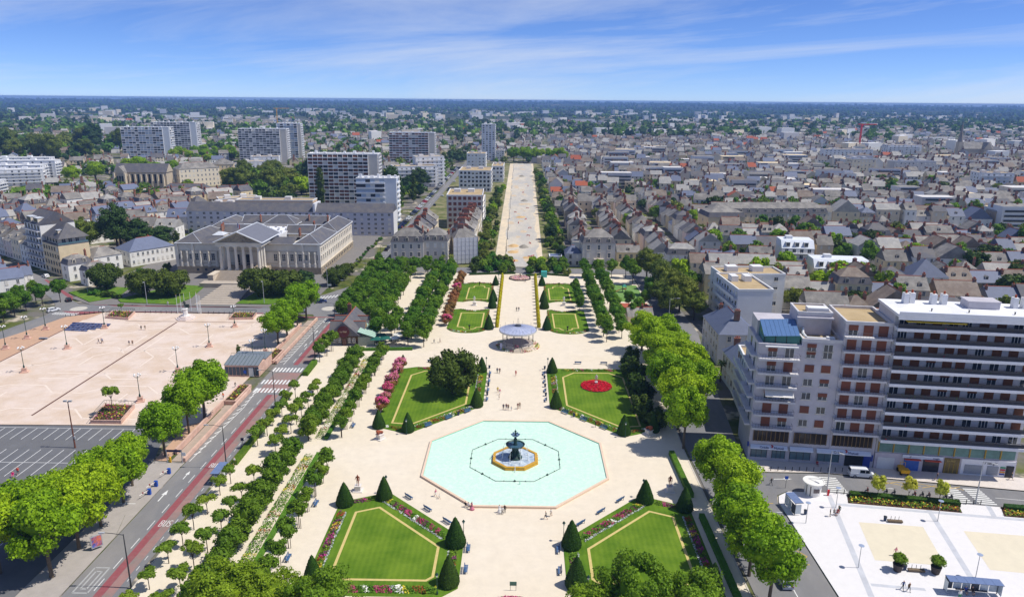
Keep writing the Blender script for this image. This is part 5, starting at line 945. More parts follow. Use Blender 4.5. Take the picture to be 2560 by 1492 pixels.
planter_box([(-74.3, 169.8), (-71.0, 169.8), (-71.0, 181), (-74.3, 181)], 1.0, 'planted box along the boulevard wall below the crossing', False); planter_box([(-74.3, 199.5), (-71.2, 199.5), (-71.2, 209.5), (-74.3, 209.5)], 1.0, 'planted box along the boulevard wall above the crossing', False)
tree('young', 'young_tree', 'small round tree in the raised planter at the car-park edge', -98.3, 162.6, 1.25, z=.9, hs=1.15); tree('young', 'young_tree', 'thin sapling in the planter left of the monument', -141, 246.5, .6, z=.7, hs=1.3); tree('column', 'columnar_tree', 'narrow bright sapling beside the car-park pavilion', -82.6, 202.8, .28)
# ramp walls beside the boulevard
def wall(label, pts, w, h, mat=None, z=0.0): mb = MB(); [mb.box((a[0] + b[0]) / 2, (a[1] + b[1]) / 2, z, math.hypot(b[0] - a[0], b[1] - a[1]), w, h, 0, math.atan2(b[1] - a[1], b[0] - a[0])) for a, b in zip(pts, pts[1:])]; return tag(obj('retaining_wall', mb, mat or pink_stone), label, 'wall')
wall('long low pink wall along the boulevard kerb', [(-70.5, 139.6), (-70.5, 178.6)], .55, .95); wall('pink wall along the boulevard beyond the crossing', [(-70.5, 199.4), (-70.5, 243.5)], .55, .95); wall('inner pink wall of the car-park ramp', [(-73.8, 143), (-74.1, 169.4)], .5, 1.3); wall('inner pink wall of the far ramp', [(-73.9, 210), (-73.9, 236)], .5, 1.2)
mb = MB(); mb.add([(-73.5, 139.9, .01), (-70.8, 139.9, .01), (-70.8, 169.6, .01), (-73.5, 169.6, .01)], [(0, 1, 2, 3)]); mb.add([(-73.6, 210, .012), (-70.8, 210, .012), (-70.8, 243, .012), (-73.6, 243, .012)], [(0, 1, 2, 3)]); struct('ramp_surface', mb, M('ramp_concrete', (176, 160, 146), .9, .12, .6))
# height bar at the ramp
t = thing('height_barrier', 'blue height bar over the car-park ramp', 'barrier', (-72.3, 139.2, 0))
for s in (-1.6, 1.6): mb = MB(); mb.box(s, 0, 0, .14, .14, 3.1); obj('post', mb, pale_steel, t)
mb = MB(); mb.box(0, 0, 2.55, 3.4, .1, .5); obj('bar', mb, M('sign_navy', (40, 40, 76), .5, .1, 2), t); mb = MB(); mb.lathe([(.22, 0), (.22, 1.1), (.1, 1.25)], 8, 0, -1.1, .3); obj('ticket_post', mb, M('yellow_post', (228, 178, 26), .5, .05, 2), t); mb = MB(); mb.box(1.9, .2, 1.6, .9, .06, .8); obj('sign', mb, globe_m, t)
# pavilion over the car-park stairs
p = thing('stair_pavilion', 'glazed car-park pavilion with green railing beside the crossing', 'pavilion', (-76.5, 192, .05)); mb = MB(); mb.box(0, 2.5, 0, 9.5, 11, 3.3); obj('wall', mb, pink_stone, p)
mb = MB(); mb.add([(-4.9, -3.2, 3.4), (4.9, -3.2, 3.4), (4.9, 2.2, 4.4), (-4.9, 2.2, 4.4)], [(0, 1, 2, 3)]); mb.box(0, 5.2, 3.3, 9.9, 6.0, .25); obj('roof', mb, M('grey_glazing', (126, 134, 140), .3, .1, 1), p)
for k in range(10): mb = MB(); mb.tube([(-4.8 + k * 1.07, -3.25, 3.44), (-4.8 + k * 1.07, 2.2, 4.46)], .05, 4); obj('glazing_bar', mb, green_iron, p)
for k in range(9): mb = MB(); mb.box(-4.2 + k * 1.05, -3.05, .4, .9, .06, 2.4); obj('pane', mb, M('pavilion_glass', (70, 84, 96), .15, .1, 1), p)
mb = MB(); mb.box(2.6, -3.1, .1, 1.3, .1, 2.5); obj('door', mb, M('white_door', (226, 226, 222), .6, .05, 2), p); mb = MB(); mb.box(.9, -3.2, 1.0, .7, .1, .9); obj('parking_sign', mb, M('sign_blue', (36, 84, 178), .5, .05, 2), p)
mb = MB(); [mb.tube([(-4.8 + k * .8, 8, 3.5), (-4.8 + k * .8, 8, 4.9)], .03, 3) for k in range(13)]; mb.tube([(-4.8, 8, 4.9), (4.8, 8, 4.9)], .05, 4); [mb.tube([(-4.8 + k * .8, 2.4, 3.5), (-4.8 + k * .8, 2.4, 4.9)], .03, 3) for k in range(13)]; mb.tube([(-4.8, 2.4, 4.9), (4.8, 2.4, 4.9)], .05, 4); obj('railing', mb, green_iron, p)
# blue slatted seating on the far left of the square
bs = thing('blue_terrace', 'fan of blue slatted panels sunk at the far left of the square', 'terrace', (-146, 233, .05)); blue_m = M('blue_slats', (104, 122, 168), .6, .15, 2.0); blue2 = M('blue_slats_dark', (70, 84, 130), .6, .15, 2.0)
for k in range(12):
 for j in range(5):
  if k + j * 1.6 > 13: continue
  mb = MB(); x0 = -6.8 + k * 1.15 + j * .5; y0 = 4.2 - j * 1.9 - .1 * k; mb.add([(x0, y0, .05), (x0 + 1.0, y0, .05), (x0 + 1.6, y0 - 1.7, .42), (x0 + .6, y0 - 1.7, .42)], [(0, 1, 2, 3)]); mb.add([(x0 + .6, y0 - 1.7, .42), (x0 + 1.6, y0 - 1.7, .42), (x0 + 1.6, y0 - 1.7, .02), (x0 + .6, y0 - 1.7, .02)], [(0, 1, 2, 3)]); obj('slat', mb, blue_m if (k + j) % 3 else blue2, bs)
for i, (x, y) in enumerate(((-151.5, 219), (-83.6, 222), (-88.5, 170.6))): t = thing('stone_bench', 'grey block bench %s' % ['on the brown strip', 'far right on the square', 'under the big plane tree'][i], 'bench', (x, y, .05)); mb = MB(); mb.box(0, 0, .3, 2.6, .9, .2); obj('seat', mb, M('grey_block', (140, 142, 150), .7, .1, 2), t); [obj('leg', MB().box(s, 0, 0, .3, .7, .3), MATS['grey_block'], t) for s in (-.9, .9)]
# bollards along the head of the square
bol_me = MB().lathe([(.08, 0), (.08, .85), (.1, .9), (.03, 1.0)], 6, 0).mesh('bollard', black_m)
for i in range(22):
 if 8 <= i <= 11: continue
 x = -134 + i * 1.9; tag(obj('bollard', bol_me, None, None, (x, 249.3, .05)), 'dark bollard, %s from the left along the head of the square' % od(i), 'bollard', 'bollards along the head of the square')
for i in range(9): tag(obj('bollard', bol_me, None, None, (-149.2 - i * 1.25, 249.4 - i * .75, .05)), 'dark bollard, %s from the planter towards the left roundabout' % od(i), 'bollard', 'bollards at the left roundabout')
for i in range(13): tag(obj('bollard', bol_me, None, None, (50.9 + i * 1.5, 139.3 - .0 * i, .11)), 'thin dark bollard, %s from the corner on the pavement below the bank' % od(i), 'bollard', 'bollards below the bank')
for i in range(8): tag(obj('bollard', bol_me, None, None, (62.6 + i * 1.4 + (18 if i > 3 else 0), 130.4 - (3.4 if i > 3 else .1 * i), .11)), 'thin dark bollard, %s along the crossings of the white square' % od(i), 'bollard', 'bollards at the white square crossings')
# ---------------------------------------------------------------- vehicles
glass_m = M('car_glass', (30, 36, 44), .1, .02, 2, world=False, spec=.6); tyre_m = M('tyre', (28, 28, 28), .8, .05, 2, world=False); rim_mm = M('wheel_rim', (150, 152, 156), .4, .05, 2, world=False); light_m = M('headlight', (220, 222, 214), .2, .02, 2, world=False); tail_m = M('tail_light', (150, 20, 20), .3, .02, 2, world=False)
def car_meshes(L, Wd, kind):
 h = 1.45 if kind == 'car' else 1.95; hw = Wd / 2
 if kind == 'car': low = [(-L / 2, .3), (-L / 2, .75), (-L * .36, .9), (L * .30, .92), (L * .46, .78), (L / 2, .58), (L / 2, .3)]; cab = [(-L * .46, .86), (-L * .36, h - .05), (-L * .05, h), (L * .1, h - .06), (L * .27, .9)]
 else: low = [(-L / 2, .3), (-L / 2, 1.0), (L * .34, 1.05), (L * .47, .9), (L / 2, .6), (L / 2, .3)]; cab = [(-L * .495, 1.0), (-L * .48, h - .04), (L * .12, h), (L * .2, h - .1), (L * .36, 1.03)]
 def ext(P, w0, w1, zc, mb):
  n = len(P); z0 = min(p[1] for p in P); z1 = max(p[1] for p in P); k = len(mb.v)
  for s in (-1, 1):
   for x, z in P: u = (z - z0) / max(.01, z1 - z0); mb.v.append((x * (1 - .0 * u), s * (w0 + (w1 - w0) * u), z))
  mb.f.append([k + i for i in range(n)]); mb.m.append(0); mb.f.append([k + n + i for i in range(n)][::-1]); mb.m.append(0)
  for i in range(n): j = (i + 1) % n; mb.f.append([k + i, k + n + i, k + n + j, k + j]); mb.m.append(0)
 body = MB(); ext(low, hw, hw * .96, 0, body); ext(cab, hw * .93, hw * .78, 0, body)
 g = MB()
 for s in (-1, 1):
  z0, z1 = (.95, h - .14) if kind == 'car' else (1.15, h - .2); y0, y1 = s * hw * .925, s * hw * .815
  xs = ((-L * .38, -L * .02), (L * .0, L * .2)) if kind == 'car' else ((-L * .12, L * .08), (L * .1, L * .27))
  for x0, x1 in xs: dx_ = .18; g.quad((x0, y0 + s * .03, z0), (x1, y0 + s * .03, z0), (x1 - (dx_ if x1 > .5 else 0), y1 + s * .03, z1), (x0 + (dx_ if x0 < -1 else 0), y1 + s * .03, z1))
 fx, bx = (L * .265, -L * .455) if kind == 'car' else (L * .355, -L * .495); tx, tb = (L * .115, -L * .375) if kind == 'car' else (L * .205, -L * .482); zz0 = .93 if kind == 'car' else 1.1; zz1 = h - .12
 g.quad((fx + .04, -hw * .82, zz0), (fx + .04, hw * .82, zz0), (tx + .06, hw * .74, zz1), (tx + .06, -hw * .74, zz1)); g.quad((bx - .03, -hw * .8, zz0 + .05), (bx - .03, hw * .8, zz0 + .05), (tb - .03, hw * .72, zz1), (tb - .03, -hw * .72, zz1))
 return body, g
wheel_t = MB(); n_ = 12
for q, (y, r) in enumerate(((-.1, .32), (.1, .32))): wheel_t.v += [(r * math.cos(2 * PI * i / n_), y, r * math.sin(2 * PI * i / n_)) for i in range(n_)]
for i in range(n_): wheel_t.f.append([i, (i + 1) % n_, n_ + (i + 1) % n_, n_ + i]); wheel_t.m.append(0)
wheel_t.f.append(list(range(n_))); wheel_t.m.append(0); wheel_t.f.append(list(range(n_, 2 * n_))[::-1]); wheel_t.m.append(0); wheel_me = wheel_t.mesh('tyre', tyre_m)
rim_b = MB(); rim_b.v += [(.2 * math.cos(2 * PI * i / n_), s * .11, .2 * math.sin(2 * PI * i / n_)) for s in (-1, 1) for i in range(n_)]; rim_b.f = [list(range(n_)), list(range(n_, 2 * n_))[::-1]]; rim_b.m = [0, 0]; rim_me = rim_b.mesh('rim', rim_mm)
CARM = {}
def vehicle(name, label, x, y, rz, col, kind='car', L=4.2, Wd=1.75, z=-.02, group=None, detail=True):
 t = thing(name, label, 'car' if kind == 'car' else 'van', (x, y, z), rz, group); key = (col, kind, L)
 if key not in CARM: b, g = car_meshes(L, Wd, kind); CARM[key] = (b.mesh('body', M('paint_%d_%d_%d' % col, col, .3, .03, 2, world=False, spec=.5)), g.mesh('window', glass_m))
 obj('body', CARM[key][0], None, t); obj('window', CARM[key][1], None, t)
 for sx in (-.31, .31):
  for sy in (-1, 1): w = obj('wheel', wheel_me, None, t, (sx * L, sy * (Wd / 2 - .08), .32)); (obj('rim', rim_me, None, w) if detail else None)
 if detail:
  for sy in (-1, 1): obj('headlight', MB().box(L / 2 - .02, sy * Wd * .36, .58, .08, .32, .16), light_m, t); obj('tail_light', MB().box(-L / 2 + .01, sy * Wd * .38, .68, .06, .26, .16), tail_m, t)
 return t
WH, BKc, BLc, RDc, GYc, SVc = (228, 230, 232), (26, 28, 32), (40, 56, 104), (170, 24, 36), (110, 114, 120), (176, 180, 186)
vehicle('parked_van', 'white delivery van parked on the pavement below the bank', 72.1, 137.6, -.12, WH, 'van', 5.0, 1.95, .1)
vehicle('moving_car', 'silver car under the nearest right-hand plane tree', 43.9, 102.3, PI / 2, SVc); vehicle('moving_car', 'second silver car behind it, hidden by plane leaves', 43.2, 109, PI / 2, SVc)
vehicle('moving_car', 'dark blue car leaving the roundabout by the palace', -75.0, 266, .25, BLc); vehicle('moving_car', 'grey car waiting behind the plane trunks at the roundabout', -79, 252.5, .1, GYc); vehicle('moving_car', 'black car in the left street', -170.8, 264.2, PI * .72, BKc); vehicle('moving_car', 'white car at the left roundabout', -168, 250.5, .9, WH, z=-.02)
vehicle('moving_car', 'red car going up beside the palace', -68.6, 339.8, PI / 2, RDc); vehicle('moving_car', 'blue car just ahead of the red car', -68.4, 346, PI / 2, BLc); vehicle('moving_car', 'black car beside the mansion', -60.6, 331, .3, BKc, z=0); vehicle('moving_car', 'first dark car further up the boulevard', -68.2, 366, PI / 2, BKc); vehicle('moving_car', 'second dark car further up the boulevard', -68.2, 373, PI / 2, GYc); vehicle('parked_car', 'white car in the shade of the left street', -203, 301, 2.5, WH)
crng = random.Random(5)
for i in range(64):
 y = 432 + i * 6.6 + crng.uniform(-1, 1); side = -72.2 if i % 8 != 7 else -62.6
 vehicle('parked_car', 'parked car, %s along the upper boulevard beyond the palace' % od(i), side, y, (.8 if side < -70 else PI / 2), crng.choice([WH, WH, SVc, GYc, BKc, BLc, RDc]), z=.0, group='cars parked along the upper boulevard', detail=False)
for i in range(7): vehicle('parked_car', 'car parked before the grey apartment slab, %s from the palace' % od(i), -80 + (i % 2) * 5.4, 428 + i * 4.2, .5, crng.choice([WH, SVc, (200, 196, 60), GYc]), z=.05, group='cars before the grey slab', detail=False)
def bus_shelter(x, y, rz, L, label, z):
 t = thing('bus_shelter', label, 'bus shelter', (x, y, z), rz); fr = M('shelter_frame', (70, 76, 84), .5, .1, 2); rf = M('shelter_roof', (112, 130, 168), .3, .08, 2)
 n = max(2, int(L / 1.3))
 for k in range(n): obj('roof_panel', MB().box(-L / 2 + (k + .5) * L / n, 0, 2.5, L / n - .04, 1.7, .06), rf, t)
 mb = MB()
 for s in (-1, 1): mb.tube([(s * L / 2, -.8, 2.5), (s * L / 2, .8, 2.5)], .05, 4)
 mb.tube([(-L / 2, .82, 2.5), (L / 2, .82, 2.5)], .05, 4); mb.tube([(-L / 2, -.82, 2.5), (L / 2, -.82, 2.5)], .05, 4); obj('roof_frame', mb, fr, t)
 for s in (-1, 1): obj('post', MB().box(s * (L / 2 - .05), .7, 0, .1, .1, 2.5), fr, t); obj('side_panel', MB().box(s * L / 2, .1, .3, .05, 1.1, 1.9), M('shelter_glass', (190, 200, 206), .1, .05, 2), t)
 for k in range(n): obj('pane', MB().box(-L / 2 + (k + .5) * L / n, .78, .25, L / n - .1, .03, 1.9), MATS['shelter_glass'] if k % 3 else fr, t)
 obj('seat', MB().box(0, .4, .45, L * .6, .4, .06), fr, t); return t
bus_shelter(53.2, 124.2, PI / 2 + .12, 4.0, 'blue-roofed bus shelter beside the round kiosk', .11); bus_shelter(72.8, 100.0, -.12 + PI * 0, 8.0, 'long blue-roofed shelter at the lower edge of the white square', .11); bus_shelter(-60.0, 132.6, -PI / 2, 5.0, 'white-roofed bus shelter on the boulevard kerb', .06)
# round kiosk
t = thing('round_kiosk', 'round white kiosk at the corner of the white square', 'kiosk', (59.2, 130.3, .11)); t.scale = (.82, .82, .92); mb = MB(); mb.lathe([(1.9, 0), (1.9, 2.7)], 20, 0); obj('wall', mb, M('kiosk_white', (232, 230, 224), .6, .05, 1), t); mb = MB(); mb.lathe([(1.95, 2.65), (2.5, 2.85), (2.55, 3.05), (2.35, 3.1), (2.2, 3.0), (.05, 3.05)], 24, 0, cap=False); obj('roof', mb, MATS['kiosk_white'], t)
mb = MB(); mb.box(-1.45, -1.05, .1, 1.3, .1, 2.3, 0, -.95); obj('door', mb, M('kiosk_shutter', (126, 120, 116), .6, .1, 2), t); mb = MB(); mb.box(.1, -1.92, 1.0, 1.4, .1, .9); obj('notice_board', mb, M('notice', (120, 110, 106), .6, .4, 4), t)
t = thing('post_box', 'small red post beside the round kiosk', 'post', (62.0, 129.6, .11)); mb = MB(); mb.lathe([(.2, 0), (.2, 1.1), (.24, 1.15), (.05, 1.3)], 10, 0); obj('body', mb, M('post_red', (200, 30, 34), .4, .05, 2), t); obj('slot', MB().box(0, -.2, .85, .2, .04, .06), black_m, t)
# low lamps of the white square, benches, pots
for i, (x, y) in enumerate(((61.7, 125.1), (78.8, 120.9), (57.7, 106.4), (76.0, 104.4), (53.9, 119.6))): t = thing('disc_lamp', 'slim lamp with flat disc top, %s on the white square' % ['behind the seated pair', 'above the planted hedge end', 'by the lower grey band', 'behind the long shelter', 'beside the blue shelter'][i], 'lamp', (x, y, .11), 0, 'disc lamps of the white square'); mb = MB(); mb.lathe([(.07, 0), (.05, 4.1)], 6, 0); obj('post', mb, pale_steel, t); mb = MB(); mb.lathe([(.05, 4.0), (.45, 4.2), (.46, 4.25), (.05, 4.3)], 14, 0); obj('disc', mb, M('disc_blue', (150, 164, 190), .4, .05, 2), t)
for i, (x, y) in enumerate(((70.6, 120.3), (66.9, 105.6))):
 t = thing('timber_bench', 'low timber bench with upright slats, %s' % ['above the sand panel', 'between the two potted trees'][i], 'bench', (x, y, .11), -.1); obj('seat', MB().box(0, 0, .15, 2.6, .6, .3), M('bench_timber', (120, 104, 84), .8, .15, 2), t)
 for s in (-1, 0, 1): obj('upright', MB().box(s * .7, .2, .45, .06, .06, .7), black_m, t)
for i, (x, y) in enumerate(((69.0, 120.8), (65.2, 106.0), (54.9, 122.6))): make_bin(x, y, 'dark bin %s on the white square' % ['beside the timber bench', 'beside the left potted tree', 'beside the blue shelter'][i], .11)
for i, (x, y) in enumerate(((63.9, 105.8), (69.9, 105.3))):
 t = thing('potted_tree', 'leafy tree in a dark pot, %s of the pair on the white square' % ['left one', 'right one'][i], 'potted plant', (x, y, .11)); mb = MB(); mb.lathe([(.6, 0), (.82, 1.2), (.86, 1.3), (.7, 1.25)], 14, 0); obj('pot', mb, M('dark_pot', (74, 66, 64), .7, .1, 2), t); c, tr = KINDS_TREE['shrub'][0]; o = obj('foliage', c, None, t, (0, 0, 1.2)); o.scale = (.85, .85, .85); mb = MB(); mb.tube([(0, 0, 1.1), (0, 0, 1.8)], .08, 5); obj('stem', mb, bark_dark, t)
# planted beds of the white square
for i, P in enumerate(([(66.0, 130.2), (86.2, 127.3), (85.1, 123.9), (64.8, 126.8)], [(93.8, 126.2), (112, 123.6), (111, 120.2), (92.4, 122.9)])):
 cx, cy = sum(p[0] for p in P) / 4, sum(p[1] for p in P) / 4; t = thing('planted_bed', 'hedge-backed planted bed on the white square, %s' % ['with three young trees', 'at the picture edge'][i], 'planter', (cx, cy, .1)); Q = [(x - cx, y - cy) for x, y in P]; mb = MB(); mb.prism(Q, 0, .08); obj('soil', mb, soil_m, t)
 a, b = Q[0], Q[1]; obj('hedge', hedge_mesh([(a[0] + .2, a[1] - .8), (b[0] - .2, b[1] - .8)], 1.3, .95, L_topiary, 'hedge', 26, .25), None, t)
 rng = np.random.default_rng(i); pts = scatter_poly(offset_poly(Q, .2), 16, rng); pts = [q for q in pts if q[1] < (Q[0][1] + (q[0] - Q[0][0]) * (Q[1][1] - Q[0][1]) / (Q[1][0] - Q[0][0])) - 1.4]; Pn = np.array([(x, y, rng.uniform(.1, .7)) for x, y in pts]); obj('plants', fast_mesh('plants', leaf_quads(Pn, np.tile([0, 0, 1.0], (len(Pn), 1)), .4, rng), 4, FLM, rng.choice([0, 0, 0, 0, 3, 3, 6], len(Pn))), None, t)['kind'] = 'stuff'
L_yel = LEAF('pale_leaves', (120, 136, 40), (168, 176, 74), .3, .1); yl_me = [crown_mesh('crown_pale', L_yel, 201 + i, (1.3, 1.3, 1.7), 2.6, 14, 700, .34, (.34, .5), .6) for i in range(2)]; yt_me = trunk_mesh('trunk_pale', 1.4, .06, .6, 3, 3, bark_dark)
for i, (x, y) in enumerate(((71.4, 129.0), (77.0, 128.2), (82.6, 127.4))): t = thing('young_tree', 'pale yellow-green young tree, %s from the kiosk in the planted bed' % od(i), 'tree', (x, y, .15), i, 'pale trees in the planted bed'); t.scale = (1.1, 1.1, 1.25); obj('crown', yl_me[i % 2], None, t); obj('trunk', yt_me, None, t)
# motorbikes
def motorbike(x, y, rz, col, label):
 t = thing('motorbike', label, 'motorbike', (x, y, -.02), rz, 'motorbikes by the planted bed'); t.scale = (.95, .95, .95)
 for s in (-.7, .7): o = obj('wheel', wheel_me, None, t, (s, 0, .31)); o.scale = (1, .55, 1)
 mb = MB(); mb.tube([(-.6, 0, .5), (-.2, 0, .75), (.35, 0, .8), (.62, 0, .45)], .14, 6, 0, .07); mb.lathe([(.1, .35), (.24, .5), (.16, .75)], 8, 0, .02, 0); obj('body', mb, M('bike_%d_%d_%d' % col, col, .4, .05, 2), t); obj('seat', MB().box(-.3, 0, .76, .75, .3, .12), black_m, t); mb = MB(); mb.tube([(.5, -.35, 1.05), (.42, 0, .98), (.5, .35, 1.05)], .03, 4); mb.tube([(.42, 0, .98), (.68, 0, .35)], .04, 4); obj('handlebar', mb, black_m, t)
for i, (x, y, c) in enumerate(((70.6, 131.4, (180, 40, 30)), (74.2, 131.0, BKc), (75.6, 130.7, GYc), (79.4, 130.2, (190, 40, 30)), (80.8, 130.0, BKc), (82.0, 129.8, (120, 40, 40)), (85.0, 129.3, BKc), (86.0, 129.1, GYc))): motorbike(x, y, 1.2, c, '%s motorbike, %s from the kiosk beside the planted bed' % ({BKc: 'black', GYc: 'grey'}.get(c, 'red'), od(i)))
# small yellow dumper below the gallery
t = thing('dumper', 'yellow site dumper parked before the shop with the blue door', 'vehicle', (81.4, 139.0, .11), -1.7); ym = M('machine_yellow', (232, 176, 20), .5, .08, 2); mb = MB(); mb.add([(-.2, -.8, .5), (1.3, -.8, .6), (1.5, -.9, 1.4), (-.3, -.9, 1.2), (-.2, .8, .5), (1.3, .8, .6), (1.5, .9, 1.4), (-.3, .9, 1.2)], [(0, 1, 2, 3), (7, 6, 5, 4), (0, 4, 5, 1), (1, 5, 6, 2), (3, 7, 4, 0), (2, 6, 7, 3)]); obj('skip', mb, ym, t); obj('engine', MB().box(-1.0, 0, .4, 1.4, 1.1, .7), ym, t); mb = MB(); [mb.tube([(-.6, s * .5, 1.0), (-.6, s * .5, 2.3)], .05, 4) for s in (-1, 1)]; mb.tube([(-.6, -.5, 2.3), (-.6, .5, 2.3)], .05, 4); obj('roll_bar', mb, ym, t)
for sx in (-1.0, .8):
 for sy in (-.7, .7): o = obj('wheel', wheel_me, None, t, (sx, sy, .38)); o.scale = (1.2, 1.4, 1.2)
# signs
for i, (x, y, m_) in enumerate(((54.6, 132.4, 'sign_blue'), (-60.3, 146, 'sign_navy'), (-76.5, 284, 'kiosk_white'))): t = thing('road_sign', ['small blue road sign at the corner of the white square', 'dark road sign on the boulevard kerb', 'white direction sign at the palace corner'][i], 'sign', (x, y, 0)); mb = MB(); mb.tube([(0, 0, 0), (0, 0, 2.6)], .04, 5); obj('post', mb, steel, t); obj('plate', MB().box(0, -.05, 2.0, .7 if i < 2 else 1.6, .05, .7), MATS[m_], t)
t = thing('advert_panel', 'lit advertising panel under the car-park planes', 'advert panel', (-71.4, 108.4, .06), .8); obj('frame', MB().box(0, 0, .4, 1.8, .2, 2.3), pale_steel, t); obj('poster', MB().box(0, -.11, .6, 1.5, .03, 1.9), M('poster_print', (220, 120, 90), .5, .6, 2.0, rgb2=(70, 110, 200), mixscale=1.2), t)
t = thing('notice_board', 'small green notice board at the foot of the alley', 'sign', (0.1, 99.2, .06)); [obj('leg', MB().box(s * .45, 0, 0, .06, .06, 1.0), black_m, t) for s in (-1, 1)]; obj('board', MB().box(0, 0, .9, 1.1, .08, .7), M('board_green', (90, 130, 110), .6, .1, 2), t)
for i, (x, y) in enumerate(((-71.6, 129.5), (-71.4, 134.6), (-71.4, 126.4))): t = thing('barrier_post', 'blue and red barrier unit, %s from the ramp bar on the car-park exit' % ['second', 'first', 'third'][i], 'barrier', (x, y, .01)); obj('cabinet', MB().box(0, 0, 0, .6, .5, 1.2), MATS['sign_blue'], t); mb = MB(); mb.tube([(0, 0, 1.0), (-.8, -2.2, 1.0)], .06, 4); obj('boom', mb, M('boom_white', (230, 220, 214), .5, .05, 2), t); obj('light', MB().box(-.5, -1.4, .95, .2, .2, .3), tail_m, t)

# ================================================================ building kit
slate = M('slate', (122, 118, 113), .75, .18, .7, rgb2=(148, 143, 135), mixscale=.25, rand=.16, spec=.3)
slate_dark = M('slate_dark', (92, 92, 98), .7, .14, .7, rgb2=(108, 104, 102), mixscale=.25, rand=.10, spec=.3)
slate_blue = M('slate_blue', (104, 112, 134), .65, .12, .7, rand=.12, spec=.35)
slate_light = M('slate_light', (158, 156, 152), .75, .16, .7, rgb2=(176, 172, 164), mixscale=.25, rand=.1); slate_brown = M('slate_brown', (124, 110, 98), .8, .16, .7, rgb2=(140, 128, 116), mixscale=.3, rand=.12)
ridge_m = M('ridge_tile', (168, 92, 64), .8, .15, 1.5); zinc_pale = M('zinc_pale', (204, 208, 214), .5, .08, 1.0); brick_m = M('chimney_brick', (150, 98, 78), .85, .2, 1.5, rand=.2, rgb2=(150, 122, 104), mixscale=.6)
pot_m = M('chimney_pot', (176, 86, 54), .8, .1, 2)
WALLS = [M('wall_cream', (236, 222, 196), .85, .08, .5, rand=.06), M('wall_white', (240, 237, 230), .85, .06, .5, rand=.05), M('wall_tuffeau', (226, 210, 184), .85, .1, .5, rand=.08), M('wall_grey', (210, 206, 202), .85, .1, .5, rand=.08), M('wall_beige', (228, 208, 170), .85, .1, .5, rand=.08), M('wall_stone', (170, 154, 132), .85, .14, .8, rand=.1), M('wall_pink', (232, 212, 204), .85, .07, .5, rand=.05)]
WNAME = ['cream', 'white', 'pale stone', 'grey', 'beige', 'brown stone', 'pinkish']
win_glass = M('window_glass', (44, 52, 62), .12, .15, 1.0, spec=.6, rand=.2); win_frame = M('window_frame', (222, 222, 218), .6, .05, 2); win_dark = M('window_dark_frame', (70, 72, 76), .6, .05, 2); shutter_w = M('white_shutter', (224, 220, 212), .7, .06, 2, rand=.05); shutter_b = M('brown_shutter', (122, 72, 54), .75, .12, 2, rand=.12); shutter_o = M('orange_shutter', (112, 68, 40), .75, .12, 2, rand=.1)
surround_m = M('window_stone', (226, 214, 192), .8, .06, 1); concrete = M('concrete', (196, 194, 196), .8, .08, .5, rgb2=(182, 180, 182), mixscale=.3); white_conc = M('white_concrete', (226, 226, 226), .75, .06, .5); rail_m = M('dark_railing', (66, 68, 72), .6, .1, 2); roof_gravel = M('roof_gravel', (188, 166, 128), .95, .12, .8, rgb2=(170, 148, 110), mixscale=.4)
WCACHE = {}
def WIN(w, h, style='white', mull=(2, 2), sill=True, down=0.0):
 """window unit facing local -y, sill at z=0: glass, frame with glazing bars, surround, optional roller shutter pulled down by a share"""
 k = (round(w, 2), round(h, 2), style, mull, sill, down)
 if k in WCACHE: return WCACHE[k]
 mb = MB(); fr = {'white': win_frame, 'dark': win_dark, 'stone': win_frame, 'brown': win_frame, 'orange': win_frame}[style]; sh = {'brown': shutter_b, 'orange': shutter_o}.get(style, shutter_w)
 def q(x0, x1, z0, z1, y, mi): mb.quad((x0, y, z0), (x1, y, z0), (x1, y, z1), (x0, y, z1), mi)
 q(-w / 2, w / 2, 0, h, -.03, 0); b = .09
 for x0, x1, z0, z1 in ((-w / 2, -w / 2 + b, 0, h), (w / 2 - b, w / 2, 0, h), (-w / 2, w / 2, h - b, h), (-w / 2, w / 2, 0, b)): q(x0, x1, z0, z1, -.055, 1)
 for i in range(1, mull[0]): x = -w / 2 + w * i / mull[0]; q(x - .05, x + .05, b, h - b, -.055, 1)
 for i in range(1, mull[1]): z = h * i / mull[1]; q(-w / 2 + b, w / 2 - b, z - .04, z + .04, -.05, 1)
 if style == 'stone':
  mb.box(0, -.06, -.22, w + .5, .16, .2, 2); mb.box(0, -.06, h + .02, w + .5, .16, .24, 2); [mb.box(s * (w / 2 + .12), -.04, 0, .22, .1, h + .02, 2) for s in (-1, 1)]
 elif sill: mb.box(0, -.07, -.1, w + .2, .16, .09, 2)
 if down > 0: mb.box(0, -.09, h * (1 - down), w - .06, .05, h * down, 3)
 WCACHE[k] = mb.mesh('window', [win_glass, fr, surround_m, sh]); return WCACHE[k]
def put(name, me, parent, x, y, z, rz=0, sc=None):
 o = bpy.data.objects.new(name, me); COL.objects.link(o); o.parent = parent; o.location = (x, y, z)
 if rz: o.rotation_euler = (0, 0, rz)
 if sc: o.scale = sc
 return o
FACE = {'F': 0.0, 'R': PI / 2, 'B': PI, 'L': -PI / 2}
def facade(parent, face, w, d, us, zs, me, name='window', off=0.0):
 """windows on one face of a w x d box centred on the parent: us along the face, zs sill heights; me = mesh or function(i, j)"""
 rz = FACE[face]; hd = (d if face in 'FB' else w) / 2 + off
 for j, z in enumerate(zs):
  for i, u in enumerate(us):
   m_ = me(i, j) if callable(me) else me
   if m_ is None: continue
   x, y = u, -hd; c, s = math.cos(rz), math.sin(rz); put(name, m_, parent, x * c - y * s, x * s + y * c, z, rz)
def spread(n, w, m=1.0): return [(-w / 2 + m) + (w - 2 * m) * (i + .5) / n for i in range(n)]
CHM = {}
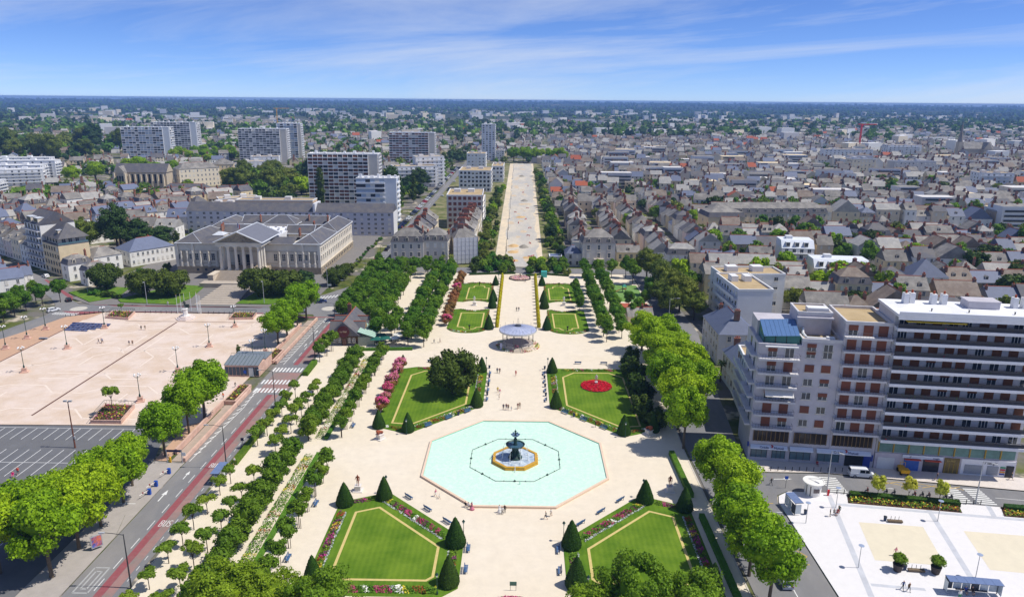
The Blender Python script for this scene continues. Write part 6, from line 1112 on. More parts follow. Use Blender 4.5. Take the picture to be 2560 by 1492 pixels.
def chimney_mesh(n, h, wd=.55):
 k = (n, round(h, 1), wd)
 if k not in CHM:
  mb = MB(); L = .4 + .42 * n; mb.box(0, 0, -1.5, L, wd, h + 1.5, 0); mb.box(0, 0, h - .12, L + .16, wd + .16, .16, 0)
  for i in range(n): mb.lathe([(.16, h), (.13, h + .55)], 6, 1, -L / 2 + .4 + i * .42, 0)
  CHM[k] = mb.mesh('chimney', [brick_m, pot_m])
 return CHM[k]
DORM = {}
def dormer_mesh(w, h, dp, kind='gable'):
 k = (w, h, dp, kind)
 if k not in DORM:
  mb = MB(); mb.box(0, dp / 2, 0, w, dp, h, 0); mb.quad((-w * .34, -.03, h * .12), (w * .34, -.03, h * .12), (w * .34, -.03, h * .92), (-w * .34, -.03, h * .92), 2); mb.quad((-.04, -.05, h * .12), (.04, -.05, h * .12), (.04, -.05, h * .92), (-.04, -.05, h * .92), 0)
  if kind == 'gable': mb.gable(0, dp / 2, h, dp, w, w * .35, 1, PI / 2, .12, 0, 0)
  elif kind == 'flat': mb.box(0, dp / 2, h, w + .3, dp + .2, .12, 3)
  DORM[k] = mb.mesh('dormer', [surround_m, slate, win_glass, zinc_pale])
 return DORM[k]
def ridgecap(mb, a, b, r=.13, mi=1): mb.tube([a, b], r, 4, mi)
def house(name, label, x, y, rz, w, d, eave, rh, wall, roof, kind='gable', chim=(), floors=2, cols=3, faces='F', dorm=0, group=None, wstyle='white', shut=0.3, rng=random, ridge=True, cat='house', ww=1.05, wh=1.7):
 """house with wall, roof, chimneys, windows, dormers as parts; ridge along local x"""
 t = thing(name, label, cat, (x, y, -.05), rz, group)
 mb = MB(); mb.box(0, 0, 0, w, d, eave, 0)
 if kind == 'gable': mb.add([(-w / 2, -d / 2, eave), (-w / 2, d / 2, eave), (-w / 2, 0, eave + rh - .06)], [(0, 1, 2)]); mb.add([(w / 2, d / 2, eave), (w / 2, -d / 2, eave), (w / 2, 0, eave + rh - .06)], [(0, 1, 2)])
 obj('wall', mb, wall, t)
 mb = MB()
 if kind == 'gable': mb.gable(0, 0, eave, w, d, rh, 0, 0, .3); (ridgecap(mb, (-w / 2, 0, eave + rh + .03), (w / 2, 0, eave + rh + .03)) if ridge else None)
 elif kind == 'hip':
  hp = min(d / 2, w / 2 - .3); mb.gable(0, 0, eave, w, d, rh, 0, 0, .3, hp); (ridgecap(mb, (-w / 2 + hp - .2, 0, eave + rh), (w / 2 - hp + .2, 0, eave + rh)) if ridge else None)
 elif kind == 'mansard':
  m_ = min(1.1, d * .14); mh = min(2.6, rh * .62); Q = [(-w / 2 - .2, -d / 2 - .2), (w / 2 + .2, -d / 2 - .2), (w / 2 + .2, d / 2 + .2), (-w / 2 - .2, d / 2 + .2)]; I_ = offset_poly(Q, m_)
  for i in range(4): j = (i + 1) % 4; mb.quad((*Q[i], eave), (*Q[j], eave), (*I_[j], eave + mh), (*I_[i], eave + mh), 2)
  hx, hy = w / 2 + .2 - m_, d / 2 + .2 - m_; mb.gable(0, 0, eave + mh, 2 * hx, 2 * hy, rh - mh, 0, 0, .12, min(hy, hx - .2))
  if ridge: ridgecap(mb, (-max(.1, hx - hy), 0, eave + rh), (max(.1, hx - hy), 0, eave + rh))
 elif kind == 'flat':
  ring(mb, [(-w / 2, -d / 2), (w / 2, -d / 2), (w / 2, d / 2), (-w / 2, d / 2)], 0, .35, eave, 0, .5); mb.poly([(-w / 2 + .3, -d / 2 + .3), (w / 2 - .3, -d / 2 + .3), (w / 2 - .3, d / 2 - .3), (-w / 2 + .3, d / 2 - .3)], eave + .06, 0)
 obj('roof', mb, [roof, ridge_m, slate_dark], t)
 for (cx, cy, n) in chim:
  zr = eave + (rh * max(0, 1 - abs(cy) / (d / 2)) if kind != 'flat' else 0); put('chimney', chimney_mesh(n, rng.choice([.9, 1.2, 1.5])), t, cx, cy, zr, PI / 2)
 fh = (eave - .4) / max(1, floors)
 for fc in faces:
  L = w if fc in 'FB' else d; n = cols if fc in 'FB' else max(1, int(cols * d / w * .8)); hh = min(wh, fh * .66)
  facade(t, fc, w, d, spread(n, L, .3), [.2 + fh * (k + .5) - hh / 2 + .1 for k in range(floors)], lambda i, j: WIN(ww, hh, wstyle, (2, 2), True, 0 if rng.random() > shut else 1.0))
 for k in range(dorm):
  u = spread(dorm, w, .6)[k]
  if kind == 'mansard': put('dormer', dormer_mesh(1.3, 1.7, 1.4), t, u, -d / 2 + .05, eave + .35)
  else: s_ = .28; put('dormer', dormer_mesh(1.2, 1.3, 2.0), t, u, -d / 2 * (1 - s_) - .2, eave + rh * s_ - .35)
 return t
# ================================================================ the palace of justice-like building
tuff = M('palace_stone', (236, 228, 212), .85, .10, .5, rgb2=(218, 208, 192), mixscale=.25); tuff_d = M('palace_base_stone', (182, 166, 140), .85, .14, .7, rgb2=(152, 140, 122), mixscale=.3)
pz = thing('palace', 'long neoclassical stone palace with six-column portico and slate roofs', 'palace', (-119.0, 312, 0)); HW = 31.6
mb = MB(); mb.box(0, 31, 0, 2 * HW + .5, 62.5, 3.0); obj('basement', mb, tuff_d, pz)
mb = MB()
for (x0, x1, y0, y1) in ((-HW, HW, 0, 13), (-HW, -HW + 11, 13, 62), (HW - 11, HW, 13, 62), (-HW + 11, -9.6, 26, 34), (9.6, HW - 11, 26, 34), (-HW + 11, HW - 11, 52, 62)): mb.box((x0 + x1) / 2, (y0 + y1) / 2, 3.0, x1 - x0, y1 - y0, 10.4)
obj('wall', mb, tuff, pz)
mb = MB(); mb.box(0, 26, 3, 19, 26, 11.5); mb2 = MB(); mb2.poly([(-9.3, 13.2), (9.3, 13.2), (9.3, 38.8), (-9.3, 38.8)], 14.62); obj('hall', mb, white_conc, pz); o = obj('hall_roof', mb2, M('white_roofing', (232, 232, 236), .7, .04, .6), pz)
for i in range(5):
 for j in range(6): obj('rooflight', MB().box(-7.4 + i * 3.7 + (j % 2) * 1.0, 15.5 + j * 4.0, 14.6, 1.0, .7, .35), M('rooflight_glass', (120, 126, 134), .3, .1, 2), o)
def hip(parent, x0, x1, y0, y1, z, h, axis, a=True, b=True, mat=None, lines=True):
 """hipped roof on a rectangle, ridge along axis; a/b: hipped at low/high end"""
 mb = MB(); o_ = .45; X0, X1, Y0, Y1 = x0 - o_, x1 + o_, y0 - o_, y1 + o_
 if axis == 'y': r = (X1 - X0) / 2; cx = (X0 + X1) / 2; A_, B_ = (cx, Y0 + (r if a else 0), z + h), (cx, Y1 - (r if b else 0), z + h)
 else: r = (Y1 - Y0) / 2; cy = (Y0 + Y1) / 2; A_, B_ = (X0 + (r if a else 0), cy, z + h), (X1 - (r if b else 0), cy, z + h)
 c = [(X0, Y0, z), (X1, Y0, z), (X1, Y1, z), (X0, Y1, z)]; k = len(mb.v); mb.v += c + [A_, B_]
 fs = [[0, 1, 4], [1, 2, 5, 4], [2, 3, 5], [3, 0, 4, 5]] if axis == 'y' else [[0, 1, 5, 4], [1, 2, 5], [2, 3, 4, 5], [3, 0, 4]]
 for f_ in fs: mb.f.append([k + i for i in f_]); mb.m.append(0)
 if lines:
  mb.tube([A_, B_], .16, 4, 1)
  for q, P_ in (((0, A_), (1, A_), (2, B_), (3, B_)) if axis == 'y' else ((0, A_), (3, A_), (1, B_), (2, B_))): mb.tube([c[q], P_], .13, 4, 1)
  for i in range(4): mb.tube([c[i], c[(i + 1) % 4]], .2, 4, 1)
 return obj('roof', mb, [mat or slate_dark, zinc_pale], parent)
hip(pz, -HW, -HW + 11, 0, 30, 13.4, 3.6, 'y'); hip(pz, HW - 11, HW, 0, 30, 13.4, 3.6, 'y'); hip(pz, -HW, -HW + 11, 31, 62, 13.4, 3.8, 'y'); hip(pz, HW - 11, HW, 31, 62, 13.4, 3.8, 'y')
hip(pz, -HW + 10, -9, 25.5, 34.5, 13.4, 3.4, 'x', False, False); hip(pz, 9, HW - 10, 25.5, 34.5, 13.4, 3.4, 'x', False, False); hip(pz, -HW + 10, HW - 10, 51.5, 62, 13.4, 3.8, 'x', False, False); hip(pz, -8, 8, 44, 56, 14.5, 4, 'x')
for s in (-1, 1): x0, x1 = (8.6, HW - 11.3); mb = MB(); mb.add([(s * x0, -.4, 13.42), (s * x1, -.4, 13.42), (s * x1, 6.5, 15.4), (s * x0, 6.5, 15.4), (s * x0, 13, 13.42), (s * x1, 13, 13.42)], [(0, 1, 2, 3), (3, 2, 5, 4)]); obj('roof', mb, slate_dark, pz)
mb = MB(); mb.box(0, -.15, 13.0, 2 * HW + .9, .9, .42); mb.box(HW + .1, 31, 12.99, .9, 62.8, .41); mb.box(-HW - .1, 31, 12.99, .9, 62.8, .41); mb.box(0, -.1, 3.0, 2 * HW + .8, .7, .35); mb.box(HW + .1, 31, 2.99, .7, 62.6, .35); mb.box(0, -.06, 9.9, 2 * HW + .5, .3, .3); mb.box(0, -.06, 4.6, 2 * HW + .4, .3, .25); obj('cornice', mb, M('cornice_stone', (200, 188, 166), .85, .1, .6), pz)
PW = WIN(1.6, 3.1, 'stone', (2, 3)); PWs = WIN(1.1, 2.4, 'stone', (2, 3)); PWb = WIN(1.1, 1.2, 'dark', (2, 1))
for s in (-1, 1):
 for i, u in enumerate((12.0, 15.6, 19.2, 22.8)):
  put('window', PW, pz, s * u, 0, 5.8); put('window', PWb, pz, s * u, -.25, 1.0)
 for u in (25.6, 31.6 - .9): put('window', PWs, pz, s * u, 0, 6.2)
 for u in (13.8, 17.4, 21.0, 24.4, 26.9, 29.4): mb = MB(); mb.lathe([(.5, 3.3), (.5, 4.9), (.36, 5.0), (.33, 8.6), (.45, 9.0), (.45, 9.9)], 8, 0, s * u, -.45); mb.box(s * u, -.4, 3.0, 1.1, .8, 1.9); obj('half_column', mb, tuff, pz, smooth=False)
 mb = MB(); mb.box(s * 28.1, -.1, 4.9, 2.6, .2, 4.4, 0); mb.add([(s * 28.1 - 1.9, -.35, 9.5), (s * 28.1 + 1.9, -.35, 9.5), (s * 28.1, -.35, 10.3), (s * 28.1 - 1.9, .02, 9.5), (s * 28.1 + 1.9, .02, 9.5), (s * 28.1, .02, 10.3)], [(0, 1, 2), (0, 2, 5, 3), (1, 4, 5, 2)], 0); obj('niche', mb, M('niche_stone', (190, 178, 156), .85, .1, .6), pz)
 mb = MB(); mb.box(s * 24.2, -.3, 3, .9, .7, 10.2); mb.box(s * (HW - .3), -.3, 3, 1.2, .7, 10.2); obj('pilaster', mb, tuff, pz)
for j in range(18): put('window', WIN(1.2, 2.3, 'stone', (2, 2)), pz, HW, 2.4 + j * 3.35, 5.6, PI / 2); put('window', WIN(1.2, 1.9, 'stone', (2, 2)), pz, HW, 2.4 + j * 3.35, 9.6, PI / 2); put('window', PWb, pz, HW + .25, 2.4 + j * 3.35, 1.0, PI / 2)
# portico
mb = MB(); mb.box(0, -5.4, 0, 20, 11, 3.9); obj('portico_base', mb, tuff_d, pz)
for k in range(6): mb = MB(); x = -8.1 + k * 3.24; mb.box(x, -9.6, 3.9, 1.7, 1.7, .3); mb.lathe([(.8, 4.2), (.68, 4.5), (.66, 8), (.56, 13.1), (.78, 13.6), (.8, 13.9)], 14, 0, x, -9.6); mb.box(x, -9.6, 13.8, 1.7, 1.7, .35); obj('column', mb, tuff, pz, smooth=False)
for s in (-1, 1):
 for y in (-6.4, -3.2): mb = MB(); mb.lathe([(.75, 3.9), (.62, 4.3), (.55, 13.2), (.78, 13.9)], 10, 0, s * 8.1, y); obj('column', mb, tuff, pz)
mb = MB(); mb.box(0, -4.6, 14.1, 19.6, 11.6, 1.6); mb.box(0, -4.6, 15.5, 20.4, 12.4, .3); obj('entablature', mb, tuff, pz)
mb = MB(); y0 = -10.4; mb.add([(-9.6, y0, 15.8), (9.6, y0, 15.8), (0, y0, 20.0)], [(0, 1, 2)], 0)
rr = random.Random(3)
for k in range(26): x = rr.uniform(-7, 7); z = 16.0 + rr.random() * max(.3, (1 - abs(x) / 8.6) * 3.0); mb.lathe([(.05, z - .3), (.35, z), (.25, z + .4), (.05, z + .5)], 6, 0, x, y0 - .05)
obj('pediment', mb, tuff_d, pz)
mb = MB(); [mb.tube([(s * 10.3, y0 - .15, 15.75), (0, y0 - .15, 20.3)], .34, 4, 0) for s in (-1, 1)]; obj('pediment_moulding', mb, tuff, pz)
mb = MB()
for s in (-1, 1): mb.add([(s * 10.4, -10.9, 15.75), (0, -10.9, 20.4), (0, 14, 20.4), (s * 10.4, 14, 15.75)], [(0, 1, 2, 3)], 0); mb.tube([(s * 10.4, -10.9, 15.85), (0, -10.9, 20.5)], .28, 4, 1); mb.tube([(s * 10.4, -10.9, 15.85), (s * 10.4, 14, 15.85)], .3, 4, 1); mb.tube([(s * 10.4, 14, 15.85), (0, 14, 20.5)], .25, 4, 1)
mb.tube([(0, -10.9, 20.5), (0, 14, 20.5)], .2, 4, 1); obj('roof', mb, [M('pediment_slate', (114, 116, 126), .7, .12, .7), zinc_pale], pz)
for x in (-4.9, 0, 4.9): obj('door', MB().box(x, -.12, 4.0, 2.0, .1, 4.6), M('dark_door', (40, 36, 34), .6, .1, 2), pz)
mb = MB()
for k in range(13): mb.box(0, -11.2 - k * .62, 0, 17, .64, 3.75 - k * .29)
obj('stairs', mb, MATS['step_stone'], pz)
for s in (-1, 1): mb = MB(); mb.box(s * 9.6, -14.6, 0, 2.2, 8.0, 3.4); mb.box(s * 9.6, -14.6, 3.4, 2.5, 8.4, .3); obj('cheek_wall', mb, M('cheek_stone', (212, 198, 178), .85, .1, .6), pz)
for (x, y, n) in ((-HW + 12, 22, 4), (HW - 12.5, 14, 5), (HW - 11.5, 34, 4), (-12, 52, 3), (12, 54, 3), (-21, 27, 3), (22, 52, 4)): put('chimney', chimney_mesh(n, 1.6), pz, x, y, 16.0, PI / 2)
mb = MB(); mb.box(-18.6, 17, 3, 5, 6, 11.5); mb.gable(-18.6, 17, 14.5, 5, 6, 1.2, 1, 0, .2, 2); obj('stair_turret', mb, [tuff, zinc_pale], pz)
t = thing('flag', 'French tricolour hanging on a pole on the palace pediment', 'flag', (-119, 303, 20.3)); mb = MB(); mb.tube([(0, 0, 0), (0, 0, 4.2)], .06, 5); obj('pole', mb, pale_steel, t)
for k, c in enumerate(((40, 60, 140), (230, 230, 230), (200, 40, 50))): obj('stripe', MB().box(.12 + k * .28, 0, 1.6 - .25 * k, .28, .1, 2.0), M('flag_%d' % k, c, .8, .05, 3), t)

# ================================================================ the two apartment blocks on the right
RZC = -0.1227
cm = thing('apartment_block', 'grey concrete apartment block with a bank on the ground floor', 'building', (50.5, 144.5, 0), RZC)
gconc = M('grey_facade', (196, 192, 198), .85, .07, .35, rgb2=(184, 180, 186), mixscale=.2); stain = M('slab_concrete', (204, 202, 204), .85, .14, .8)
D = 12.5
mb = MB(); mb.box(4.3, D / 2, 0, 8.6, D, 26.6); mb.box(12.6, D / 2 + .001, 0, 8.0, D - .3, 27.4); mb.box(21.2, D / 2, 0, 9.2, D, 31.6); obj('wall', mb, gconc, cm)
def flatroof(parent, x0, x1, y0, y1, z, ph=.7, t=.3, m1=None, m2=None):
 mb = MB(); ring(mb, [(x0, y0), (x1, y0), (x1, y1), (x0, y1)], -.1, t, z - .05, 0, ph); mb.poly([(x0 + t, y0 + t), (x1 - t, y0 + t), (x1 - t, y1 - t), (x0 + t, y1 - t)], z + .06, 1); return obj('roof', mb, [m1 or stain, m2 or roof_gravel], parent)
flatroof(cm, 8.7, 16.5, .2, D - .3, 27.4); flatroof(cm, 16.7, 25.8, 0, D, 31.6)
mb = MB(); mb.box(11.8, 8.2, 27.5, 7.0, 7.0, 4.6); mb.box(11.8, 4.6, 31.2, 7.4, 1.4, .3); obj('penthouse', mb, gconc, cm); flatroof(cm, 8.3, 15.3, 4.7, 11.7, 32.1, .5)
mb = MB(); mb.tube([(9.6, 1.2, 28.0), (9.4, 3.4, 28.2), (9.6, 4.4, 29)], .28, 7); mb.tube([(9.6, 1.2, 28.0), (15, 1.2, 27.9)], .22, 7); mb.box(14.4, 1.3, 27.5, 1.6, .9, .8); obj('roof_duct', mb, white_conc, cm); obj('roof_plant', MB().box(12.5, 6.5, 32.3, 4.2, 2.2, .9), white_conc, cm)
# blue-roofed conservatory on the left corner
mb = MB(); mb.add([(1.0, 1.0, 26.6), (8.2, .6, 26.6), (8.2, .6, 28.4), (1.0, 1.0, 28.0), (1.0, 6, 26.6), (8.2, 6, 26.6), (8.2, 6, 30.4), (1.0, 6, 30.0)], [(0, 1, 2, 3), (1, 5, 6, 2), (4, 0, 3, 7), (5, 4, 7, 6)]); obj('conservatory', mb, M('conservatory_glass', (40, 110, 104), .15, .15, 1), cm)
for k in range(8): x = 1.0 + k * .9; mb = MB(); mb.add([(x, .5, 28.05 + .05 * k), (x + .86, .5, 28.1 + .05 * k), (x + .86, 6.2, 30.1 + .05 * k), (x, 6.2, 30.05 + .05 * k)], [(0, 1, 2, 3)]); obj('roof_panel', mb, M('blue_roof', (88, 120, 164), .4, .08, 1), cm)
for k in range(4): obj('mullion', MB().box(1.2 + k * 2.2, .75, 26.6, .12, .12, 1.7), black_m, cm)
def balcony(parent, x0, x1, z, dp=1.5, y=0, railh=1.0, name='balcony', slabm=None, plants=False):
 o = obj(name, MB().box((x0 + x1) / 2, y - dp / 2, z - .02, x1 - x0, dp, .42), slabm or stain, parent)
 mb = MB(); mb.tube([(x0 + .05, y - dp + .08, z + railh + .35), (x1 - .05, y - dp + .08, z + railh + .35)], .035, 4); n = int((x1 - x0) / .55)
 for k in range(n + 1): x = x0 + .05 + (x1 - x0 - .1) * k / n; mb.tube([(x, y - dp + .08, z + .4), (x, y - dp + .08, z + railh + .35)], .02, 3)
 for x in (x0 + .05, x1 - .05): mb.tube([(x, y - dp + .08, z + railh + .35), (x, y, z + railh + .35)], .03, 3)
 obj('railing', mb, rail_m, o); return o
wr = random.Random(11)
for k, z in enumerate((7.7, 10.85, 14.0, 17.1, 20.2, 23.3)):
 b = balcony(cm, .1, 8.3, z, 1.4)
 for u in (2.9, 6.3): put('window', WIN(1.9, 2.15, 'brown', (2, 1), False, wr.choice([0, 0, 0, 1, .4])), cm, u, 0, z + .42)
 put('window', WIN(1.2, 2.0, 'dark', (1, 1), False), cm, 0, 3.0, z + .5, -PI / 2); put('window', WIN(1.2, 2.0, 'dark', (1, 1), False), cm, 0, 7.5, z + .5, -PI / 2); balcony(cm, 0, 0.01, z) if False else None
 obj('balcony', MB().box(-.6, 5.2, z, 1.2, 9.0, .4), stain, cm)
obj('awning', MB().add([(2.0, -.1, 16.6), (7.8, -.1, 16.6), (7.8, -1.9, 15.6), (2.0, -1.9, 15.6)], [(0, 1, 2, 3)]), M('awning_stripe', (232, 228, 220), .8, .2, 6), cm); obj('awning', MB().box(4.6, -.4, 26.0, 6.6, .5, .25), white_conc, cm)
for k in range(8):
 z = 8.5 + k * 3.12 * .985
 for u in (10.6, 13.9): put('window', WIN(1.9, 1.6, 'brown', (2, 1), True, wr.choice([0, 0, 1, 1, .5])), cm, u, .14, z if z < 26 else 25.4) if z < 27 else None
for k in range(8):
 z = 7.7 + k * 3.02; balcony(cm, 16.5, 25.6, z, 1.4)
 for u in (18.2, 21.1, 24.0): put('window', WIN(1.9, 2.25, 'brown', (2, 1), False, 1.0 if wr.random() < .82 else wr.choice([0, .5])), cm, u, 0, z + .42)
for (a, b, n) in ((.8, 8.0, 8), (9.2, 15.8, 6), (17, 25, 10)):   # glazed first floor
 obj('glazing_band', MB().box((a + b) / 2, -.02, 4.6, b - a, .1, 2.4), M('bronze_glass', (52, 44, 38), .12, .2, .8), cm)
 for i in range(n + 1): obj('mullion', MB().box(a + (b - a) * i / n, -.1, 4.55, .14, .12, 2.5), M('bronze_frame', (120, 96, 62), .5, .1, 2), cm)
for (a, b) in ((.6, 3.9), (5.0, 7.7), (8.7, 12.9), (14.4, 18.8)):
 obj('shop_window', MB().box((a + b) / 2, -.03, .8, b - a, .1, 2.1), M('shop_glass', (92, 116, 124), .12, .15, .8), cm); [obj('mullion', MB().box(a + (b - a) * i / 3, -.09, .75, .1, .08, 2.2), win_dark, cm) for i in range(4)]
obj('shop_window', MB().box(22.2, -.03, .2, 4.4, .1, 3.0), M('dark_entrance', (50, 52, 54), .2, .4, 1.2), cm); obj('cash_machine', MB().box(24.4, -.12, .1, 1.4, .3, 2.9), M('bank_blue', (40, 66, 150), .4, .08, 2), cm); obj('wall_sign', MB().box(25.4, -.14, 1.6, .4, .2, 1.4), MATS['bank_blue'], cm); obj('wall_sign', MB().box(-.15, -.1, 3.3, .3, .6, .9), MATS['bank_blue'], cm)
fasc = M('bank_fascia', (222, 228, 240), .5, .04, 1)
for (a, b) in ((.3, 8.0), (8.5, 13.3), (14.0, 25.0)): mb = MB(); mb.add([(a, -.08, 3.75), (b, -.08, 3.75), (b, -.75, 3.2), (a, -.75, 3.2), (a, -.75, 2.95), (b, -.75, 2.95), (b, -.08, 3.1), (a, -.08, 3.1)], [(0, 1, 2, 3)[::-1], (3, 2, 5, 4)[::-1], (4, 5, 6, 7)[::-1]]); obj('fascia', mb, fasc, cm)
def text(s, parent, x, y, z, size, mat, name='lettering', tilt=PI / 2, rz=0, font=None):
 cu = bpy.data.curves.new(name, 'FONT'); cu.body = s; cu.size = size; cu.extrude = .02; cu.resolution_u = 2; tmp = bpy.data.objects.new('tmp', cu); COL.objects.link(tmp)
 me = bpy.data.meshes.new_from_object(tmp.evaluated_get(bpy.context.evaluated_depsgraph_get())); bpy.data.objects.remove(tmp); me.materials.clear(); me.materials.append(mat)
 o = bpy.data.objects.new(name, me); COL.objects.link(o); o.parent = parent; o.location = (x, y, z); o.rotation_euler = (tilt, 0, rz); return o
navy = M('letter_navy', (44, 52, 104), .5, .02, 2); redl = M('letter_red', (206, 40, 44), .5, .02, 2)
for x0 in (2.2, 17.4):
 tl = math.atan2(.55, .67); text('Crédit', cm, x0, -.80, 3.22, .72, navy, tilt=tl); text('Mutuel', cm, x0 + 3.0, -.80, 3.22, .72, navy, tilt=tl)
 mb = MB(); [mb.lathe([(.2, 3.45 + q * .16), (.2, 3.5 + q * .16)], 8, 0, x0 + 2.6 + (q % 2) * .15, -.55 + q * .14) for q in range(3)]; obj('emblem', mb, redl, cm)
# second block with continuous balconies
sg = thing('apartment_block', 'tall white apartment block with nine continuous balconies and brown shutters', 'building', (76.3, 141.35, 0), RZC); SW = 27.8
mb = MB(); mb.box(SW / 2, 4.9, 0, SW, 9.4, 34.2); obj('wall', mb, M('white_facade', (200, 198, 200), .85, .08, .4), sg)
mb = MB(); mb.box(SW / 2, 3.8, 34.2, SW + .8, 12.0, .55); obj('roof', mb, M('white_roof', (234, 234, 236), .8, .05, .5, rgb2=(220, 220, 222), mixscale=.2), sg)
mb = MB(); mb.add([(-.3, -2.1, 33.6), (SW + .4, -2.1, 33.6), (SW + .4, -2.3, 35.3), (-.3, -2.3, 35.3)], [(0, 1, 2, 3)]); mb.add([(-.3, -2.3, 35.3), (SW + .4, -2.3, 35.3), (SW + .4, -1.9, 35.35), (-.3, -1.9, 35.35)], [(0, 1, 2, 3)]); obj('fascia', mb, M('white_fascia', (226, 228, 234), .7, .05, 1), sg)
wt = M('white_slab_edge', (230, 230, 234), .7, .08, 1.2)
zs9 = (7.0, 10.15, 13.3, 16.4, 19.5, 22.5, 25.5, 28.4, 31.3); us = [1.7, 4.9, 8.0, 11.1, 13.6, 16.8, 20.0, 23.1, 26.2]
for k, z in enumerate(zs9):
 o = obj('balcony', MB().box(SW / 2, -1.05, z - .1, SW + .2, 2.15, .62), wt, sg); mb = MB(); mb.tube([(0, -1.9, z + 1.45), (SW, -1.9, z + 1.45)], .045, 4); mb.tube([(0, -1.9, z + .95), (SW, -1.9, z + .95)], .03, 4)
 for i in range(110): mb.tube([(SW * i / 109, -1.9, z + .5), (SW * i / 109, -1.9, z + 1.45)], .035, 3)
 obj('railing', mb, rail_m, o); obj('railing_shade_strip', MB().box(SW / 2, -1.8, z + .52, SW - .1, .04, .78), M('rail_shade_dark', (84, 84, 90), .4, .2, 1.5), o)  # dark strip added behind the bars: railing tone and balcony shade in its colour
 rng = np.random.default_rng(k); n = 420 if k in (3, 5) else 130; cl = rng.uniform(.5, SW - .5, 9 if k not in (3, 5) else 22); P = np.stack([cl[rng.integers(0, len(cl), n)] + rng.normal(0, .35, n), -1.6 + rng.normal(0, .12, n), z + .5 + rng.random(n) * .8], 1); obj('balcony_plants', fast_mesh('balcony_plants', leaf_quads(P, np.tile([0, -.5, 1.0], (n, 1)), .28, rng), 4, FLM, rng.choice([0, 0, 0, 0, 3, 7], n)), None, o)['kind'] = 'stuff'
 for i, u in enumerate(us):
  st = wr.random(); dn = 1.0 if st < .5 else (.45 if st < .62 else 0); put('window', WIN(1.85, 2.2, 'orange', (2 if wr.random() < .6 else 3, 1), False, dn), sg, u, .2, z + .5)
obj('awning', MB().box(7.0, -1.5, 33.2, 11, 1.4, .14), M('yellow_awning', (214, 186, 60), .8, .1, 2), sg)
for (x, y, w) in ((4.0, 7, 1.0), (5.4, 7.6, 1.0), (9.5, 7.2, 1.0), (11.6, 7.4, 1.0), (25, 6.8, .9), (26.8, 6.8, .9)): mb = MB(); mb.box(x, y, 34.7, w, 1.4, 2.2); mb.lathe([(.25, 36.9), (.2, 37.5)], 6, 1, x, y); obj('chimney', mb, [white_conc, pot_m], sg)
mb = MB(); mb.box(18.2, 6.2, 34.7, 6.0, 3.6, 1.5); mb.box(18.2, 6.2, 36.2, 6.3, 3.9, .15); obj('roof_housing', mb, gconc, sg)
for x in (7, 14, 22.5): obj('roof_vent', MB().lathe([(.12, 34.7), (.12, 35.2), (.2, 35.3)], 8, 0, x, 1.2), steel, sg)
yfr = M('gold_frame', (176, 146, 60), .5, .1, 2)
for i in range(9):
 a = .5 + i * 3.0; obj('glazing', MB().box(a + 1.45, .12, 3.95, 2.7, .1, 2.6), M('green_glass', (110, 142, 136), .12, .2, .8), sg); obj('mullion', MB().box(a, .02, 3.9, .22, .2, 2.8), yfr, sg)
obj('shop_wall', MB().box(SW / 2, .1, 0, SW, .25, 3.7), M('shop_surround', (204, 196, 204), .7, .08, 1), sg)
obj('garage_door', MB().box(2.3, -.08, .1, 3.4, .1, 2.6), white_conc, sg); obj('shop_window', MB().box(7.4, -.08, .1, 3.0, .1, 2.7), M('blue_shop', (70, 110, 190), .4, .2, 1.5), sg); obj('shop_window', MB().box(11.3, -.08, .1, 3.2, .1, 2.7), M('dark_shop', (60, 58, 62), .2, .3, 1.2), sg); obj('fascia', MB().box(9.4, -.2, 2.95, 8.0, .2, .75), fasc, sg); text('magic', sg, 11.4, -.32, 3.1, .6, navy); text('//', sg, 6.8, -.32, 3.1, .6, M('letter_black', (40, 40, 44), .5, .02, 2))
obj('awning', MB().box(7.4, -.5, 2.75, 3.2, .7, .12), M('orange_awning', (206, 84, 60), .8, .1, 2), sg); obj('awning', MB().box(11.4, -.5, 2.75, 3.2, .7, .12), MATS['orange_awning'], sg)
obj('entrance', MB().box(15.3, -.1, .05, 3.0, .15, 3.5), M('gilt_entrance', (120, 102, 58), .3, .2, 1.5), sg); [obj('mullion', MB().box(14.0 + q * .85, -.2, .05, .1, .08, 2.4), yfr, sg) for q in range(4)]; text('Le Mail', sg, 14.3, -.22, 2.75, .55, M('letter_gold', (206, 182, 110), .4, .05, 2))
obj('shop_front', MB().box(22.3, -.12, .02, 10.4, .16, 3.6), M('agency_white', (232, 232, 234), .6, .04, 1), sg); text('/ sergic', sg, 21.6, -.24, 2.75, .85, MATS['letter_black'])
obj('shop_window', MB().box(19.6, -.26, .4, 3.6, .1, 2.0), M('grille_glass', (150, 156, 164), .3, .25, 6), sg); obj('shop_window', MB().box(23.3, -.26, .4, 2.2, .1, 2.0), MATS['grille_glass'], sg); obj('shop_window', MB().box(26.6, -.26, .1, 1.5, .1, 2.6), MATS['dark_entrance'], sg)
for q, c in enumerate(((40, 60, 150), (226, 160, 60), (200, 50, 60), (60, 140, 90))): obj('poster_strip', MB().box(25.2, -.3, .6 + q * .5, 1.0, .06, .3), M('strip_%d' % q, c, .6, .05, 2), sg)
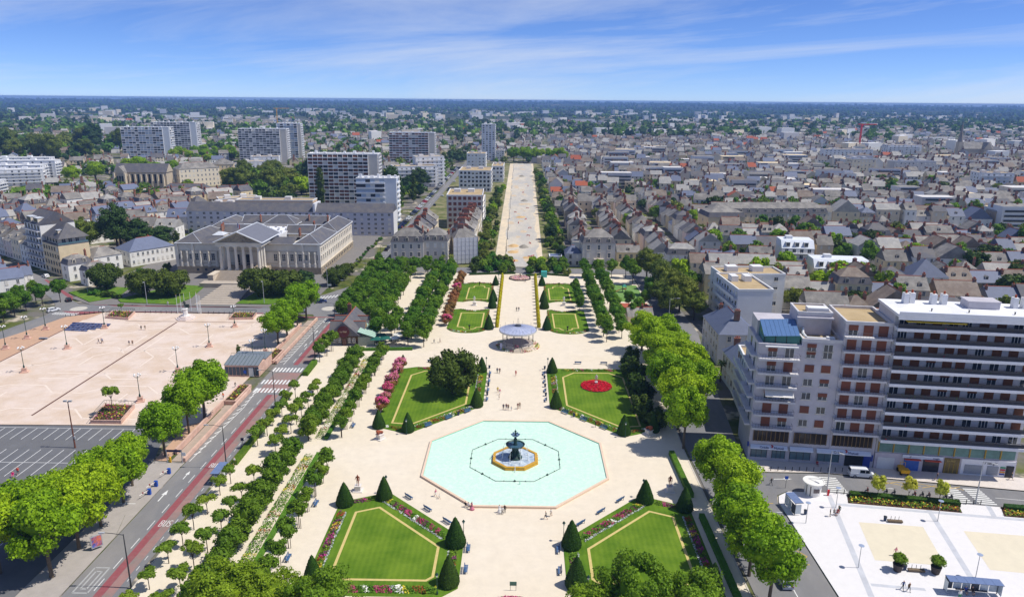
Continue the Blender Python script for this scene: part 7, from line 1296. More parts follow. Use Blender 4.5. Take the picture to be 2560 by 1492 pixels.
# lower buildings along the shaded side street
h1 = house('corner_house', 'slate hip-roofed town house beyond the bank along the side street', 64.6, 212.5, PI / 2, 19, 11.5, 9.8, 4.6, WALLS[3], slate_blue, 'hip', ((-6, 0, 3), (6, 1.5, 2)), 3, 6, 'FRBL', 0, None, 'stone')
h2 = house('corner_house', 'small slate-roofed house tucked behind the bank block', 62.5, 186, PI / 2, 15, 10, 8.5, 4.2, WALLS[1], slate_blue, 'hip', ((5, 2, 3), (-5, 2, 2)), 2, 5, 'FRBL', 0, None, 'stone')
def flatblock(name, label, x, y, rz, w, d, h, wall, floors, cols, faces='FR', style='white', roofm=None, balc='', ww=1.5, wh=1.5, group=None, seed=1, bandm=None, shut=.3, pent=True):
 r = random.Random(seed); t = thing(name, label, 'building', (x, y, -.05), rz, group); mb = MB(); mb.box(0, 0, 0, w, d, h); obj('wall', mb, wall, t); flatroof(t, -w / 2, w / 2, -d / 2, d / 2, h, .7, .35, white_conc, roofm or roof_gravel); fh = h / floors
 for fc in faces:
  L = w if fc in 'FB' else d; n = cols if fc in 'FB' else max(1, round(cols * d / w)); facade(t, fc, w, d, spread(n, L, .5), [fh * k + fh * .28 for k in range(floors)], lambda i, j: WIN(ww, min(wh, fh * .6), style, (2, 1), True, 1.0 if r.random() < shut else (0.5 if r.random() < .2 else 0)))
  if fc in balc:
   rzf = FACE[fc]; hd = (d if fc in 'FB' else w) / 2
   for k in range(1, floors):
    c, s = math.cos(rzf), math.sin(rzf); o = obj('balcony', MB().box(0, -hd - .6, fh * k - .15, L * .92, 1.2, .3).box(0, -hd - 1.17, fh * k + .15, L * .92, .06, .75), bandm or white_conc, t); o.rotation_euler = (0, 0, rzf)
 if pent:
  for q in range(2): obj('roof_housing', MB().box(-w * .25 + q * w * .4, d * .1, h + .05, min(4, w * .2), min(4, d * .4), 2.0), white_conc, t)
 return t
flatblock('apartment_block', 'cream flat-roofed block with stepped balconies behind the bank', 60.0, 167, RZC, 9, 20, 14.5, WALLS[1], 5, 3, 'FL', 'brown', None, 'L', seed=3)
wb = flatblock('apartment_block', 'white blank-gabled apartment block with gravel roof and long left balconies', 77.2, 243.4, .05, 11.6, 24, 15.4, M('white_gable_wall', (222, 222, 226), .85, .05, .3), 5, 4, 'RL', 'white', None, 'L', seed=4); flatblock('apartment_block', 'cream rear wing of the blank-gabled block with two window columns', 84, 261.6, .05, 23.5, 12, 15.0, WALLS[1], 5, 4, 'FL', 'white', None, '', seed=5)
# ================================================================ mansions flanking the avenue
mwall = M('mansion_stone', (206, 200, 190), .85, .08, .5)
house('mansion', 'cream three-storey mansion with mansard roof left of the avenue', -51.8, 334.5, .02, 15.0, 11, 11.6, 6.0, mwall, slate, 'mansard', ((-3, 1, 3), (6.6, 1, 6), (2, 3, 5)), 3, 4, 'FRL', 3, None, 'stone', .15, ww=1.2, wh=2.0, cat='mansion')
house('mansion', 'ornate corner mansion with round dormers left of the avenue', -38.6, 336.0, -.04, 11.4, 11.5, 12.0, 5.6, mwall, slate, 'mansard', ((5, 3, 5), (-4.8, 3, 5)), 3, 3, 'FRL', 3, None, 'stone', .15, ww=1.2, wh=2.0, cat='mansion')
sc_ = thing('scaffolded_house', 'house wrapped in white scaffold sheeting beside the avenue', 'house', (-26.8, 340.5, 0), .3); obj('wall', MB().box(0, 0, 0, 10.5, 9, 12.5), WALLS[0], sc_); mb = MB(); mb.gable(0, 0, 12.5, 10.5, 9, 3.6, 0, 0, .3, 3.5); obj('roof', mb, slate, sc_)
shm = M('scaffold_sheet', (226, 226, 232), .8, .08, .8); shm.node_tree.nodes['Principled BSDF'].inputs['Alpha'].default_value = .78
for k in range(6): obj('sheet', MB().box(0, -5.5, .6 + k * 2.05, 11.5, .04, 1.95).box(5.7, -.5, .6 + k * 2.05, .04, 9.6, 1.95), shm, sc_); obj('scaffold_deck', MB().box(0, -5.1, .5 + k * 2.05, 11.6, .9, .08), pale_steel, sc_)
for k in range(7): obj('scaffold_pole', MB().tube([(-5.8 + k * 1.93, -5.6, 0), (-5.8 + k * 1.93, -5.6, 13.4)], .05, 4), pale_steel, sc_)
rw = random.Random(21)
for i in range(8):
 y = 352 + i * 10.2; house('terraced_house', 'tall narrow house with red chimneys, %s behind the scaffolding along the avenue' % od(i), -28.5, y, PI / 2, 10, 12, rw.uniform(11, 13), 4.2, rw.choice(WALLS[:4]), slate, 'gable', ((-4.6, 0, 6), (-4.6, 3.2, 4), (4.4, -2, 4)), 3, 3, 'RF', 1, 'houses left of the avenue', 'stone', .2, rw)
for i in range(5): house('terraced_house', 'slate-roofed house, %s from the mansion on the upper boulevard side' % od(i), -52.5 + (i % 2), 350 + i * 14, PI / 2, 12.5, 12, rw.uniform(8, 11), 4.4, rw.choice(WALLS[:4]), rw.choice([slate, slate_dark]), 'gable', ((-5, 0, 5), (5, 1, 4)), 2, 3, 'FRL', 1, 'houses by the upper boulevard', 'stone', .2, rw)
rm = house('mansion', 'grand stone mansion with mansard roof right of the avenue', 36.4, 337.0, .06, 15.2, 12, 11.6, 6.0, mwall, slate, 'mansard', ((-6.4, 2, 5), (6.4, 2, 5), (-6.4, -2, 4), (1, 3, 3)), 3, 3, 'FRL', 3, None, 'stone', .1, ww=1.25, wh=2.2, cat='mansion')
obj('balcony', MB().box(0, -6.5, 4.2, 4.5, 1.0, .25), surround_m, rm)
house('garden_annex', 'small blue-glazed annex beside the right mansion', 25.2, 337.5, .06, 7, 9, 6.5, 3.0, WALLS[3], slate_blue, 'hip', (), 2, 2, 'FR', 0, None, 'dark', cat='building')
house('low_house', 'low beige house with grey roof right of the grand mansion', 52.7, 350, .04, 11.5, 8, 4.6, 3.0, WALLS[4], slate, 'gable', ((4, 0, 2),), 1, 4, 'FR', 1, None, 'white', .3, ww=1.3, wh=2.2)
kb = flatblock('garden_pavilion', 'small flat blue-roofed pavilion in the shrubs right of the avenue', 17.2, 339.5, 0, 6, 6, 3.6, WALLS[1], 1, 2, 'FR', 'dark', M('blue_flat', (96, 112, 150), .5, .05, 1), pent=False)
# ================================================================ cafe cottage and terrace in the park
ct = thing('cafe_cottage', 'slate-roofed cafe cottage with orange ridges at the boulevard edge', 'cottage', (-54.4, 222.0, .06)); cw = M('cottage_wall', (170, 140, 108), .85, .12, .8)
obj('wall', MB().box(0, 3, 0, 8.6, 17, 3.6), cw, ct); mb = MB(); mb.gable(0, 3, 3.6, 18, 9.4, 4.2, 0, PI / 2, .3); ridgecap(mb, (0, -6, 7.85), (0, 12, 7.85), .16); obj('roof', mb, [slate_dark, ridge_m], ct)
mb = MB(); mb.add([(-4.3, -5.5, 3.6), (4.3, -5.5, 3.6), (0, -5.5, 7.6)], [(0, 1, 2)]); mb.add([(4.3, 11.5, 3.6), (-4.3, 11.5, 3.6), (0, 11.5, 7.6)], [(0, 1, 2)]); obj('gable', mb, M('gable_timber', (124, 100, 80), .85, .15, 1), ct)
for yy in (0.5, 6.5): mb = MB(); mb.gable(2.6, yy, 3.6, 6.0, 5.0, 2.6, 0, 0, .3, 0, 2); ridgecap(mb, (-.4, yy, 6.25), (5.7, yy, 6.25), .14); mb.gable(-2.6, yy, 3.6, 6.0, 5.0, 2.6, 0, 0, .3, 0, 2); ridgecap(mb, (-5.7, yy, 6.25), (.4, yy, 6.25), .14); obj('cross_gable', mb, [slate_dark, ridge_m, cw], ct)
obj('sign', MB().lathe([(1.9, -.06), (1.9, .06)], 20, 0), M('sign_maroon', (96, 44, 46), .6, .1, 1), ct, (0, -6.2, 4.7)).rotation_euler = (PI / 2, 0, 0); ct.children[-1].scale = (1, .45, 1); text('Le Mail', ct, -1.1, -6.3, 4.5, .72, M('letter_cream', (226, 206, 180), .6, .02, 2))
for u in (-3, -1.6, 1.6, 3): put('window', WIN(1.0, 1.5, 'white', (2, 2)), ct, u, -5.5, 1.0)
obj('door', MB().box(0, -5.55, 0, 1.2, .1, 2.3), M('door_red', (104, 74, 62), .6, .1, 2), ct); put('chimney', chimney_mesh(2, 2.2), ct, -1.4, 9, 7.2)
for yy in (-2, 4, 10): put('window', WIN(1.2, 1.5, 'white', (2, 2)), ct, 4.3, yy - 1, 1.0, PI / 2)
ax = thing('glazed_annex', 'pale green striped glazed annex beside the cafe cottage', 'annex', (-47.6, 222.5, .06)); obj('wall', MB().box(0, 0, 0, 5.0, 12, 2.8), M('annex_glass', (140, 150, 140), .3, .2, 1), ax)
for k in range(16): mb = MB(); y = -6.2 + k * .8; mb.add([(-2.6, y, 4.6), (-2.6, y + .74, 4.6), (2.8, y + .74, 2.8), (2.8, y, 2.8)], [(0, 1, 2, 3)[::-1]]); obj('roof_panel', mb, M('green_panel', (186, 210, 196), .5, .08, 1) if k % 2 else M('green_panel_b', (150, 186, 168), .5, .08, 1), ax)
par_g = M('parasol_green', (30, 96, 84), .8, .1, 1); par_w = M('parasol_white', (232, 230, 224), .8, .05, 1)
for i, (x, y, m_) in enumerate(((-44.5, 216.6, par_g), (-41.6, 217.4, par_g), (-43.6, 220.4, par_g), (-38.6, 218.0, par_w), (-38.2, 221.4, par_w), (-35.8, 217.4, M('parasol_grey', (96, 100, 104), .8, .1, 1)))):
 t = thing('parasol', '%s square parasol, %s on the cafe terrace' % ({0: 'green', 1: 'green', 2: 'green', 3: 'white', 4: 'white', 5: 'grey'}[i], od(i)), 'parasol', (x, y, .06), .2 * i); mb = MB(); mb.add([(-1.6, -1.6, 2.3), (1.6, -1.6, 2.3), (1.6, 1.6, 2.3), (-1.6, 1.6, 2.3), (0, 0, 2.95)], [(0, 1, 4), (1, 2, 4), (2, 3, 4), (3, 0, 4)]); obj('canopy', mb, m_, t); mb = MB(); mb.tube([(0, 0, 0), (0, 0, 2.9)], .04, 5); obj('pole', mb, steel, t)
 tt = thing('cafe_table', 'cafe table %s under a terrace parasol' % od(i), 'table', (x + .3, y - .8, .06), 0, 'cafe tables'); obj('top', MB().lathe([(.4, .72), (.4, .76)], 10, 0), globe_m, tt); obj('leg', MB().tube([(0, 0, 0), (0, 0, .72)], .04, 5), steel, tt)
hedge('terrace_hedge', 'clipped hedge in front of the cafe terrace', [(-48, 211.8), (-42.5, 212.2)], .8, .9, L_box); hedge('terrace_hedge', 'clipped hedge at the grove end of the cafe terrace', [(-40.5, 212.4), (-32.5, 213)], .8, .9, L_box)
hh_ = house('gardener_hut', 'small grey-roofed hut beside the playground', 42.5, 246, .05, 9, 6, 3.0, 2.4, WALLS[2], slate, 'gable', ((1, 0, 2),), 1, 3, 'FL', 1, None, 'white', cat='hut')
# playground
pg = thing('play_tower', 'green-roofed play tower with slide on the playground', 'play tower', (42.8, 286.5, .08)); [obj('post', MB().box(sx * .7, sy * .7, 0, .12, .12, 2.6), M('play_blue', (40, 80, 110), .5, .05, 2), pg) for sx in (-1, 1) for sy in (-1, 1)]; obj('deck', MB().box(0, 0, 1.3, 1.5, 1.5, .1), M('play_red', (180, 50, 40), .5, .05, 2), pg); mb = MB(); mb.gable(0, 0, 2.6, 1.7, 1.7, .8, 0, 0, .1, .8); obj('roof', mb, M('play_teal', (40, 140, 120), .5, .05, 2), pg); mb = MB(); mb.add([(-.7, -.3, 1.35), (-.7, .3, 1.35), (-3.4, .3, .2), (-3.4, -.3, .2)], [(0, 1, 2, 3)]); [mb.tube([(-.7, s * .32, 1.5), (-3.4, s * .32, .35)], .06, 4) for s in (-1, 1)]; obj('slide', mb, MATS['play_red'], pg)
mb = MB(); mb.poly([(38.6, 300), (49.4, 298), (49.4, 272), (37.6, 272)], .075); struct('playground_lawn', mb, M('play_green', (104, 140, 62), .95, .08, .4, rgb2=(120, 156, 92), mixscale=.15)); mb = MB(); mb.poly([(37.6, 270), (49.4, 270), (49.2, 257), (37.2, 257)], .075); struct('playground_rubber', mb, M('play_rubber', (176, 92, 72), .95, .1, .5)); struct('turquoise_kiosk', MB().box(11.0, 311.5, .06, 2.6, 2.0, 2.6), M('turquoise', (70, 178, 170), .6, .05, 1))
bpy.data.objects['turquoise_kiosk']['kind'] = 'thing'; tag(bpy.data.objects['turquoise_kiosk'], 'small turquoise cabin at the far end of the alley', 'kiosk')
# ================================================================ towers and slabs
strip_cache = {}
def strip(n, w, h, mats, seed):
 """one storey of glazing: a connected strip of bays, each glass, panel or blind"""
 r = random.Random(seed); mb = MB(); 
 for i in range(n + 1): x = -w / 2 + w * i / n; mb.v += [(x, 0, 0), (x, 0, h)]
 for i in range(n): mb.f.append([2 * i, 2 * i + 2, 2 * i + 3, 2 * i + 1]); mb.m.append(r.choices(range(len(mats)), [4, 4, 1][:len(mats)])[0])
 return mb.mesh('window_row', mats)
def tower(name, label, x, y, rz, w, d, h, floors, bays, wall, panel, faces='FR', fin=True, slab=None, blank=.14, group=None, top=True):
 t = thing(name, label, 'tower block', (x, y, -.1), rz, group); obj('wall', MB().box(0, 0, 0, w, d, h), wall, t); fh = h / floors
 for fc in faces:
  L = (w if fc in 'FB' else d); n = bays if fc in 'FB' else max(2, round(bays * d / w)); hd = (d if fc in 'FB' else w) / 2; rzf = FACE[fc]; c, s = math.cos(rzf), math.sin(rzf); bl = L * (1 - blank); off = -L * blank / 2 if fc in 'FB' else 0
  S_ = [strip(n, bl, fh * .62, [win_glass, panel, shutter_w], 100 + q + int(abs(x))) for q in range(4)]
  sl = MB().box(0, -.35, 0, bl + .3, .8, fh * .3).mesh('balcony_band', slab or white_conc)
  for k in range(floors):
   xx, yy = off, -hd - .06; put('window_row', S_[k % 4], t, xx * c - yy * s, xx * s + yy * c, fh * k + fh * .32, rzf); yy = -hd; put('balcony_band', sl, t, xx * c - yy * s, xx * s + yy * c, fh * k + .02, rzf)
  if fin:
   fm = MB().box(0, -.42, 0, .16, .9, h).mesh('fin', slab or white_conc)
   for i in range(n + 1):
    xx, yy = off - bl / 2 + bl * i / n, -hd; put('fin', fm, t, xx * c - yy * s, xx * s + yy * c, 0, rzf)
 flatroof(t, -w / 2, w / 2, -d / 2, d / 2, h, .8, .4, white_conc, white_conc)
 if top:
  r = random.Random(int(abs(x)))
  for q in range(7): obj('roof_stack', MB().box(-w * .42 + q * w * .14, r.uniform(-.2, .2) * d, h, r.uniform(1.2, 2.4), 1.6, r.uniform(1.2, 2.6)), white_conc, t)
 return t
beige_end = M('tower_beige', (220, 212, 200), .85, .06, .4); white_t = M('tower_white', (232, 233, 235), .85, .05, .4); br_panel = M('brown_panel', (128, 84, 62), .8, .12, 1, rand=.1); bl_panel = M('blue_panel', (176, 190, 206), .7, .1, 1); gr_panel = M('grey_panel', (150, 150, 152), .8, .1, 1)
tower('tower_block', 'pale blue slab tower, nearer of the left-hand pair on the skyline', -472, 935, .1, 58, 16, 38, 13, 12, white_t, bl_panel); tower('tower_block', 'white slab tower behind the pale blue one', -495, 1062, .1, 62, 18, 40, 14, 12, white_t, gr_panel)
tower('tower_block', 'long white slab tower with beige ends in the middle of the left skyline', -309, 890, .08, 56, 16, 39, 15, 12, beige_end, gr_panel); tower('tower_block', 'second beige slab tower standing behind the middle one', -300, 962, .08, 30, 14, 43, 15, 6, beige_end, bl_panel)
tower('tower_block', 'brown-shuttered slab tower left of the avenue head', -131, 893, .03, 54, 16, 36, 13, 12, beige_end, br_panel); tower('tower_block', 'large slab tower with brown blinds behind the palace', -125.6, 525, .03, 49, 14, 37, 15, 12, beige_end, br_panel)
flatblock('tower_block', 'slim white tower at the head of the avenue', -42, 953, 0, 17.5, 16, 44.4, white_t, 16, 4, 'FR', 'white', white_conc, '', 2.0, 1.7, seed=6); flatblock('annex_block', 'white gabled annex at the foot of the slim tower', -26.5, 940, 0, 10, 12, 13, WALLS[1], 5, 3, 'FR')
tower('apartment_tower', 'white ten-storey block between palace and slab tower', -89.8, 461, .02, 25, 14, 27, 9, 6, white_t, bl_panel, fin=False, blank=.3)
flatblock('apartment_block', 'brown-shuttered block with gravel roof left of the avenue', -33.6, 450, .03, 21.5, 33, 19.7, beige_end, 6, 7, 'FR', 'brown', None, 'R', 1.9, 1.9, seed=7, shut=.8)
flatblock('office_block', 'white office block with square windows left of the avenue', -38.6, 634, 0, 27, 36, 17.2, white_t, 5, 8, 'FR', 'dark', None, '', 1.9, 1.9, seed=8, shut=0); flatblock('office_block', 'low white office wing beside the avenue', -22, 712, 0, 11, 40, 14.5, white_t, 4, 3, 'FR', 'dark', None, '', 1.9, 1.6, seed=9, shut=.1); flatblock('office_block', 'white block with beige roof further up the avenue', -50, 832, 0, 21, 26, 17, white_t, 5, 5, 'FR', 'white', seed=10)
flatblock('apartment_block', 'white terraced block with stepped balconies by the upper boulevard', -95, 652, .35, 38, 18, 18, white_t, 6, 9, 'FR', 'white', None, 'FR', seed=11); flatblock('apartment_block', 'upper tier of the white terraced block', -84, 668, .35, 26, 14, 25, white_t, 8, 6, 'FR', 'white', None, 'FR', seed=12)
gs = house('apartment_slab', 'long grey-roofed apartment slab directly behind the palace', -130, 413, .0, 117, 12, 13.4, 4.2, M('slab_wall', (204, 204, 210), .85, .06, .4), slate_dark, 'gable', (), 5, 30, 'FR', 0, None, 'white', .15, cat='building', ww=1.5, wh=1.3, ridge=False); obj('gable_wall', MB().box(58.6, 0, 0, .3, 12.2, 13.4), white_conc, gs); obj('fire_wall', MB().box(14, 0, 13, 1.2, 12.6, 4.9), white_conc, gs)
pch = M('peach_wall', (226, 196, 166), .85, .06, .5); flatblock('school_block', 'low peach flat-roofed block behind the grey slab', -160, 476, .03, 50, 12, 10.6, pch, 3, 12, 'FR', 'white', seed=13); flatblock('school_block', 'peach rear wing of the low flat-roofed block', -195, 500, .5, 26, 12, 8.6, pch, 2, 6, 'FR', 'white', seed=14); flatblock('school_block', 'peach left wing of the low flat-roofed block', -193, 474, .03, 20, 10, 8.0, pch, 2, 4, 'FR', 'white', seed=15)
# far left white modern apartments
for i, (x, y, w, d, h, f_) in enumerate(((-437, 632, 40, 14, 13.4, 5), (-412, 556, 26, 14, 12, 5), (-470, 690, 60, 14, 16, 6), (-452, 655, 44, 16, 15, 6), (-520, 760, 60, 14, 13, 5))): flatblock('apartment_block', 'white modern apartment block with long bands, %s at the left picture edge' % od(i), x, y, .45 if i == 0 else .2, w, d, h, white_t, f_, 8, 'FR', 'white', white_conc, 'FR', seed=20 + i)
flatblock('apartment_block', 'white balconied block in the trees beyond the palace', -262, 718, .4, 22, 14, 15, white_t, 5, 5, 'FR', 'white', None, 'R', seed=30); flatblock('apartment_block', 'long white block behind the trees', -300, 745, .3, 34, 12, 10, white_t, 3, 7, 'FR', 'white', None, '', seed=31); flatblock('apartment_block', 'white stepped block before the middle slab tower', -285, 820, .2, 30, 16, 12, white_t, 4, 6, 'FR', 'white', None, 'F', seed=32)
# chapel with buttresses and convent wing
ch = thing('chapel', 'buttressed stone chapel with tall windows and slate roof', 'chapel', (-318, 616, 0), .06); st_ = M('chapel_stone', (196, 182, 160), .85, .12, .4)
mb = MB(); mb.box(0, 0, 0, 42, 13, 14.5); obj('wall', mb, st_, ch); mb = MB(); mb.gable(0, 0, 14.5, 43, 13.6, 6.5, 0, 0, .3, 0, 1); obj('roof', mb, [slate_dark, st_], ch)
for k in range(7): x = -9 + k * 4.6; obj('buttress', MB().box(x, -7.3, 0, 1.2, 1.8, 12.5), M('buttress_stone', (222, 206, 180), .85, .1, .5), ch); (put('window', WIN(1.7, 7.5, 'dark', (2, 4), False), ch, x + 2.3, -6.5, 5.0) if k < 6 else None)
mb = MB(); mb.box(-15, -5, 0, 9, 12, 14); mb.gable(-15, -5, 14, 12.4, 9, 5.4, 1, PI / 2, .2, 0, 0); obj('transept', mb, [st_, slate], ch); [put('window', WIN(1.4, 6.5, 'dark', (2, 3), False), ch, -15 + u, -11.02, 5) for u in (-2, 0, 2)]; [obj('buttress', MB().box(-15 + u, -11.8, 0, 1.2, 1.6, 14), MATS['buttress_stone'], ch) for u in (-4.3, 4.3)]
mb = MB(); mb.box(-24, 2, 0, 8, 9, 8); mb.gable(-24, 2, 8, 9, 8, 4, 1, PI / 2, .2, 0, 0); obj('apse', mb, [st_, slate_blue], ch)
house('convent_wing', 'cream convent wing with three rows of windows joined to the chapel', -283, 638, .75, 34, 15, 16, 4.5, WALLS[0], slate, 'hip', ((8, 0, 2),), 4, 10, 'FRL', 0, None, 'white', .1, cat='building'); house('convent_wing', 'taller end pavilion of the convent wing', -268, 660, .3, 18, 16, 17.7, 4.5, WALLS[4], slate, 'hip', (), 4, 5, 'FR', 0, None, 'white', .1, cat='building')
house('convent_wing', 'long dark-roofed hall behind the chapel', -345, 705, .05, 70, 14, 8, 5, WALLS[3], slate_dark, 'gable', (), 2, 12, 'F', 0, None, 'white', cat='building'); house('school_hall', 'low dark slate-roofed hall before the convent', -262, 572, -.05, 40, 13, 5, 4.6, WALLS[3], slate_dark, 'hip', (), 1, 10, 'F', 0, None, 'white', cat='building'); house('school_hall', 'second low slate-roofed hall before the convent', -226, 566, -.05, 24, 12, 5, 4.4, WALLS[3], slate_dark, 'hip', (), 1, 5, 'FR', 0, None, 'white', cat='building')
# corner blocks by the left street (street grid turned by 37 degrees)
A37 = math.atan2(-.6, .8); A53 = A37 + PI / 2
def uv(u, v, o=(-196.6, 302.6)): return (o[0] - .8 * u + .6 * v, o[1] + .6 * u + .8 * v)
x, y = uv(8.3, 6.2); cb = house('apartment_house', 'corner apartment house with roof terrace and slate hip roof', x, y, A37, 16.6, 12.4, 13.2, .6, WALLS[4], slate_dark, 'flat', (), 4, 6, 'FR', 0, None, 'dark', .2, cat='building', ww=1.3, wh=1.7)
for c_ in [c for c in cb.children if c.name.startswith('window') and abs(c.rotation_euler.z - PI / 2) < .1]: bpy.data.objects.remove(c_)
obj('upper_storey', MB().box(-.4, .6, 13.3, 14.6, 10.4, 3.2), WALLS[2], cb); mb = MB(); mb.gable(-.4, .6, 16.5, 15.8, 11.8, 5.6, 0, 0, .5, 5.5); obj('upper_roof', mb, slate_dark, cb)
for u in (-6, -3, 0, 3): put('window', WIN(1.4, 2.2, 'dark', (2, 1), False), cb, u, -4.62, 13.9)
for v in (-3.2, -.6, 2.2): put('window', WIN(1.6, 2.2, 'white', (2, 1), False), cb, 6.9, v, 13.9, PI / 2)
obj('terrace_rail', MB().box(8.2, 0, 13.4, .1, 12.2, 1.0), M('terrace_glass', (90, 120, 130), .2, .1, 1), cb); put('dormer', dormer_mesh(2.2, 1.9, 2.4, 'flat'), cb, 3.0, -3.9, 17.4); put('chimney', chimney_mesh(2, 1.8), cb, -6.5, 2, 20.5)
x, y = uv(25.5, 7.2); tb = house('apartment_house', 'tall balconied apartment house with a big white gable wall', x, y, A37, 17.4, 14.2, 20.6, 5.2, WALLS[1], slate_dark, 'gable', ((-4, 2, 2), (4, 2, 2), (8, 1.5, 3)), 7, 5, 'F', 0, None, 'dark', .1, cat='building', ww=1.6, wh=1.9)
for k in range(1, 7): balcony(tb, -8.4, 8.4, k * 2.92 - .1, 1.5, -7.1, .95)
for u in (-4.5, 3): put('dormer', dormer_mesh(5.0, 2.0, 4.0, 'flat'), tb, u, -6.4, 21.0)
for i, (u, w, h_) in enumerate(((40, 11, 9), (51, 10, 10.5), (61, 10, 8.5), (71, 9, 9.5), (80, 10, 10))): x, y = uv(u, 6); house('terraced_house', 'pale terraced house, %s beyond the balconied block up the left street' % od(i), x, y, A37, w, 11, h_, 4, WALLS[[1, 0, 6, 3, 0][i]], slate, 'gable', ((w / 2 - .5, 0, 4),), 3, 3, 'FR', 1, 'houses up the left street', 'white', .3, rw)
lw = house('long_white_house', 'long white house with arched ground-floor windows beside the palace', -176.4, 334.8, A53, 21, 14, 7.2, 4.4, WALLS[1], slate_blue, 'hip', ((3, 2, 2),), 2, 9, 'FL', 0, None, 'white', .5, ww=1.0, wh=1.5); house('long_white_house', 'grey-roofed wing joining the long white house', -187, 318, A53, 12, 10, 7.0, 3.4, WALLS[1], slate, 'hip', (), 2, 3, 'FL', 0, None, 'white', .3)
house('corner_house', 'pale mansard house at the left street corner', -188.0, 299.6, A53, 9.4, 7.0, 7.0, 3.6, WALLS[1], slate, 'mansard', ((4, 0, 2),), 2, 2, 'FL', 2, None, 'white', .2); house('corner_house', 'small mansard house behind the broad dark tree', -175.8, 292.6, A53, 10, 7, 6.0, 3.2, WALLS[1], slate, 'mansard', (), 2, 2, 'FL', 1, None, 'white', .2)
for i, (x, y, w, d, h_) in enumerate(((-202, 275, 12, 9, 6.6), (-203.5, 287, 7, 7, 5.0), (-212, 283, 9, 8, 6.5), (-214, 268, 12, 10, 7), (-222, 292, 12, 9, 7))): house('white_house', 'white house with red-ridged slate roof, %s from the square at the left picture edge' % od(i), x, y, A53 - .2, w, d, h_, 3.2, WALLS[1], slate_blue, 'gable', ((w / 2 - .6, 0, 2),), 2, 3, 'FL', 0, 'white houses at the left edge', 'white', .5, rw)
# long mansard building and modern white blocks in the right-hand quarter
lm = house('mansard_block', 'very long slate mansard block with grouped dormers in the right quarter', 148, 440, .10, 72, 13, 11.5, 5.5, WALLS[2], slate, 'mansard', ((-20, 1, 2), (10, 1, 2)), 3, 22, 'F', 14, None, 'white', .1, cat='building', ridge=False); house('mansard_block', 'projecting end wing of the long mansard block', 119, 430, .10, 22, 18, 10.5, 5.5, WALLS[4], slate, 'mansard', ((2, 4, 2),), 2, 1, 'L', 0, None, 'white', .1, cat='building', ridge=False)
def modern(label, x, y, w, d, h, n, rz):
 t = thing('modern_house', label, 'building', (x, y, 0), rz); obj('wall', MB().box(0, 0, 0, w, d, h), WALLS[1], t); mb = MB(); mb.add([(-w / 2, -d / 2 + .2, h), (w / 2, -d / 2 + .2, h), (w / 2, -d / 2 + 3.0, h + 3.4), (-w / 2, -d / 2 + 3.0, h + 3.4), (-w / 2, d / 2, h + 3.4), (w / 2, d / 2, h + 3.4), (w / 2, d / 2, h), (-w / 2, d / 2, h)], [(0, 1, 2, 3), (3, 2, 5, 4), (4, 5, 6, 7), (1, 6, 5, 2), (0, 3, 4, 7)]); obj('roof', mb, M('white_metal', (226, 230, 236), .5, .05, .8), t)
 for k in range(n): put('dormer', dormer_mesh(1.8, 1.9, 2.2, 'flat'), t, -w / 2 + w * (k + .7) / (n + .6), -d / 2 + .6, h + .7)
 for z in (h - 2.6, h - 5.4): balcony(t, -w / 2 + .3, w / 2 - .3, z, 1.3, -d / 2, .9, slabm=white_conc); facade(t, 'F', w, d, spread(n + 1, w, .6), [z + .4], WIN(1.6, 1.9, 'white', (2, 1), False))
 obj('lift_housing', MB().box(-w * .2, 1.5, h + 3.2, 3, 3, 1.6), white_conc, t); return t
modern('white modern house with three box dormers in the right quarter', 132, 345, 15, 12, 8.6, 3, -.1); modern('wide white modern house with five box dormers behind the balcony block', 139, 312, 23, 12, 6.4, 5, -.1)
flatblock('apartment_block', 'white balconied apartment block on the right skyline', 545, 1072, .1, 50, 16, 17, white_t, 7, 8, 'FL', 'dark', None, 'F', seed=40); flatblock('apartment_block', 'pale long apartment block left of the balconied one on the skyline', 440, 1010, .05, 66, 14, 14, white_t, 5, 12, 'F', 'white', None, '', seed=41); flatblock('apartment_block', 'white apartment block by the trees at the right edge', 413, 650, -.1, 28, 16, 17, white_t, 6, 6, 'FL', 'white', None, 'F', seed=42); flatblock('apartment_block', 'dark-roofed long barrack block in the right quarter', 420, 800, .08, 46, 14, 15, WALLS[3], 4, 10, 'F', 'white', slate_dark, '', seed=43); flatblock('apartment_block', 'cream institutional block beside the barrack', 372, 815, .08, 26, 16, 16, WALLS[0], 4, 6, 'FL', 'white', slate_dark, '', seed=44)
cs = thing('parish_church', 'distant grey church with a slender stone spire', 'church', (640, 1080, 0), .1); obj('nave', MB().box(16, 0, 0, 44, 14, 13), st_, cs); mb = MB(); mb.gable(16, 0, 13, 44, 14.4, 9, 0, 0, .3, 0, 1); mb.gable(26, 0, 13, 26, 12, 9, 0, PI / 2, .3, 0, 1); obj('roof', mb, [slate, st_], cs); obj('tower', MB().box(-9, 0, 0, 7, 7, 22), st_, cs); mb = MB(); mb.lathe([(3.6, 22), (.15, 50)], 8, 0, -9, 0); obj('spire', mb, M('spire_stone', (150, 140, 128), .85, .1, .5), cs); obj('transept', MB().box(26, 0, 0, 11.6, 25.6, 13), st_, cs)

mb = MB(); obj('rear_wall', MB().box(4.6, 9.2, 26.6, 8.0, 6.2, 3.2), gconc, cm)

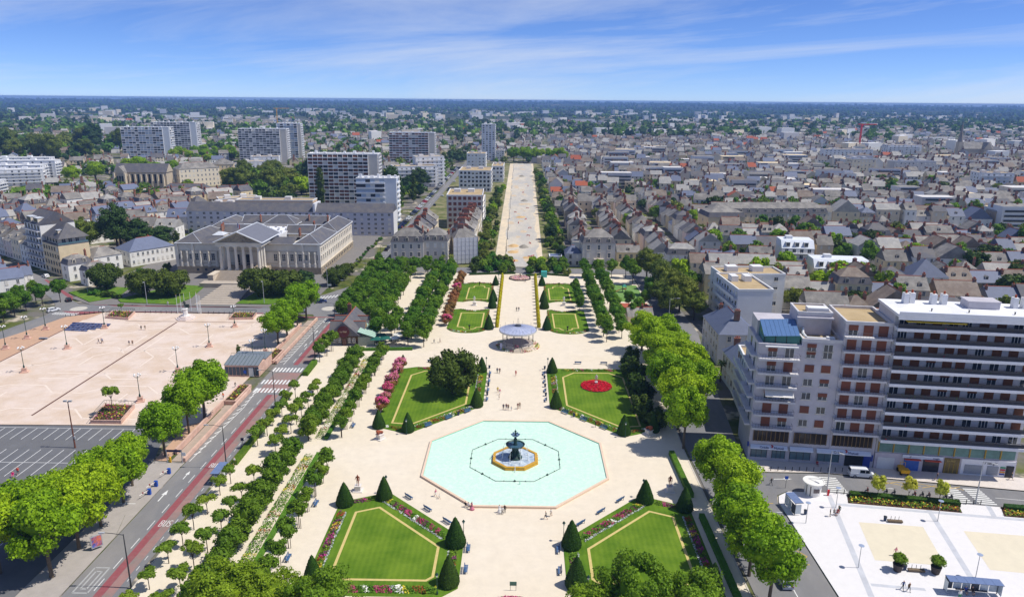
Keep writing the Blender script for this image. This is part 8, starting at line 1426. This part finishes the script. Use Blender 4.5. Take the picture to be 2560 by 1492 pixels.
# ================================================================ the town
cr = random.Random(99)
ROOFS = [slate, slate_light, slate, slate_dark, slate_blue, slate_brown, slate_light]; RNAME = ['grey slate', 'pale slate', 'grey slate', 'dark slate', 'blue slate', 'brown slate', 'pale slate']
EXCL = [(104, 190, 415, 462), (122, 146, 334, 356), (124, 156, 302, 323), (68, 98, 228, 268), (352, 448, 785, 835), (395, 430, 636, 664), (400, 480, 995, 1025), (515, 575, 1058, 1090), (620, 690, 1060, 1100)]
EXCL_L = [(-190, -64, 395, 430), (-212, -130, 455, 520), (-155, -70, 440, 545), (-345, -255, 595, 690), (-385, -300, 690, 720), (-290, -205, 555, 585), (-350, -262, 838, 985), (-540, -425, 868, 1085), (-170, -95, 870, 915), (-60, 0, 920, 965), (-290, -240, 700, 760), (-330, -265, 735, 835), (-480, -385, 540, 700), (-560, -480, 745, 775), (-130, -62, 630, 690)]
def blocked(x, y, m=4, E=None):
 for a, b, c, d in (E or EXCL + EXCL_L):
  if a - m < x < b + m and c - m < y < d + m: return True
 return False
def city_house(x, y, rz, w, d, label, group, near, faces):
 wi = cr.choices(range(7), [4, 4, 3, 2, 3, 2, 1])[0]; ri = cr.randrange(7); kind = cr.choices(['gable', 'hip', 'mansard'], [7, 1.2, 1.3])[0]; fl = cr.choice([2, 2, 3]); ev = fl * 2.75 + cr.uniform(-.6, 2.0)
 ch = [(w / 2 - .45, cr.uniform(-.6, .6), cr.choice([2, 3, 4]))]
 if cr.random() < .75: ch.append((-w / 2 + .45, cr.uniform(-2, 2), cr.choice([2, 3])))
 house('town_house', label % ('%s-walled %s-roofed' % (WNAME[wi].replace(' ', '-'), RNAME[ri].split()[0])), x, y, rz, w, d, ev, d * cr.uniform(.34, .44) + (1.2 if kind == 'mansard' else 0), WALLS[wi], ROOFS[ri], kind, ch, fl if near else 2, max(2, int(w / 2.9)) if near else max(2, int(w / 3.6)), faces, (cr.choice([0, 0, 1, 2]) if near else cr.choice([0, 0, 0, 1])) if kind != 'mansard' else 2, group, 'white', .45, cr)
nh = 0; RIGHT_TREES = []
for r, y0 in enumerate((232, 252, 271, 290, 309, 328, 347, 366, 386, 406, 470, 490)):
 x = (99 if y0 < 285 else 66 if y0 < 335 else 104) + cr.uniform(0, 3); xe = .715 * y0 + 14; i = 0; sl = cr.uniform(-.09, .03)
 while x < xe:
  w = cr.choice([cr.uniform(6.5, 11), cr.uniform(9, 17)]); d = cr.uniform(8.5, 11.5); cx = x + w / 2; cy = y0 + sl * (cx - 100) + cr.uniform(-1.2, 1.2)
  if cr.random() < .13: RIGHT_TREES.append((x + 3, cy, cr.uniform(.8, 1.2))); x += 7; continue
  if not blocked(cx, cy, 6):
   turn = cr.random() < .13; city_house(cx, cy, math.atan(sl) + (PI / 2 if turn else 0), w if not turn else d, d if not turn else w, '%%s town house, %s from the avenue in the %s row of the right quarter' % (od(i), od(r)), 'town houses of the right quarter', y0 < 400, 'FL'); i += 1; nh += 1
  x += w + (0.05 if cr.random() < .8 else cr.uniform(1, 4))
 for q in range(int((xe - 100) / 13)): RIGHT_TREES.append((cr.uniform(100, xe), y0 + 9.4 + cr.uniform(-1, 1), cr.uniform(.7, 1.5)))
for c_, (x0, ya, yb, fc) in enumerate(((32, 358, 520, 'FL'), (52, 366, 520, 'FR'), (68, 345, 560, 'FR'), (93, 352, 560, 'FL'))):
 y = ya; i = 0
 while y < yb:
  w = cr.uniform(8, 12.5)
  if cr.random() < .12: RIGHT_TREES.append((x0 + cr.uniform(-3, 3), y + 3, cr.uniform(.7, 1.1))); y += 8; continue
  city_house(x0 + cr.uniform(-.8, .8) + (y - 340) * .012, y + w / 2, PI / 2, w, cr.uniform(9, 11), '%%s house, %s from the crossing in the %s line right of the avenue' % (od(i), od(c_)), 'houses in lines beside the avenue', y < 420, 'FRL' if fc == 'FL' else 'FRL'); nh += 1; i += 1; y += w + (.1 if cr.random() < .8 else 3)
LEFT_TREES = []
for r in range(7):     # old quarter on the left, rows along the 53 degree direction
 oy = -40 - r * 24
 for i in range(16):
  u = -30 + i * 12.2 + cr.uniform(-1, 1); x = -205 + .6 * u + .8 * oy * 1.0; y = 372 + .8 * u - .6 * oy * 1.0 - 30
  if x < -.78 * y - 5 or y < 338 or y > 560 or blocked(x, y, 8) or x > -205 + (0 if y < 420 else 20): continue
  if math.hypot(x + 200, y - 352) < 24 or (x < -193 and y < 345 and x > -262): continue
  if cr.random() < .1: LEFT_TREES.append((x, y, cr.uniform(.7, 1.0))); continue
  city_house(x, y, A53 + cr.uniform(-.05, .05), cr.uniform(9.5, 12.4), cr.uniform(8.5, 11), '%%s house, %s from the street end in the %s row of the left quarter' % (od(i), od(r)), 'town houses of the left quarter', y < 440, 'FL'); nh += 1
for i, (x, y, rz, w) in enumerate(((-205, 392, .0, 13), (-192, 392, .0, 12), (-218, 404, .3, 14), (-200, 425, .1, 14), (-216, 440, .2, 13), (-232, 424, .3, 12), (-204, 376, .0, 10), (-222, 470, .4, 14), (-240, 500, .4, 16), (-216, 520, .3, 14), (-240, 530, .3, 14))): city_house(x, y, rz, w, 10, '%%s house, %s in the cluster left of the grey slab' % od(i), 'houses left of the grey slab', y < 440, 'FR'); nh += 1
print('individual houses', nh)
# ---------------------------------------------------------------- individual trees about the town
tn = {}
def ctree(kind, x, y, s, where, hs=1.0, cat='tree'):
 i = tn.get(where, 0); tn[where] = i + 1; tree(kind, {'city': 'town_tree', 'cedar': 'cedar_tree', 'column': 'columnar_tree', 'shrub': 'garden_shrub', 'plane': 'plane_tree', 'grid': 'town_tree', 'oak': 'town_tree'}[kind], '%s, %s %s' % ({'city': 'leafy tree', 'cedar': 'dark conifer', 'column': 'narrow columnar tree', 'shrub': 'garden shrub', 'plane': 'bright broad tree', 'grid': 'leafy tree', 'oak': 'olive-green tree'}[kind], od(i), where), x, y, s, where, hs=hs)
for x, y, s in RIGHT_TREES:
 if not blocked(x, y, 2, EXCL): ctree('city', x, y, s, 'among the roofs of the right quarter')
for x, y, s in LEFT_TREES: ctree('city', x, y, s, 'among the roofs of the left quarter')
for i in range(26): ctree('city' if i % 4 else 'oak', -17.2 + cr.uniform(-3.2, 2.6), 340 + i * 11 + cr.uniform(-2, 2), cr.uniform(.42, .85), 'in the gardens left of the avenue')
for i in range(44): ctree('city' if i % 5 else 'cedar', 18.6 + cr.uniform(-3, 3), 346 + i * 9.4 + cr.uniform(-2, 2), cr.uniform(.5, .95) * (.8 if i % 5 == 0 else 1), 'in the gardens right of the avenue')
for k, (xa, xb) in enumerate(((-21.5, -2.8), (3.8, 22))):
 for i in range(17):
  x = xa + (xb - xa) * ((i * 7) % 17 + .5) / 17; y = 319.5 + cr.uniform(-3.5, 9.5); ctree('shrub', x, y, cr.uniform(1.1, 1.9), 'in the shrubbery at the park end, %s side' % ('left', 'right')[k], cr.uniform(.9, 1.2))
 for i in range(4): ctree('city', xa + (xb - xa) * (i + .5) / 4, 327 + cr.uniform(-2, 3), cr.uniform(.55, .75), 'rising from the shrubbery at the park end, %s side' % ('left', 'right')[k])
for k, (xa, xb) in enumerate(((-22, -1.6), (3.0, 22))): hedge('end_hedge', 'low dark hedge closing the park end on the %s' % ('left', 'right')[k], [(xa, 313.6 if k == 0 else 312.6), ((xa + xb) / 2, 315.6), (xb, 316.8 if k == 0 else 313)], .9, .8, L_topiary, 14)
for i in range(24): ctree('shrub', 20 + cr.uniform(-5.5, 2.5), 340 + i * 9 + cr.uniform(-3, 3), cr.uniform(1.0, 1.9), 'under the garden trees right of the avenue')
for i in range(24): ctree('shrub', -16.5 + cr.uniform(-4.5, 3), 338 + i * 9 + cr.uniform(-3, 3), cr.uniform(1.0, 1.9), 'under the garden trees left of the avenue')
for i in range(16): ctree('plane', -8 + (i % 8) * 8.5 + cr.uniform(-2, 2), 918 + (i // 8) * 16 + cr.uniform(-3, 3), cr.uniform(1.1, 1.5), 'at the head of the avenue')
for i in range(46):
 x, y = cr.uniform(-285, -160), cr.uniform(545, 690)
 if blocked(x, y, 3, EXCL_L): continue
 ctree(cr.choice(['city', 'city', 'city', 'cedar', 'oak']), x, y, cr.uniform(1.2, 1.9), 'in the grove behind the peach block')
for i in range(18): ctree(cr.choice(['city', 'city', 'cedar']), -82 - cr.uniform(0, 14), 480 + i * 13 + cr.uniform(-3, 3), cr.uniform(.9, 1.6), 'along the upper boulevard')
ctree('cedar', -88, 500, 1.5, 'along the upper boulevard', 1.5); ctree('column', -80, 545, 1.1, 'along the upper boulevard')
for (x, y, s, k, h_) in ((-210, 346, 1.35, 'oak', 1.05), (-198, 350, 1.45, 'cedar', 1.25), (-190, 356, 1.25, 'cedar', .95), (-184, 366, 1.2, 'cedar', .8), (-203, 362, 1.2, 'cedar', 1.1), (-176, 366, .7, 'column', .8), (-171, 372, .6, 'column', .8)): ctree(k, x, y, s, 'in the walled garden behind the long white house', h_)
ctree('column', -141, 512, 1.35, 'against the slab tower', 1.12)
for i in range(28): ctree(cr.choice(['city', 'city', 'plane']), -355 + cr.uniform(-32, 26), 665 + cr.uniform(-40, 45), cr.uniform(1.1, 1.6), 'beside the chapel square')
for i in range(30): ctree('plane' if i % 2 else 'city', cr.uniform(-430, -350), cr.uniform(850, 980), cr.uniform(1.0, 1.4), 'on the green before the far towers')
for i in range(44): ctree(cr.choice(['cedar', 'city', 'city', 'oak']), cr.uniform(-780, -540), cr.uniform(820, 1080), cr.uniform(1.8, 3.0), 'in the dark wood on the far left')
for i in range(14): ctree('city', cr.uniform(300, 420), cr.uniform(585, 700), cr.uniform(.9, 1.6), 'beside the white block at the right edge')
for i, (x, y) in enumerate(((88, 470), (80, 340), (110, 462), (150, 425), (160, 421), (172, 419), (181, 424), (140, 420), (128, 414), (196, 425), (200, 431), (104, 415))): ctree('city', x, y, cr.uniform(.8, 1.25), 'before the long mansard block')
for i in range(10): ctree('shrub', -160 + cr.uniform(-8, 6), 300 + cr.uniform(-14, 20), cr.uniform(.9, 1.5), 'on the slope left of the palace')
for i in range(8): ctree('shrub', -167 + i * 1.9, 273 - i * .6 + cr.uniform(-1, 1), cr.uniform(.7, 1.1), 'below the broad dark tree')
for i in range(10): ctree('shrub', -76.5 + cr.uniform(-.8, .8), 330 + i * 7, cr.uniform(.6, .9), 'on the bank beside the palace drive')
t = thing('palm_tree', 'palm tree in front of the scaffolded house', 'palm', (-35.0, 327.5, 0)); mb = MB(); mb.lathe([(.28, 0), (.22, 5.2)], 7, 0); obj('trunk', mb, bark, t); mb = MB()
for k in range(26):
 a = k * 2.4; e = .9 - k * .05; L = 1.8; p0 = Vector((0, 0, 5.2)); d_ = Vector((math.cos(a), math.sin(a), 0)); n_ = Vector((-d_.y, d_.x, 0)) * .28; p1 = p0 + d_ * L * .55 + Vector((0, 0, L * e * .6)); p2 = p0 + d_ * L + Vector((0, 0, L * e * .35 - .3)); mb.quad(tuple(p0 - n_ * .3), tuple(p1 - n_), tuple(p1 + n_), tuple(p0 + n_ * .3)); mb.add([tuple(p1 - n_), tuple(p2), tuple(p1 + n_)], [(0, 1, 2)])
obj('fronds', mb, L_olive, t); dup(t, (-31.5, 328.5, 0), 1.0, 'second palm nearer the avenue before the scaffolded house'); dup(t, (56.5, 190, 0), 2.0, 'palm tree in the shaded court beyond the bank block')
# ---------------------------------------------------------------- everything too far to pick apart
nr = np.random.default_rng(17)
class Bulk:
 def __init__(s): s.q = []; s.m = []
 def quad(s, a, b, c, d, m): s.q.append((a, b, c, d)); s.m.append(m)
def bulk_house(B, x, y, rz, w, d, ev, rh, wm, rm, det=True, ch=True):
 c, s = math.cos(rz), math.sin(rz)
 def P(u, v, z): return (x + u * c - v * s, y + u * s + v * c, z)
 hw, hd = w / 2, d / 2; K = [(-hw, -hd), (hw, -hd), (hw, hd), (-hw, hd)]
 for i in range(4): a, b = K[i], K[(i + 1) % 4]; B.quad(P(*a, 0), P(*b, 0), P(*b, ev), P(*a, ev), wm)
 if rh < .1: B.quad(P(-hw, -hd, ev), P(hw, -hd, ev), P(hw, hd, ev), P(-hw, hd, ev), rm)
 else:
  o = .3; B.quad(P(-hw - o, -hd - o, ev - .2), P(hw + o, -hd - o, ev - .2), P(hw + o, 0, ev + rh), P(-hw - o, 0, ev + rh), rm); B.quad(P(hw + o, hd + o, ev - .2), P(-hw - o, hd + o, ev - .2), P(-hw - o, 0, ev + rh), P(hw + o, 0, ev + rh), rm)
  for sx in (-1, 1): B.quad(P(sx * hw, -hd, ev), P(sx * hw, hd, ev), P(sx * hw, .02, ev + rh - .05), P(sx * hw, -.02, ev + rh - .05), wm)
  if ch:
   for sx in (-1, 1):
    if nr.random() < .6:
     u0, u1, v0, v1, z1 = sx * hw - .4, sx * hw + .4, -.9, .9, ev + rh + 1.5
     for (a, b) in (((u0, v0), (u1, v0)), ((u1, v0), (u1, v1)), ((u0, v1), (u0, v0))): B.quad(P(*a, ev), P(*b, ev), P(*b, z1), P(*a, z1), 8)
     B.quad(P(u0, v0, z1), P(u1, v0, z1), P(u1, v1, z1), P(u0, v1, z1), 8)
 if det:
  n = max(2, int(w / 3)); fl = max(1, int(ev / 2.8))
  for k in range(fl):
   for i in range(n): u = -hw + w * (i + .5) / n; z = ev / fl * k + .9; B.quad(P(u - .5, -hd - .04, z), P(u + .5, -hd - .04, z), P(u + .5, -hd - .04, z + 1.5), P(u - .5, -hd - .04, z + 1.5), 9)
BMATS = [WALLS[0], WALLS[1], WALLS[2], WALLS[3], WALLS[4], slate, slate_dark, slate_blue, brick_m, win_glass, white_conc, ridge_m, slate_light, slate_brown]
B = Bulk()
y = 512.0
while y < 2600:
 step = 19 + (y - 500) * .012; xr = .76 * y + 20
 for side in (1, -1):
  x = (24 if y < 900 else -5) if side > 0 else -72
  if side < 0: x = 75 + (30 if y < 1000 else -75)
  while x < xr:
   w = nr.uniform(7, 13) * (1 + max(0, (y - 1200)) * .0003); X = side * (x + w / 2); Y = y + nr.uniform(-2, 2) + .05 * X * side * nr.uniform(-.2, .2)
   p = .74 if side > 0 else .42
   if y > 1100: p *= .75
   if y > 1500: p *= .55
   if side < 0 and (y < 700 and X > -420): p = 0 if X > -300 else .5
   n2 = math.sin(X * .011 + 2) * math.sin(Y * .008 + X * .003); p *= .55 + .75 * max(0, n2 + .4) if y > 800 else 1
   if nr.random() < p and not blocked(X, Y, 9) and not (abs(X - 85) < 6 and y < 900):
    wm = nr.choice([0, 1, 1, 2, 3, 4]); rm = nr.choice([5, 5, 5, 6, 7, 5, 7, 5, 5, 11, 7, 6]) if nr.random() < .35 else nr.choice([5, 5, 6, 12, 12, 13]); d = nr.uniform(8, 11)
    bulk_house(B, X, Y, nr.choice([0, 0, 0, PI / 2]) + nr.uniform(-.12, .12) + (-.05 if side > 0 else .4), w * .98, d, nr.uniform(4.2, 10.5), d * nr.uniform(.3, .46), wm, rm, y < 900, y < 1500)
   x += w + (0 if nr.random() < .8 else 4)
 y += step
o = obj('distant_houses', fast_mesh('distant_houses', np.array(B.q).reshape(-1, 3), 4, BMATS, np.array(B.m)), None); tag(o, 'far-off mass of slate-roofed houses spreading to the horizon', 'houses', None, 'stuff')
B = Bulk()      # warehouses, flats, sheds further out
for k in range(720):
 d = nr.uniform(1150, 5200) if k < 620 else nr.uniform(560, 1150); a = nr.uniform(-.66, .66) if k < 620 else nr.uniform(.12, .64); X, Y = d * math.sin(a), d * math.cos(a)
 if blocked(X, Y, 30) or (k < 620 and math.sin(X * .0042 + 1) * math.sin(Y * .0035 + X * .001) < -.15): continue
 big = nr.random() < .35 and k < 620; w = nr.uniform(40, 110) if big else nr.uniform(16, 45 if k < 620 else 30); hh_ = nr.uniform(7, 11) if big else nr.uniform(8, 24 if k < 620 else 14); bulk_house(B, X, Y, 0 if k >= 620 else nr.uniform(.25, .8), w, nr.uniform(12, 16), hh_, 0, nr.choice([1, 10, 10, 0, 3]), nr.choice([10, 10, 3, 5]) if k < 620 else nr.choice([5, 5, 6, 3, 4]), False)
 if not big and k >= 620:
  for q in range(int(hh_ / 3)): z = 1 + q * 3; c_ = math.cos(0); B.quad((X - w * .46, Y - 8.3, z), (X + w * .46, Y - 8.3, z), (X + w * .46, Y - 8.3, z + 1.3), (X - w * .46, Y - 8.3, z + 1.3), 9 if k >= 620 else 3)
o = obj('distant_blocks', fast_mesh('distant_blocks', np.array(B.q).reshape(-1, 3), 4, BMATS, np.array(B.m)), None); tag(o, 'far-off white warehouses and flats scattered before the horizon', 'buildings', None, 'stuff')
# trees beyond counting
def tree_cloud(pts, rad, leaves, leaf, mats, name, label):
 V = []; n = len(pts); R = np.array(rad); P = np.array(pts)
 idx = np.repeat(np.arange(n), leaves); D = sph(len(idx), nr); D[:, 2] = np.abs(D[:, 2]) * 1.1 - .25; lob = sph(n * 7, nr).reshape(n, 7, 3); L = lob[idx, nr.integers(0, 7, len(idx))]; L[:, 2] = np.abs(L[:, 2]) * .8
 Q = P[idx] + (L * .55 + D * .5) * R[idx][:, None] * np.array([1, 1, .95]); Q[:, 2] += R[idx] * .75; quads = leaf_quads(Q, D, leaf, nr) if np.isscalar(leaf) else leaf_quads(Q, D, leaf[idx], nr)
 v, f = ico_np(); T = (v[None] * nr.uniform(.7, 1.0, (n, 12, 1)) * R[:, None, None] * .72 + P[:, None] + np.array([0, 0, 1.0]) * (R * .8)[:, None, None])[:, f].reshape(-1, 3, 3); X4 = np.empty((len(T), 4, 3)); X4[:, 0] = T[:, 0]; X4[:, 1] = T[:, 1]; X4[:, 2] = (T[:, 1] + T[:, 2]) / 2; X4[:, 3] = T[:, 2]
 kind = nr.integers(0, len(mats), n); mi = np.concatenate([np.repeat(kind, leaves), np.repeat(kind, 20)]); A = np.concatenate([quads.reshape(-1, 4, 3), X4]).reshape(-1, 3)
 return tag(obj(name, fast_mesh(name, A, 4, mats, mi), None), label, 'trees', None, 'stuff')
pts = []; rad = []
for k in range(6000):
 y = 520 + 1500 * nr.random() ** 1.2; x = nr.uniform(-.78, .78) * y
 n2 = math.sin(x * .013 + 1) * math.sin(y * .011 + x * .004 + 2)
 if -72 < x < 26 and y < 905: continue
 if -545 < x < -265 and 780 < y < 905: continue
 if (x > 0 and nr.random() > .55 + .3 * n2) or blocked(x, y, 6): continue
 pts.append((x, y, 0)); rad.append(nr.uniform(2.6, 6.0) if x > 0 else nr.uniform(3.5, 8.0))
for k in range(420): pts.append((nr.uniform(-1050, -520), nr.uniform(880, 1250), 0)); rad.append(nr.uniform(6, 11))
tree_cloud(pts, rad, 46, np.array(rad) * .42, [L_grid, L_dark, L_lime, L_olive, L_conifer], 'town_trees', 'uncounted trees between the far houses')
pts = []; rad = []
for k in range(9000):
 y = 1500 + 4200 * nr.random() ** 1.1; x = nr.uniform(-.76, .76) * y; n2 = math.sin(x * .0032 + 1) * math.sin(y * .004 + x * .0012) + .5 * math.sin(x * .0011 - y * .0023)
 if nr.random() > .42 + .5 * n2: continue
 pts.append((x, y, 0)); rad.append(nr.uniform(6, 13))
tree_cloud(pts, rad, 8, np.array(rad) * .9, [L_grid, L_dark, L_conifer], 'distant_woodland', 'blue-green woodland spreading to the horizon')
pts = []; rad = []
for k in range(6000):
 y = 4600 + 8500 * nr.random(); x = nr.uniform(-.76, .76) * y; n2 = math.sin(x * .0013 + 1) * math.sin(y * .0021 + x * .0006) + .4 * math.sin(x * .004 - y * .0013)
 if nr.random() > .6 + .5 * n2 or math.hypot(x, y) > 13700: continue
 pts.append((x, y, hill(x, y) - 6)); rad.append(nr.uniform(12, 22))
tree_cloud(pts, rad, 3, np.array(rad) * .8, [L_grid, L_dark, L_conifer], 'horizon_woodland', 'wooded ridges along the horizon')
# construction on the avenue
gm = M('gravel_heap_grey', (150, 144, 132), .95, .15, .8); gm2 = M('gravel_heap_sand', (206, 172, 122), .95, .15, .8)
for i, (x, y, r, h_, m_) in enumerate(((2.2, 378, 2.6, 1.6, gm), (-3.2, 381, 3.0, 1.2, gm2), (-3.4, 365, 2.8, .9, gm2), (3.0, 560, 3, 1.6, gm), (1.0, 745, 3.2, 1.8, gm), (.2, 480, 3.4, .8, gm2), (3.8, 352, 2.4, .5, gm2), (-2.8, 345, 2.6, .4, gm2))):
 rr = random.Random(i); mb = MB(); ph = [rr.uniform(.85, 1.15) for _ in range(14)]; mb.v = [(x + r * ph[k] * math.cos(2 * PI * k / 14), y + r * 1.2 * ph[k] * math.sin(2 * PI * k / 14), 0) for k in range(14)] + [(x + r * .45 * ph[k] * math.cos(2 * PI * k / 14), y + r * .5 * ph[k] * math.sin(2 * PI * k / 14), h_ * .7) for k in range(14)] + [(x + .1, y, h_)]; mb.f = [[k, (k + 1) % 14, 14 + (k + 1) % 14, 14 + k] for k in range(14)] + [[14 + k, 14 + (k + 1) % 14, 28] for k in range(14)]; mb.m = [0] * 28
 tag(obj('gravel_heap', mb, m_, smooth=True), '%s heap of %s on the torn-up avenue, %s from the park' % ('large' if h_ > 1.1 else 'flat', 'grey gravel' if m_ is gm else 'yellow sand', od(i)), 'heap', 'heaps on the avenue')
for i, y in enumerate((347, 366, 400, 430, 470, 520, 570, 640, 720, 800)): street_lamp(-6.6 - (y - 340) * .004, y, 6.5, .6, PI, 'slim lamp post, %s from the park along the left of the avenue' % od(i), 'avenue lamp posts')
rb = M('barrier_red', (206, 96, 84), .7, .1, 2)
for i, (x, y) in enumerate(((5.2, 352), (6.6, 354), (-2.4, 342), (5.6, 388), (4.8, 410), (6.0, 436), (3.6, 470), (-1, 455), (-3.4, 500), (5, 520), (2, 610), (6.5, 660))):
 t = thing('site_barrier', 'low red site barrier, %s from the park on the avenue' % od(i), 'barrier', (x, y, .03), i * .7, 'site barriers on the avenue'); obj('board', MB().box(0, 0, .5, 2.0, .08, .4), rb, t); [obj('leg', MB().box(s * .8, 0, 0, .08, .4, .9), rb, t) for s in (-1, 1)]
# cranes on the skyline
for i, (x, y, h_, c, L) in enumerate(((-640, 1950, 48, (226, 170, 60), 40), (560, 1240, 40, (206, 60, 50), 34))):
 t = thing('tower_crane', '%s tower crane on the %s skyline' % (('yellow', 'left'), ('red', 'right'))[i], 'crane', (x, y, 0), .2); m_ = M('crane_%d' % i, c, .6, .05, 1); obj('mast', MB().box(0, 0, 0, 2.2, 2.2, h_), m_, t); obj('jib', MB().box(L * .3, 0, h_, L, 1.6, 1.6), m_, t); obj('cab', MB().box(1.6, 0, h_ - 2, 2, 2, 2), m_, t)
# ---------------------------------------------------------------- the air
vm = bpy.data.materials.new('haze'); vm.use_nodes = True; t_ = vm.node_tree; t_.nodes.clear(); ou = N(t_, 'ShaderNodeOutputMaterial'); pv = N(t_, 'ShaderNodeVolumePrincipled'); pv.inputs['Color'].default_value = (0.28, 0.50, 0.97, 1); pv.inputs['Density'].default_value = 0.00012; pv.inputs['Anisotropy'].default_value = 0.0; t_.links.new(pv.outputs[0], ou.inputs['Volume'])
hz = obj('haze', MB().box(0, 0, -70, 29000, 29000, 146.6), vm); tag(hz, 'thin blue summer haze over the town', None, None, 'stuff')
